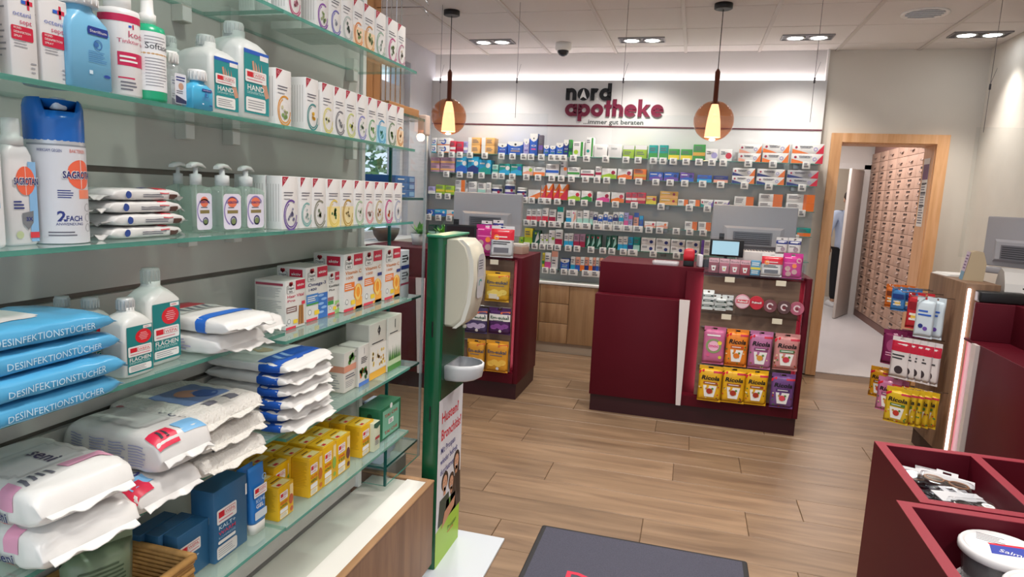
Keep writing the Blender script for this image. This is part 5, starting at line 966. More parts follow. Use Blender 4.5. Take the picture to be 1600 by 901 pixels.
# ---- bottles and boxes of the second shelf
ZB = LV['b']+.0005
def octeni(a, w, h):
    a.rect(w*.68, h*.78, w*.76, h*.93, cm('red')); a.rect(w*.62, h*.83, w*.88, h*.88, cm('red')); a.rect(w*.46, h*.835, w*.62, h*.875, cm('blue'), 1)
    a.text('octeni', w*.13, h*.69, h*.06, M('#6a78b8', .5), 1, fit=w*.66); a.text('sept', w*.36, h*.605, h*.06, M('#c8486a', .5), 1, fit=w*.45)
    a.rr(w*.04, h*.42, w*.84, h*.577, w*.05, M('#c8203f', .45), 1)
    for i, s_ in enumerate(('WUND-', 'DESINFEKTION', 'SPRAY')): a.text(s_, w*.12, h*(.54-.045*i), h*.026, WHITE, 2, fit=w*(.3, .62, .3)[i])
    a.lines(w*.12, h*.33, w*.7, h*.43, 3, GREY, 1, .3); a.lines(w*.7, h*.05, w*.9, h*.2, 3, GREY, 1, .3)
for i, (p, q, yb, pl_) in enumerate(((-28, 2, 112, 'leftmost, cut by the frame'), (20, 62, 126, 'middle of three'), (68, 111, 136, 'right of three, beside the blue bottle'))):
    scarton(p, q, yb, ZB, '#ddd9d8', 'tall white wound spray carton with crimson block, '+pl_, 'white wound spray cartons', octeni, lambda a, w, h: a.lines(w*.15, h*.2, w*.85, h*.8, 9, GREY, 0, .3), h=.1187, d=.045, X=-.915, top=None)
def bottle(px0, px1, yb, z, secs, m, name, lab, cat='bottle', grp=None, ar=.7, capf=None, cap=None, labf=None, X=None, h=None, yt=None, nx=5):
    """squarish bottle: secs (height fraction, width fraction, depth fraction, corner)"""
    p0 = onz((px0+px1)/2, yb, z); X = X if X is not None else min(p0.x, XF-.006)
    a, b_ = onx(px0, yb, X), onx(px1, yb, X); w = (b_.y-a.y); h = h or onx((px0+px1)/2, yt, X).z-z; d = w*ar
    t = tag(empty(name, (X-d/2, (a.y+b_.y)/2, z), PI/2), lab, cat, grp)
    b = MB(); b.rloft([(f*h, w/2*u, d/2*v, min(w, d)/2*r) for f, u, v, r in secs], m, nx); b.build('body', t)
    if cap: cap(t, w, d, h)
    if labf: a = Art((-w/2, -d/2-.0006, 0)); labf(a, w, h); a.build('printed_label', t)
    return t, w, d, h
SQ = [(0, .9, .86, .5), (.012, .98, .97, .3), (.03, 1, 1, .2), (.68, 1, 1, .2), (.74, .95, .95, .45), (.79, .78, .82, .6), (.825, .48, .55, .9), (.84, .34, .44, 1), (.90, .34, .44, 1)]
HD = M('#d3d6d4', .4, sss=.15); STB = glassy('blue_liquid', (.30, .68, .84), .08, .5, .55, (.25, .60, .80))
def screwcap(c, f0, f1, r, m=None):
    def g(t, w, d, h):
        b = MB(); n = 24; rr = w*r; b.lathe([(rr, f0*h), (rr, f1*h-.003), (rr*.93, f1*h), (.001, f1*h)], n, m or M(c, .4)); cpo = b.build('cap', t)
        b = MB()
        for i in range(16): q = 2*PI*i/16; b.box(rr*math.cos(q)-.0009, rr*math.cos(q)+.0009, rr*math.sin(q)-.0009, rr*math.sin(q)+.0009, f0*h+.002, f1*h-.004, m or M(c, .4))
        b.build('grip_rib', cpo)
    return g
def steril(a, w, h):
    a.rr(w*.42, h*.60, w*.9, h*.685, w*.03, M('#263a8c', .4), 1); a.text('Sterillium', w*.46, h*.625, h*.03, WHITE, 2, fit=w*.4); a.ring(w*.65, h*.5, w*.08, w*.1, M('#3a6fb0', .5), 1); a.disc(w*.62, h*.5, w*.05, M('#3a6fb0', .5), 1); a.lines(w*.42, h*.3, w*.88, h*.43, 6, M('#4a86bc', .5), 1, .35)
    a.rect(w*.42, h*.17, w*.5, h*.21, M('#cfe4f0', .5), 1); a.disc(w*.84, h*.17, w*.08, M('#2a4a9c', .5), 1, ry=h*.018)
WIDE = [(0, .92, .9, .4), (.02, 1, 1, .25), (.62, 1, 1, .25), (.72, .93, .97, .4), (.80, .72, .85, .6), (.86, .55, .75, .9), (.90, .5, .72, 1), (.93, .5, .72, 1)]
bottle(112, 178, 147, ZB, WIDE, M('#79b9dc', .25, sss=.05), 'disinfectant_bottle', 'large sky blue disinfectant bottle with white cap on the second shelf', h=.137, ar=.62, cap=screwcap('#e6e6e6', .90, 1.02, .36), labf=steril, X=-.905)
bottle(302, 334, 176, ZB, WIDE, M('#4fb6e0', .22, sss=.05), 'disinfectant_bottle', 'small bright blue disinfectant bottle with white flip cap', h=.056, ar=.5, cap=screwcap('#e9e9e9', .93, 1.28, .30), labf=steril, X=-.9)
# round spray bottle white with pink stripes, round green one
def rbottle(px0, px1, yb, z, prof, m, name, lab, cat, grp=None, X=None, n=28):
    p = onz((px0+px1)/2, yb, z); X = X if X is not None else p.x; a, b_ = onx(px0, yb, X), onx(px1, yb, X); r = (b_.y-a.y)/2*.96; ctr = (X-r*.0, (a.y+b_.y)/2, z)
    t = tag(empty(name, ctr), lab, cat, grp); MB().lathe([(r*q, zz) for q, zz in prof], n, m).build('body', t); return t, r
t, r = rbottle(162, 214, 151, ZB, [(.94, 0), (1, .006), (1, .172), (.96, .182), (.62, .186), (.6, .19)], M('#e6e3e2', .35), 'spray_bottle', 'white round spray bottle with crimson stripes, right of the large blue bottle', 'bottle', X=-.94); t.scale.z = .76
A0 = R_(-20)
MB().lathe([(r*.63, .186), (r*.63, .21), (r*.5, .222), (r*.4, .25), (r*.36, .26), (.001, .262)], 20, WHITE).build('spray_cap', t)
a = Art(cyl=(0, 0, r, A0)); cr = M('#c81f52', .45); a.rect(-r*1.5, .155, r*1.4, .17, cr); a.text('kodan', r*.0, .125, .014, M('#c04a6a', .5), 1); a.text('Tinktur forte', -r*.5, .112, .009, M('#c04a6a', .5), 1); a.rect(-r*.5, .065, r*1.2, .093, cr); a.lines(-r*.4, .07, r*.6, .088, 2, WHITE, 1); a.rect(-r*.5, .038, r*.3, .041, cr); a.lines(-r*.4, .012, r*.4, .034, 3, INK, 1); a.rect(r*.25, .142, r*.33, .152, cr, 1); a.rect(r*.05, .145, r*.2, .149, cm('blue'), 1); a.build('printed_label', t)
t, r = rbottle(214, 254, 160, ZB, [(.95, 0), (1, .005), (1, .122), (.93, .132), (.5, .137), (.46, .14)], M('#1fae7e', .3), 'spray_bottle', 'green spray bottle with large white paper label and rubber band', 'bottle', X=-.925); t.scale.z = .93
MB().lathe([(r*.5, .137), (r*.5, .155), (r*.38, .158), (r*.36, .178), (r*.3, .19), (.001, .192)], 18, WHITE).build('spray_head', t)
a = Art(cyl=(0, 0, r, A0)); a.rect(-r*1.45, .018, r*1.45, .122, M('#e9e9ea', .5)); a.text('Softasept', -r*.65, .092, .011, DARK, 1); a.lines(-r*.65, .1, r*.9, .116, 3, GREY, 1, .3); a.lines(-r*.65, .025, r*.9, .078, 10, GREY, 1, .3); a.build('paper_label', t)
MB().lathe([(r*1.012, .082), (r*1.02, .0835), (r*1.012, .085)], 24, M('#c8a070', .5), caps=False).build('rubber_band', t)
for i, (p, q, X, yb, l) in enumerate(((254, 285, -.955, 163, 'clear hand gel bottle with white cap, half hidden behind its twin'), (259, 293, -.915, 168, 'clear hand gel bottle with white flip cap, between green and small blue bottle'))):
    bottle(p, q, yb, ZB, [(0, .9, .86, .5), (.02, 1, 1, .4), (.6, 1, 1, .4), (.7, .9, .9, .6), (.78, .5, .6, 1), (.8, .5, .6, 1)], glassy('clear_gel', (.88, .9, .9), .03, .5, .2, (.75, .78, .78)), 'gel_bottle', l, 'bottle', 'clear gel bottles', ar=.6, h=.1, X=X, cap=screwcap('#e6e6e4', .74, .95, .30), labf=lambda a, w, h: (a.rr(w*.42, h*.05, w*.95, h*.58, w*.05, M('#dfdfe6', .4)), a.poly([(w*.44, h*.06), (w*.93, h*.06), (w*.93, h*.12), (w*.44, h*.2)], M('#3a3a5a', .4), 1), a.lines(w*.48, h*.44, w*.9, h*.54, 2, cm('navy'), 1), a.disc(w*.7, h*.36, w*.12, M('#c99a80', .5), 1), a.lines(w*.48, h*.22, w*.8, h*.29, 2, INK, 1)))
TL = M('#238f92', .45); RD2 = M('#d3202f', .4)
def wepa_box(a, x, y, w, h, l=2):
    a.rr(x, y, x+w, y+h, min(w, h)*.12, WHITE, l); a.rect(x+w*.08, y+h*.42, x+w*.36, y+h*.85, RD2, l+1); a.rect(x+w*.38, y+h*.42, x+w*.93, y+h*.85, RD2, l+1); a.rect(x+w*.395, y+h*.45, x+w*.915, y+h*.82, WHITE, l+2)
    a.text('WEPA', x+w*.42, y+h*.5, h*.26, RD2, l+3, fit=w*.47); a.lines(x+w*.08, y+h*.12, x+w*.92, y+h*.3, 1, M('#d8909a', .5), l+1, .5)
def handlab(a, w, h):
    a.rect(w*.12, h*.07, w*.92, h*.70, TL, 0); a.rect(w*.12, h*.66, w*.92, h*.70, cm('blue'), 1); a.rect(w*.62, h*.62, w*.9, h*.67, WHITE, 2)
    for k in range(4): a.poly([(w*(.42+.08*k), h*.42), (w*(.5+.08*k), h*.42), (w*(.42+.1*k), h*.60-.01*k), (w*(.36+.1*k), h*.59)], M('#cc9a82', .5), 2)
    a.disc(w*.6, h*.44, w*.2, M('#c28c74', .5), 3, 12, ry=h*.06); a.poly([(w*.62, h*.46), (w*.8, h*.46), (w*.92, h*.26), (w*.8, h*.24)], M('#c9957c', .5), 1)
    wepa_box(a, w*.14, h*.38, w*.68, h*.12, 4); a.text('HAND', w*.2, h*.30, h*.058, WHITE, 2, bold=.01, fit=w*.55); a.text('DESINFEKTION', w*.2, h*.265, h*.025, M('#bfe0e0', .5), 2, fit=w*.55); a.rr(w*.16, h*.09, w*.8, h*.23, w*.04, WHITE, 2); a.lines(w*.22, h*.11, w*.75, h*.21, 4, GREY, 3, .35)
for p, q, yb, X, hh, l in ((272, 302, 178, -1.0, .15, 'translucent white bottle at the back, behind the small blue bottle'), (330, 376, 186, -.925, .158, 'translucent white bottle with teal hand label, left of the taller one'), (376, 423.5, 191, -.92, .205, 'taller translucent white bottle with teal hand label beside the tea cartons')):
    bottle(p, q, yb, ZB, SQ, HD, 'hand_bottle', l, 'bottle', 'translucent bottles on the second shelf', h=hh, ar=1.05, X=X, cap=screwcap('#dcdedc', .86, .99, .19, HD), labf=handlab if X > -.95 else None)
# ---- third shelf
ZC3 = LV['c']+.0005
def sagro(a, x, y, w, h):
    a.disc(x, y, w*.5, M('#ee6a4c', .35), 1, 24, ry=h*.5); a.rect(x-w*.012, y-h*.5, x+w*.012, y+h*.56, WHITE, 2); a.poly([(x-w*.56, y-h*.12), (x+w*.56, y-h*.12), (x+w*.56, y+h*.13), (x-w*.56, y+h*.13)], M('#e9e6ea', .4), 2) if 0 else None
    a.text('SAGROTAN', x, y-h*.13, h*.24, M('#262a6e', .4), 4, 'c', .025, fit=w*1.25); a.text('SAGROTAN', x, y-h*.135, h*.25, WHITE, 3, 'c', .075, fit=w*1.27)
t, r = rbottle(54, 131, 381, ZC3, [(.96, 0), (1, .004), (1, .165), (.97, .172), (.965, .178)], M('#c3c6cc', .28, .35), 'aerosol_can', 'tall silver white aerosol can with blue cap and orange emblem on the third shelf', 'aerosol can', X=-.965); t.scale.z = .93
b = MB(); pr = [(r*.985, .170), (r*.99, .185), (r*.985, .222)]; blue = M('#1763b8', .25); n = 32
rings = []
for z, dz, rr_ in ((.168, 0, .985), (.2, 0, .99), (.222, .004, .98), (.232, .012, .93), (.236, .014, .86)):
    rings.append([(r*rr_*math.cos(2*PI*i/n), r*rr_*math.sin(2*PI*i/n), z-(dz*1.6 if abs(((2*PI*i/n)-A0+PI) % (2*PI)-PI) < .7 else 0)) for i in range(n)])
b.loft(rings, blue, False); b.lathe([(r*.86, .234), (r*.6, .222), (.001, .218)], 32, blue, caps=False); cpo = b.build('cap', t)
b = MB(); q = A0+.0; b.rbox(-.008, .008, -.011, .011, 0, .02, M('#cfdbe8', .3), .005); b.build('nozzle', cpo, (r*.5*math.cos(q), r*.5*math.sin(q), .218))
a = Art(cyl=(0, 0, r, R_(-14))); a.rect(-r*1.5, 0.001, r*1.5, .160, M('#d5d6dc', .35)); a.rect(-r*1.5, .16, r*1.5, .163, M('#8a8f98', .3)); a.text('WIRKSAM GEGEN', -r*1.05, .150, .005, cm('navy'), 1, fit=r*.8); a.text('BAKTERIEN', r*.0, .150, .006, M('#d86a5a', .5), 1, fit=r*.7)
sagro(a, r*.42, .115, r*1.1, .048); a.lines(-r*.45, .075, r*.1, .09, 4, cm('navy'), 1); a.rect(r*.3, .075, r*1.2, .09, M('#f08a6a', .4), 1); a.text('2', -r*.5, .038, .017, cm('navy'), 1, bold=.03); a.text('FACH', -r*.22, .038, .009, cm('navy'), 1, bold=.02, fit=r*.6); a.text('ANWENDUNG', -r*.55, .031, .0045, cm('navy'), 1, fit=r*.95); a.lines(-r*.8, .012, r*.3, .022, 2, INK, 1)
for k in range(3): a.ring(r*.72, .06-.017*k, .006, .007, GREY, 1, n=12)
a.build('printed_label', t)
t, w, d, h = bottle(15, 63, 386, ZC3, [(0, .93, .9, .5), (.02, 1, 1, .45), (.6, .97, 1, .45), (.75, .9, .97, .5), (.82, .72, .85, .6), (.84, .5, .6, .9)], M('#e3e1e2', .35), 'spray_bottle', 'white spray bottle with orange emblem left of the aerosol can', ar=.62, h=.175, X=-.95)
MB().rloft([(h*.83, .014, .014, .013), (h*.9, .014, .014, .013), (h*.91, .011, .011, .01), (h*.98, .011, .011, .01), (h*1.05, .009, .011, .008)], WHITE).build('trigger_head', t)
a = Art((-w/2, -d/2-.0006, 0)); a.rect(w*.72, h*.03, w*.98, h*.7, M('#8ab8e0', .4)); sagro(a, w*.62, h*.54, w*.62, h*.24); a.lines(w*.2, h*.3, w*.55, h*.38, 3, cm('navy'), 1); a.poly([(w*.45, h*.27), (w*.82, h*.29), (w*.8, h*.19), (w*.63, h*.13), (w*.47, h*.18)], M('#8a8e94', .3, .4), 2); a.text('3X', w*.56, h*.205, h*.035, cm('navy'), 3, bold=.02); a.disc(w*.35, h*.09, w*.12, M('#b9c49a', .5), 1); a.rect(w*.68, h*.06, w*.98, h*.11, M('#d8404a', .5), 2); a.build('printed_label', t)
bottle(-42, 12, 390, ZC3, SQ, M('#e3e3e4', .35), 'cleaner_bottle', 'white bottle with blue label cut by the left picture edge', ar=.7, h=.2, X=-.93, cap=screwcap('#e6e6e6', .86, .99, .22), labf=lambda a, w, h: (a.rect(w*.5, h*.28, w*.85, h*.4, M('#2f9ae0', .4)), a.lines(w*.4, h*.45, w*.85, h*.55, 2, cm('blue'))))
# flow packs -----------------------------------------------------------------
class Film:
    """shape of a film pack: long axis x (0..L), y across, base at z 0"""
    def __init__(s, L, W, H, ends, rough, seed):
        r = random.Random(seed); s.ph = [r.uniform(0, 6.28) for _ in range(8)]; s.L, s.W, s.H, s.e, s.ro = L, W, H, ends, rough
    def hw(s, t): q = 2*t-1; return max(.03, (1-min(1, abs(q))**(7*s.e))**.5), 1-.06*abs(q)**6, q
    def pt(s, x, q, off=0.):
        t = x/s.L; hf, wf, sd = s.hw(t); cx, sx = math.cos(q), math.sin(q); k = .42; ph = s.ph
        y = s.W/2*wf*math.copysign(abs(cx)**k, cx); z = s.H/2*hf*math.copysign(abs(sx)**k, sx)
        wr = s.ro*(math.sin(36*t+ph[0]+3*q)*.5+math.sin(23*t+ph[1]+5*q)*.35+math.sin(41*t+ph[2]-7*q)*.25)*(.35+.5*abs(sd)**3)
        z2 = s.H/2+z+(wr if sx > 0 else wr*.25)*hf; z2 = max(0, z2) if hf > .2 else s.H*.42+z
        return Vector((x, y+wr*.8+off*cx, z2+off*sx))
class FilmArt(Art):
    """print that follows the film; top: y across the pack, side: y up the near long side"""
    def __init__(s, film, x0, side=False): super().__init__(); s.fl, s.x0, s.side = film, x0, side
    def P(s, x, y, l):
        f = s.fl; xx = min(max(s.x0+x, .002), f.L-.002); hf, wf, _ = f.hw(xx/f.L); k = .42
        if s.side:
            v = max(-1, min(1, (y-f.H/2)/(f.H/2*max(hf, .1)))); sn = math.copysign(abs(v)**(1/k), v); q = PI-math.asin(sn)
        else:
            v = max(-1, min(1, (y-f.W/2)/(f.W/2*wf))); c = math.copysign(abs(v)**(1/k), v); q = math.acos(c)
        return f.pt(xx, q, .0008+.0004*l)
    def poly(s, pts, m, l=0):
        s.face([s.P(x, y, l) for x, y in pts], m, True); return s
    def rect(s, x0, y0, x1, y1, m, l=0):
        nx = max(1, int(abs(x1-x0)/.009)); ny = max(1, int(abs(y1-y0)/(.004 if s.side else .009)))
        for i in range(nx):
            for j in range(ny): a, b, c, d = x0+(x1-x0)*i/nx, x0+(x1-x0)*(i+1)/nx, y0+(y1-y0)*j/ny, y0+(y1-y0)*(j+1)/ny; s.poly([(a, c), (b, c), (b, d), (a, d)], m, l)
        return s
    def rr(s, x0, y0, x1, y1, r, m, l=0):
        s.rect(x0+r*.3, y0, x1-r*.3, y1, m, l); s.rect(x0, y0+r*.3, x0+r*.3, y1-r*.3, m, l); return s.rect(x1-r*.3, y0+r*.3, x1, y1-r*.3, m, l)
def flow(film, m, nx=30, ny=16, crimp=.016):
    L, W, H, ph = film.L, film.W, film.H, film.ph; b = MB()
    b.loft([[film.pt(L*i/nx, 2*PI*j/(2*ny)) for j in range(2*ny)] for i in range(nx+1)], m, True, True)
    for x0, x1 in ((-crimp, .0005), (L+crimp, L-.0005)):                # crimped end seals, gently wavy
        n = 20; v = []
        for k in range(n+1):
            y = -W*.42+W*.84*k/n; zz = H*.42; wv = .0035*math.sin(k*.55+ph[3])+.0015*math.sin(k*1.3+ph[4]); v += [(x0+.002*math.sin(k*.8+ph[5]), y, zz+wv-.006*abs(math.sin(ph[6]))), (x1, y, zz)]
        b.add(v+[(p[0], p[1], p[2]-.0012) for p in v], [(2*k, 2*k+1, 2*k+3, 2*k+2) for k in range(n)]+[(2*(n+1)+2*k, 2*(n+1)+2*k+2, 2*(n+1)+2*k+3, 2*(n+1)+2*k+1) for k in range(n)], m, True)
    return b
def packrow(name, n, loc, L, W, H, rz, m, labs, grp, topart=None, sideart=None, endart=None, jit=.006, gap=.001, **k):
    x, y, z = loc
    for i in range(n):
        r_ = rz+random.uniform(-.04, .04)*(n > 1); fl_ = Film(L, W, H, k.get('ends', 1.), k.get('rough', .004), i+int(1000*y)); o = flow(fl_, m, crimp=k.get('crimp', .012)).build(name, None, (x+random.uniform(-jit, jit)*(n > 1), y+random.uniform(-jit, jit)*(n > 1), z), r_); tag(o, labs[i], 'wipe pack', grp)
        if topart and (i == n-1 or not endart): a = FilmArt(fl_, 0); topart(a, L, W); a.build('printed_top', o)
        if sideart: a = FilmArt(fl_, 0, True); sideart(a, L, H); a.build('printed_side', o)
        if endart and not (topart and i == n-1): a = FilmArt(fl_, L*.5); endart(a, L*.5, W, i); a.build('printed_end', o)
        z += H+gap
FILM = M('#dedcda', .3, var=.03, scale=30, bump=.15); FILMW = M('#e9e7e4', .28, bump=.12, var=.02, scale=25)
pos4 = ('bottom', 'second', 'third', 'top')
packrow('wipe_pack', 4, (-.985, .885, ZC3), .16, .085, .021, PI/2, FILM, [f'small white wipe pack, {p} of the stack between can and gel bottles' for p in pos4], 'small white wipe packs', None,
        lambda a, L, H: (a.disc(L*.2, H*.5, H*.3, M('#2f4a94', .4), 1), a.lines(L*.4, H*.25, L*.75, H*.6, 2, INK, 1), a.rect(L*.66, H*.62, L*.8, H*.95, RED, 1), a.rect(L*.8, H*.15, L*.93, H*.55, M('#5a3a34', .5), 1)), lambda a, L, W, i: (a.rect(L*.3, W*.1, L*.6, W*.5, RED, 1), a.disc(L*.1, W*.3, W*.12, cm('navy'), 1)), rough=.002)
# pump bottles
GEL = glassy('green_gel', (.90, .955, .925), .02, .5, .24, (.60, .76, .68), 1.3)
def pump(p, q, yb, X, lab, lblf=True):
    t, w, d, h = bottle(p, q, yb, ZC3, [(0, .94, .92, .4), (.02, 1, 1, .3), (.86, 1, 1, .3), (.93, .9, .9, .4), (.97, .5, .6, .8), (1, .36, .5, 1)], GEL, 'pump_bottle', lab, 'bottle', 'clear green pump soap bottles', ar=.62, h=.098, X=X)
    b = MB(); rr = w*.2; b.lathe([(rr, h*.985), (rr, h*1.2), (rr*.4, h*1.22), (rr*.38, h*1.34)], 18, M('#d6d8d8', .35)); b.build('pump_collar', t)
    b = MB(); b.loft([[(-.014, y, z) for y, z in ((-.007, 0), (.007, 0), (.006, .006), (-.006, .006))], [(0, y, z+.004) for y, z in ((-.009, 0), (.009, 0), (.008, .008), (-.008, .008))], [(.016, y, z+.004) for y, z in ((-.008, 0), (.008, 0), (.006, .006), (-.006, .006))], [(.03, y, z-.001) for y, z in ((-.005, 0), (.005, 0), (.003, .004), (-.003, .004))]], WHITE); b.build('pump_head', t, (-.004, 0, h*1.33))
    MB().tube([(0, 0, h*.98), (.004, 0, h*.04)], .002, M('#d0d8d4', .4), 6).build('dip_tube', t)
    if lblf:
        a = Art((-w/2, -d/2-.0006, 0)); a.rr(w*.14, h*.06, w*.9, h*.82, w*.12, M('#e6dfee', .4), 0); a.disc(w*.52, h*.64, w*.2, M('#ee7a5a', .4), 1, 16, ry=h*.11); a.text('SAGROTAN', w*.52, h*.615, h*.05, cm('navy'), 2, 'c', .02, fit=w*.5); a.ring(w*.52, h*.45, w*.32, w*.36, M('#8a78b8', .4), 1, 40, 250, 16, 1.2); a.rect(w*.3, h*.4, w*.76, h*.47, M('#8a7a4a', .4), 1); a.lines(w*.34, h*.5, w*.7, h*.55, 1, INK, 1); a.disc(w*.56, h*.22, w*.1, M('#7a8a5a', .4), 2); a.ring(w*.56, h*.24, w*.1, w*.14, M('#3a3a6a', .4), 2); a.build('printed_label', t)
pump(276, 302, 352, -1.035, 'pump soap bottle at the back left, without visible label', False); pump(303, 334.5, 361, -.965, 'pump soap bottle in front row, left, half hidden'); pump(344, 380, 362, -.945, 'pump soap bottle in the middle of the front row with lilac label'); pump(381, 415.5, 360.5, -.945, 'pump soap bottle at the right of the front row beside the tea cartons')
# ---- fourth shelf, near half: blue packs, teal labelled bottles
ZD = LV['dl']+.0005
BLU = M('#55a9d6', .25, var=.05, scale=20, bump=.12)
packrow('wipe_pack', 4, (-.955, .50, ZD), .325, .165, .0335, PI/2, BLU, [f'large sky blue wipe pack, {p} of the stack at the left edge' for p in pos4], 'sky blue wipe packs', lambda a, L, W: (a.rr(L*.2, W*.25, L*.72, W*.8, .02, M('#dcdad8', .4), 0), a.disc(L*.5, W*.5, W*.12, M('#c8505a', .5), 1, ry=W*.07)), lambda a, L, H: (a.text('DESINFEKTIONSTÜCHER', L*.42, H*.30, H*.30, M('#c4e4f4', .4), 1, fit=L*.46),), rough=.0035)
def flaech(a, w, h):
    a.rect(w*.08, h*.05, w*.93, h*.68, M('#157f80', .45), 0); a.rect(w*.62, h*.63, w*.9, h*.67, WHITE, 1); a.text('WEPA', w*.65, h*.64, h*.02, RD2, 2); a.disc(w*.62, h*.53, w*.27, M('#d9202c', .4), 1, 22, ry=h*.095)
    for i in range(5): a.rect(w*(.46+.03*abs(i-2)), h*(.575-.022*i), w*(.78-.03*abs(i-2)), h*(.583-.022*i), M('#f0b0b4', .5), 2)
    wepa_box(a, w*.1, h*.28, w*.78, h*.135, 2); a.text('FLÄCHEN', w*.13, h*.215, h*.05, WHITE, 1, bold=.012, fit=w*.72); a.text('DESINFEKTION', w*.13, h*.18, h*.028, M('#bfe0de', .5), 1, fit=w*.68); a.rr(w*.1, h*.075, w*.86, h*.16, w*.04, WHITE, 1); a.lines(w*.16, h*.085, w*.8, h*.15, 3, GREY, 2, .35)
OV = [(0, .9, .86, .5), (.02, .98, .97, .35), (.05, 1, 1, .3), (.70, 1, 1, .3), (.76, .94, .95, .8), (.81, .72, .82, .9), (.84, .45, .6, 1), (.86, .36, .52, 1), (.91, .36, .52, 1)]
HDW = M('#d9dad6', .35, sss=.2)
bottle(196, 243, 588, ZD, OV, HDW, 'disinfectant_bottle', 'white bottle with teal label and grey flip cap, shorter one in front', ar=.85, h=.132, X=-.915, cap=screwcap('#b9bcbe', .87, 1.03, .21, M('#c6c8c8', .3, .2)), labf=flaech)
bottle(236, 286, 566, ZD, OV, HDW, 'disinfectant_bottle', 'taller white bottle with teal label and clear screw cap', ar=.85, h=.17, X=-.935, cap=screwcap('#d0d4d2', .88, 1.05, .2, glassy('clear_cap', (.85, .88, .87), .08, .5, .35, (.8, .82, .8))), labf=flaech)
for p, q, yb, X, l in ((90, 132, 545, -1.05, 'pale translucent bottle at the back, left of two behind the short teal bottle'), (134, 180, 560, -1.0, 'pale translucent bottle at the back, right of two behind the short teal bottle')):
    bottle(p, q, yb, ZD, OV, HDW, 'disinfectant_bottle', l, ar=.6, h=.128, X=X, cap=screwcap('#c9cccb', .87, 1.02, .22), labf=flaech)
def redblue(a, L, W): a.rect(0, 0, L*.32, W, M('#c8273a', .35), 0); a.rect(L*.32, W*.1, L*.5, W*.9, M('#d8d5d2', .4), 1); a.lines(L*.34, W*.2, L*.48, W*.8, 4, INK, 2); a.rect(L*.68, 0, L*.78, W, M('#2a6fd0', .35), 1)
packrow('wipe_pack', 1, (-1.095, 1.125, ZD), .225, .145, .042, 0, FILMW, ['white pack with open crimped end and lilac panel, lower pack beside the tall teal bottle'], None, None, lambda a, L, H: a.lines(L*.3, H*.2, L*.75, H*.8, 4, M('#b9b4d4', .5), 1), rough=.004, crimp=.03)
packrow('wipe_pack', 1, (-1.09, 1.135, ZD+.043), .245, .14, .034, -.06, FILMW, ['white pack with red block and blue stripe, lying on top beside the tall teal bottle'], None, redblue, lambda a, L, H: (a.rect(L*.1, H*.1, L*.4, H*.85, M('#c8273a', .35), 1), a.rect(L*.68, H*.1, L*.78, H*.9, M('#2a6fd0', .35), 1)), rough=.0035)
packrow('wipe_pack', 1, (-1.08, 1.255, ZD), .18, .085, .05, .08, FILMW, ['small white film pack with crumpled end next to the vitamin cartons'], None, rough=.006, ends=.6)
# ---- fourth shelf, far half: vitamin cartons
ZR = LV['dr']+.0005
def herz(a, x, y, w, h, l=1):
    a.rr(x, y, x+w, y+h*.66, w*.08, DARK, l); a.rr(x+w*.03, y+h*.02, x+w*.97, y+h*.64, w*.08, WHITE, l+1); a.text('Doppel', x+w*.08, y+h*.34, h*.2, DARK, l+2, bold=.015, fit=w*.82); a.text('herz', x+w*.25, y+h*.08, h*.2, DARK, l+2, bold=.015, fit=w*.5)
    for k, c in ((.4, '#8a1a2a'), (.62, '#b8202f')): a.disc(x+w*k, y+h*.8, w*.16, M(c, .4), l+3, 12); a.poly([(x+w*(k-.15), y+h*.76), (x+w*(k+.15), y+h*.76), (x+w*.5, y+h*.54)], M(c, .4), l+3)
def aktiv(title, sub, c, pic):
    def f(a, w, h):
        herz(a, w*.06, h*.74, w*.36, h*.24); a.rect(w*.5, h*.79, w*.98, h*.98, M('#c81f3f', .4), 1); a.text('aktiv', w*.56, h*.86, h*.05, WHITE, 2, bold=.02, fit=w*.36)
        a.text(title, w*.07, h*.645, h*.062, M(c, .4), 1, bold=.015, fit=w*.84); a.text(sub, w*.07, h*.56, h*.05, M(c, .4), 1, bold=.01, fit=w*.4 if len(sub) < 6 else w*.8)
        pic(a, w, h); a.rect(0, h*.0, w*.5, h*.05, M('#d8324a', .4), 1); a.rect(w*.36, h*.1, w*.58, h*.18, M('#f0cc2a', .4), 3)
        a.disc(w*.15, h*.17, w*.07, WHITE, 1); a.ring(w*.15, h*.17, w*.06, w*.075, INK, 2, n=10)
    return f
def hair(a, w, h): a.rect(w*.03, h*.34, w*.55, h*.46, M('#8a6a66', .5), 1); a.lines(w*.06, h*.36, w*.5, h*.44, 2, WHITE, 2); [a.poly([(w*(.62+.07*k), h*.05), (w*(.7+.07*k), h*.05), (w*(.74+.05*k), h*.45), (w*(.66+.06*k), h*.45)], M(('#a8703a', '#c08a52', '#8a5a2a', '#b87c44')[k], .5), 1) for k in range(4)]; a.rect(w*.8, h*.46, w*.97, h*.53, M('#d8324a', .4), 2)
def fish(a, w, h): a.rect(w*.0, h*.33, w*.55, h*.5, M('#4a86c8', .4), 1); a.lines(w*.05, h*.36, w*.5, h*.47, 3, WHITE, 2); a.rect(w*.55, 0, w, h*.48, M('#2f6fc0', .4), 0); [a.disc(w*(.68+.14*(k % 2)), h*(.12+.08*k), w*.14, M('#8fb8e8', .4), 1, 12, ry=h*.025) for k in range(5)]; a.rect(0, h*.30, w*.55, h*.33, cm('green'), 2)
def garlic(a, w, h): a.rect(w*.0, h*.34, w*.4, h*.42, M('#a06a6a', .4), 1); a.rect(0, h*.24, w*.4, h*.33, cm('green'), 1); a.rect(w*.5, 0, w, h*.3, M('#9ccc7a', .4), 0); [a.disc(w*(.6+.12*k), h*(.16+.03*(k % 2)), w*.1, M(('#e6d6d0', '#d8b8b8', '#efe6de')[k], .5), 1, 12, ry=h*.06) for k in range(3)]
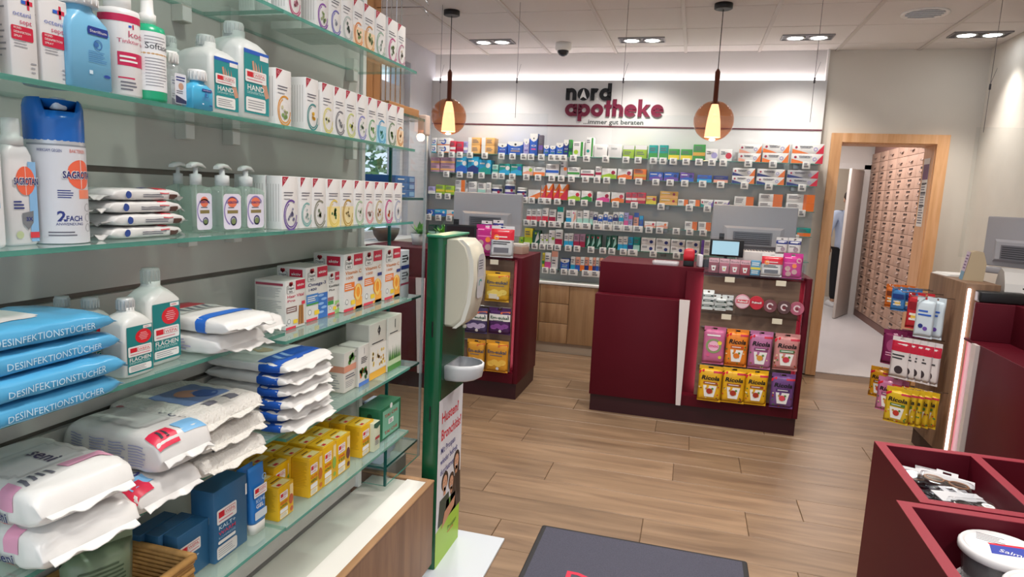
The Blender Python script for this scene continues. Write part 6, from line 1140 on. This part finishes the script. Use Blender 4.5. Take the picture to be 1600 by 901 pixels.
def orangep(a, w, h): a.rect(w*.03, h*.36, w*.55, h*.5, M('#ee7a2a', .4), 1); a.lines(w*.06, h*.38, w*.5, h*.48, 3, WHITE, 2); a.rect(w*.5, 0, w, h*.05, M('#f0a030', .4)); a.disc(w*.74, h*.3, w*.23, M('#f0962a', .4), 1, 20, ry=h*.15); a.ring(w*.74, h*.3, w*.1, w*.16, M('#f8d070', .4), 2, 0, 360, 16, 1.4); a.rect(w*.62, 0, w*.98, h*.2, M('#f4a83a', .4), 0); a.rect(w*.74, h*.5, w*.98, h*.56, cm('navy'), 2)
def infoside(a, w, h): a.rect(w*.04, h*.9, w*.92, h*.95, M('#a8455a', .5), 0); a.lines(w*.08, h*.65, w*.9, h*.86, 8, GREY, 0, .25); a.lines(w*.08, h*.3, w*.9, h*.6, 9, GREY, 0, .25); a.ring(w*.5, h*.14, w*.03, w*.045, M('#a84a5a', .5), 0, n=10)
def herzside(a, w, h): herz(a, w*.06, h*.76, w*.3, h*.22, 0); a.rect(w*.44, h*.8, w*.88, h*.96, M('#c81f3f', .4), 0); a.text('aktiv', w*.5, h*.85, h*.05, WHITE, 1, bold=.02, fit=w*.32)
V = [(446.5, 477, 512, 437, 'Haar Vital', 'Pro', '#c83a5a', hair, infoside, 'white vitamin carton with braided hair picture, first on the vitamin shelf', .09), (478.5, 511.5, 499, 416, 'Omega-3', '1400', '#23306a', fish, herzside, 'tallest white vitamin carton with blue fish picture', .09), (512, 533.6, 490, 424, 'Knoblauch', 'Plus', '#4a4a44', garlic, herzside, 'smaller white vitamin carton with garlic picture between fish and orange cartons', .08), (537, 566, 484, 396, 'Vitamin C', '1000', '#d8803a', orangep, herzside, 'white vitamin carton with orange slice, first of three', .1), (568, 596, 474, 391, 'Vitamin C', '1000', '#d8803a', orangep, herzside, 'white vitamin carton with orange slice, middle of three', .1), (600.5, 624.5, 465.5, 387.5, 'Vitamin C', '1000', '#d8803a', orangep, herzside, 'white vitamin carton with orange slice, last of three at the shelf end', .1)]
for p, q, yb, yt, t1, t2, c, pic, sd, lab, dd in V: scarton(p, q, yb, ZR, '#e3dfda', lab, 'white vitamin cartons', aktiv(t1, t2, c, pic), sd, yt=yt, d=dd, name='vitamin_carton')
# ---- fifth shelf, far half: tin and herbal teas
ZE = LV['er']+.0005
t = tag(empty('tea_tin', (-.975, 1.535, ZE)), 'open white tea tin with violet ring label beside the blue striped packs', 'tin'); r = .043
MB().lathe([(r, 0), (r*1.02, .004), (r, .008), (r, .098), (r*1.02, .101), (r*.97, .105), (r*.94, .098), (r*.92, .085), (.001, .084)], 30, M('#d6d6d8', .3)).build('body', t); MB().lathe([(r*1.02, .099), (r*1.03, .103), (r*.96, .106), (r*.94, .1)], 30, STEEL, caps=False).build('metal_rim', t)
a = Art(cyl=(0, 0, r, R_(-30))); a.rect(-r*1.4, .006, r*1.5, .096, M('#e3e1e4', .4)); a.poly([(-r*.5, .09), (r*.35, .09), (-r*.5, .055)], M('#b3203a', .4), 1); a.lines(r*.1, .06, r*.9, .08, 3, INK, 1); a.ring(r*.75, .04, .018, .021, M('#6a4aa0', .4), 1, 60, 320); a.ring(r*.75, .04, .013, .016, M('#6a4aa0', .4), 1, 0, 360); a.build('printed_label', t)
def tea1(a, w, h): a.rect(0, h*.5, w, h*.66, M('#e09a80', .45)); [a.disc(w*(.5+.13*math.cos(k)), h*(.8+.08*math.sin(k*1.7)), w*.1, M('#4f8a3a', .5), 1, 8) for k in range(6)]; a.ring(w*.82, h*.88, w*.1, w*.12, INK, 1, n=12); a.lines(w*.1, h*.32, w*.9, h*.44, 2, INK, 1); a.lines(w*.1, h*.1, w*.7, h*.28, 4, GREY, 1, .3)
def tea2(a, w, h): a.rect(0, 0, w, h*.1, M('#4a7ad0', .45)); a.lines(w*.2, h*.55, w*.85, h*.72, 4, DARK, 1); [a.disc(w*random.uniform(.12, .88), h*random.uniform(.14, .42), w*.09, M(random.choice(('#4f8a3a', '#7fae4a', '#d8702a', '#2f6a3a')), .5), 1, 7) for k in range(24)]; a.rect(w*.48, h*.78, w*.52, h*.93, GREY, 1)
def tea3(a, w, h): a.rect(0, 0, w, h*.13, M('#eeb030', .45)); a.rect(w*.02, h*.14, w*.98, h*.6, M('#e6e3dc', .5), 0); [a.disc(w*random.uniform(.12, .9), h*random.uniform(.2, .48), w*.045, M(random.choice(('#e8c860', '#8a6a3a', '#c9a050', '#efe6c8')), .5), 1, 7) for k in range(26)]; a.lines(w*.12, h*.62, w*.9, h*.66, 1, DARK, 1); a.rect(w*.48, h*.76, w*.53, h*.93, DARK, 1); a.ring(w*.5, h*.85, w*.05, w*.08, DARK, 1, n=10)
def tea4(a, w, h): a.rect(0, 0, w, h*.1, M('#4f8f3f', .45)); a.rect(0, h*.1, w, h*.2, M('#c4d8b0', .45)); a.rect(w*.02, h*.2, w*.98, h*.66, M('#e6e6df', .5), 0); [a.poly([(w*x_, h*.2), (w*(x_+.05), h*.2), (w*(x_+.02+random.uniform(-.04, .04)), h*random.uniform(.34, .5))], M(random.choice(('#4f8a3a', '#6fa84f', '#3f6f4a')), .5), 1) for x_ in [.06+.04*k for k in range(22)]]; a.lines(w*.12, h*.68, w*.9, h*.72, 1, DARK, 1); a.rect(w*.48, h*.78, w*.53, h*.94, DARK, 1)
def greyside(a, w, h): a.rect(w*.05, h*.02, w*.95, h*.98, M('#cbc7c0', .5), 0); a.lines(w*.2, h*.1, w*.8, h*.5, 6, GREY, 1, .3)
scarton(537.5, 559, 609, ZE, '#dcd6ce', 'low white tea carton with salmon band and green leaves', 'herbal tea cartons', tea1, lambda a, w, h: (a.rect(0, h*.5, w, h*.66, M('#e09a80', .45)), a.lines(w*.2, h*.08, w*.8, h*.45, 6, GREY, 0, .3)), yt=548, d=.075)
scarton(560.5, 576, 601, ZE, '#dedad4', 'narrow white tea carton with blue foot and mixed herbs', 'herbal tea cartons', tea2, greyside, yt=539, d=.07)
scarton(577, 604.5, 588, ZE, '#d8d3ca', 'tall grey white tea carton with yellow foot and chamomile flowers', 'herbal tea cartons', tea3, greyside, yt=503, d=.085)
scarton(605.5, 626, 576, ZE, '#d9d6cc', 'tall grey white tea carton with green foot and meadow grass, at the shelf end', 'herbal tea cartons', tea4, greyside, yt=493.5, d=.085)
# ---- fifth shelf, near half: heaped white packs
ZH = LV['el']+.0005
def bluestripe(a, L, W): a.rect(L*.62, W*.05, L*.88, W*.95, M('#1f58b8', .35), 0); a.lines(L*.66, W*.2, L*.84, W*.5, 2, M('#8fb0e0', .5), 1); a.disc(L*.4, W*.5, W*.14, M('#d8c0a0', .5), 0, ry=W*.1)
packrow('wipe_pack', 6, (-1.10, 1.375, ZH), .232, .20, .0275, -.03, FILMW, [f'long white wipe pack with blue stripe, {p} of the high stack by the tin' for p in ('lowest', 'second lowest', 'third', 'fourth', 'fifth', 'topmost')], 'white packs with blue stripe', bluestripe, lambda a, L, H: a.rect(L*.66, H*.15, L*.9, H*.95, M('#1f58b8', .35), 1), lambda a, L, W, i: a.rect(L*.3, W*.05, L*.75, W*.95, M('#1f58b8', .35), 1) , rough=.004, ends=.7)
EMB = M('#e3dfd8', .5, bump=1., scale=170, var=.04)
packrow('towel_pack', 3, (-1.10, 1.105, ZH), .232, .19, .046, -.02, EMB, [f'embossed white towel pack, {p} of three in the middle of the heap' for p in ('lowest', 'middle', 'topmost with blue picture')], 'embossed white towel packs', lambda a, L, W: (a.rect(L*.3, W*.2, L*.75, W*.8, M('#6f86b4', .4), 0), a.disc(L*.5, W*.5, W*.14, M('#c8947c', .5), 1), a.disc(L*.62, W*.6, W*.13, M('#3a5a9c', .5), 2), a.lines(L*.8, W*.2, L*.92, W*.8, 2, INK, 1)), None, rough=.003, ends=1.4)
def icons(a, L, W): [a.ring(L*(.5+.12*k), W*.3, W*.055, W*.085, M('#3a3f8a', .4), 1, n=14) for k in range(3)]; a.rect(L*.80, W*.05, L*.92, W*.35, M('#7fb8e4', .4), 1); a.rect(L*.84, W*.02, L*.98, W*.26, M('#d8284a', .4), 2)
packrow('wipe_pack', 1, (-1.105, .925, ZH), .24, .15, .058, -.03, FILM, ['white wipe pack with three ring icons and red corner, under the lidded pack'], None, icons, None, rough=.004, ends=1.3)
def lidpack(a, L, W): a.rr(L*.22, W*.2, L*.72, W*.75, .02, M('#c9c7c6', .35), 0); a.rr(L*.24, W*.23, L*.70, W*.72, .018, M('#dad8d7', .35), 1); [a.ring(L*(.55+.1*k), W*.86, W*.04, W*.06, M('#3a3f6a', .4), 1, n=12) for k in range(3)]; a.disc(L*.12, W*.8, W*.08, M('#d8808a', .5), 1, ry=W*.04); a.rect(L*.82, W*.5, L*.97, W*.92, M('#7fb8e4', .4), 1); a.rect(L*.84, W*.04, L*.99, W*.4, M('#d8284a', .4), 2); a.lines(L*.87, W*.12, L*.96, W*.3, 2, DARK, 3)
packrow('wipe_pack', 1, (-1.095, .965, ZH+.0595), .235, .125, .075, -.06, FILM, ['plump white wipe pack with resealable lid and red corner, top of the heap'], None, lidpack, lambda a, L, H: [a.lines(L*(.1+.2*k), H*.2, L*(.27+.2*k), H*.75, 8, M('#9ca0c4', .5), 1, .4) for k in range(4)], rough=.003, ends=1.6)
def seni(a, L, W): a.rr(L*.3, W*.12, L*.68, W*.85, .03, M('#cfcdcb', .4), 0); a.rr(L*.32, W*.15, L*.66, W*.82, .028, M('#dedcda', .4), 1); a.text('seni', L*.40, W*.5, W*.16, M('#3a2f5a', .4), 5, bold=.015); a.rect(L*.70, W*.5, L*.80, W*.98, M('#e9a8c4', .4), 1); a.rect(L*.05, W*.08, L*.3, W*.2, M('#6a52b4', .4), 1); a.lines(L*.72, W*.1, L*.82, W*.4, 4, INK, 1)
def senis(a, L, H): a.rect(L*.2, H*.62, L*.5, H*.8, M('#6a52b4', .4), 1); a.rect(L*.68, H*.45, L*.8, H*.95, M('#e4a0be', .4), 1); a.text('seni', L*.62, H*.2, H*.24, M('#2a2a6a', .4), 5, bold=.02); a.text('100', L*.4, H*.2, H*.2, INK, 5); a.rect(L*.66, H*.12, L*.78, H*.15, RED, 3)
packrow('wipe_pack', 2, (-1.10, .77, ZH), .245, .165, .066, -.10, FILMW, ['white wipe pack with pink panel and violet bands, lower of two at the left edge', 'white wipe pack with pink panel and violet bands, upper of two at the left edge'], 'white and pink wipe packs', seni, senis, rough=.005, ends=1.1)
# ---- lowest shelf
ZF = LV['fl']+.0005; BLK = '#2f6690'
def kalt(a, w, h): wepa_box(a, w*.08, h*.52, w*.58, h*.2, 1); a.text('KALT+', w*.12, h*.44, h*.055, M('#cfe4f0', .5), 1, bold=.01, fit=w*.5); a.text('WARM', w*.12, h*.36, h*.055, M('#d04a6a', .5), 1, bold=.01, fit=w*.5); a.text('KOMPRESSE', w*.12, h*.31, h*.03, M('#a9cbe0', .5), 1, fit=w*.5); a.rr(w*.1, h*.24, w*.62, h*.285, w*.03, WHITE, 1); a.rr(w*.06, h*.03, w*.66, h*.21, w*.05, M('#dcdad6', .5), 1); a.lines(w*.1, h*.06, w*.6, h*.18, 4, GREY, 2, .3); a.rect(w*.94, h*.7, w*.99, h*.86, WHITE, 1)
def kalt2(a, w, h): wepa_box(a, w*.03, h*.5, w*.6, h*.24, 1); a.text('KALT+', w*.08, h*.36, h*.07, M('#cfe4f0', .5), 1, fit=w*.5); a.rect(w*.9, h*.72, w*.97, h*.96, WHITE, 1)
def kside(a, w, h): a.rect(w*.1, h*.55, w*.8, h*.65, M('#6a8aa0', .5), 0)
scarton(336, 387.5, 884, ZF, BLK, 'large blue carton with white and red emblem, upright on the lowest shelf', 'blue cold pack cartons', kalt, kside, h=.166, d=.06, X=-.946)
o, X, y, w, h, d = scarton(279, 334, 905, ZF, BLK, 'smaller blue carton left of the large one, behind the basket rim', 'blue cold pack cartons', kalt2, kside, h=.108, d=.035, X=-.96)
for k in (1, 2): c = copytree(o); c.location.x -= .037*k; c.location.y -= .01*k; c['label'] = ('smaller blue carton in second row behind the basket rim', 'smaller blue carton in third row, darkest, at the back')[k-1]
def tube(p, q, yb, yt, X, lab):
    a, b_ = onx(p, yb, X), onx(q, yb, X); w = b_.y-a.y; h = onx((p+q)/2, yt, X).z-ZF; t = tag(empty('gel_tube', (X-.012, (a.y+b_.y)/2, ZF), PI/2), lab, 'tube', 'blue gel tubes'); bm_ = M('#2a78c4', .3)
    MB().rloft([(h*.16, w*.46, .013, .012), (h*.2, w*.48, .014, .013), (h*.6, w*.49, .010, .009), (h*.93, w*.5, .003, .003), (h, w*.5, .0015, .0015)], bm_, 5).build('body', t); MB().rloft([(0, w*.44, .0125, .012), (h*.155, w*.46, .013, .0125)], M('#d8d6d0', .4), 6).build('cap', t)
    A = Art((-w/2, -.0148, 0), (1, 0, 0), (0, .009, 1)); wepa_box(A, w*.08, h*.56, w*.84, h*.15, 1); A.text('KÜHL', w*.2, h*.47, h*.06, M('#cfe4f0', .5), 1, fit=w*.62); A.text('GEL', w*.2, h*.39, h*.06, WHITE, 1, bold=.02, fit=w*.5); A.rr(w*.12, h*.22, w*.9, h*.34, w*.05, M('#cfd8e0', .5), 1); A.ring(w*.75, h*.82, w*.1, w*.14, M('#9ac4e8', .5), 1, n=12); A.build('printed_label', t)
tube(394.5, 418, 833, 727, -.945, 'blue gel tube with white cap standing in front beside the yellow cartons'); tube(378, 402, 829, 728, -.98, 'blue gel tube with white cap, half hidden behind the other tube')
ZG = LV['fr']+.0005
def ytea(t1, t2, pic):
    def f(a, w, h): wepa_box(a, w*.1, h*.58, w*.5, h*.24, 1); a.text(t1, w*.1, h*.46, h*.075, M('#d8402a', .4), 1, bold=.015, fit=w*.5); a.text(t2, w*.1, h*.36, h*.075, M('#4a6a2a', .4), 1, bold=.015, fit=w*.5); a.rr(w*.1, h*.2, w*.6, h*.32, w*.03, WHITE, 1); a.rr(w*.1, h*.04, w*.6, h*.18, w*.03, M('#efe6c8', .5), 1); a.lines(w*.14, h*.06, w*.55, h*.16, 3, GREY, 2, .3); a.rect(w*.74, h*.35, w*.95, h*.9, M('#efd8a0', .4), 0); a.disc(w*.82, h*.45, w*.14, M(pic, .45), 1, 10, ry=h*.16); a.disc(w*.85, h*.14, w*.1, M(pic, .45), 1, 9)
    return f
def ytop(a, w, d): a.rect(w*.12, d*.08, w*.88, d*.5, M('#efe0a0', .5), 0); a.rect(w*.2, d*.12, w*.4, d*.3, RD2, 1); a.lines(w*.3, d*.55, w*.85, d*.75, 1, M('#7a5a1a', .5), 0); a.rect(0, d*.93, w, d*.96, M('#b98a10', .5), 0)
def yside(a, w, h): a.lines(w*.1, h*.25, w*.9, h*.92, 16, M('#c49a1c', .5), 0, .3)
Y = [(435, 459, 817, 751, 'HEISSER', 'APFEL', '#c0603a', 'apple', .06), (483, 504, 778, 706.5, 'GUTE', 'ABEND', '#c8702a', 'orange blossom', .062), (505, 525.5, 758.5, 693.5, 'INGWER', 'HONIG', '#8aae4a', 'ginger', .062), (526, 547, 742, 681, 'ZINK', 'TEE', '#6a3a3a', 'dark berry', .062), (564, 583.3, 717, 656.5, 'KRÄUTER', 'TEE', '#6fa84a', 'herb leaf', .062)]
for i, (p, q, yb, yt, t1, t2, pc, pn, dd) in enumerate(Y):
    r = scarton(p, q, yb, ZG, '#e5b310', f'yellow tea carton with {pn} print, {ordinal(i+1)} of the front row, lowest shelf', 'yellow tea cartons', ytea(t1, t2, pc), yside, yt=yt+(5 if i in (0, 1, 4) else 0), d=.055, name='tea_carton', top=ytop, X=-.934)
    for k in (1, 2):
        if r[1]-.0565*(k+1) < PXB: break
        c = copytree(r[0]); c.location.x -= .0565*k; c['label'] = f'yellow tea carton with {pn} print, {("second", "third")[k-1]} row behind the {ordinal(i+1)} front one'
for i, (p, q, yb) in enumerate(((460, 481, 797),)):                     # gap in the front row: only the rows behind are left
    X, y, w, h = box_front(p, q, yb, ZG, .1)
    for k in (1, 2):
        c = copytree(r[0]); c.location = (-.94-.0565*k, 1.335+.062, ZG+.0005); c['label'] = f'yellow tea carton behind the gap in the front row, {("nearer", "rear")[k-1]} one'
def greentea(a, w, h): a.poly([(0, h), (w, h), (w, h*.86), (w*.5, h*.78), (0, h*.86)], cm('darkgreen')); a.rect(w*.2, h*.4, w*.9, h*.5, M('#a83a3a', .5), 1); a.lines(w*.2, h*.2, w*.8, h*.38, 3, INK, 1)
def taichi(a, w, h): a.rect(w*.1, h*.06, w*.9, h*.9, M('#6fae94', .4), 0); a.text('TAI CHI', w*.5, h*.66, h*.1, M('#a83232', .5), 1, 'c', .02, fit=w*.62); a.text('TAI CHI', w*.5, h*.14, h*.1, M('#a83232', .5), 1, 'c', .02, fit=w*.62); a.rect(w*.38, h*.4, w*.62, h*.56, WHITE, 1); a.lines(w*.42, h*.42, w*.58, h*.54, 3, DARK, 2); a.disc(w*.5, h*.95, w*.06, WHITE, 1)
scarton(584, 593.5, 703, ZG, '#cfd3b8', 'pale carton with dark green top, between yellow and green cartons', None, greentea, None, h=.094, d=.06)
scarton(594, 625, 690, ZG, '#1f6a48', 'large dark green tea carton with leaf border at the end of the lowest shelf', None, taichi, lambda a, w, h: (a.rect(w*.1, h*.06, w*.9, h*.9, M('#2f7a58', .4), 0), a.disc(w*.5, h*.75, w*.12, M('#1a4a34', .4), 1)), h=.112, d=.08, X=-.937)
# basket with a green bag
bk = tag(empty('wicker_basket', (-.905, 1.005, ZF)), 'woven straw basket with price sticker on the lowest shelf, left of the blue cartons', 'basket'); st_ = M('#b58a4e', .7, var=.35, scale=60, bump=.5)
bx, by, bh = .19, .25, .085
for k in range(9):
    z = .005+k*.0095
    b = MB(); b.tube([(-.003*(k % 2), 0, z), (0, -by, z), (-bx, -by, z), (-bx, 0, z), (-.003*(k % 2), 0, z)], .0062, st_, 6); b.build('straw_strand', bk)
MB().tube([(0.002, .002, bh+.004), (.002, -by-.002, bh+.004), (-bx, -by-.002, bh+.004), (-bx, .002, bh+.004), (.002, .002, bh+.004)], .008, st_, 7).build('rim_band', bk); MB().box(-bx, 0, -by, 0, .0, .004, st_).build('base', bk)
a = Art((.0085, -.09, .045), (0, 1, 0), (0, 0, 1)); a.rr(0, 0, .03, .018, .006, WHITE, 0); a.lines(.005, .004, .025, .014, 2, GREY, 1); a.build('price_sticker', bk)
bag(-.995, .87, ZF+.006, .12, .165, '#7f8f74', 'crumpled grey-green film bag standing in the wicker basket', lambda a, w, h: (a.lines(w*.15, h*.55, w*.85, h*.85, 6, M('#4f5f48', .5)), a.disc(w*.5, h*.3, w*.3, M('#9ab06a', .5))), None, rz=R_(70), bl=.03, tilt=.05)
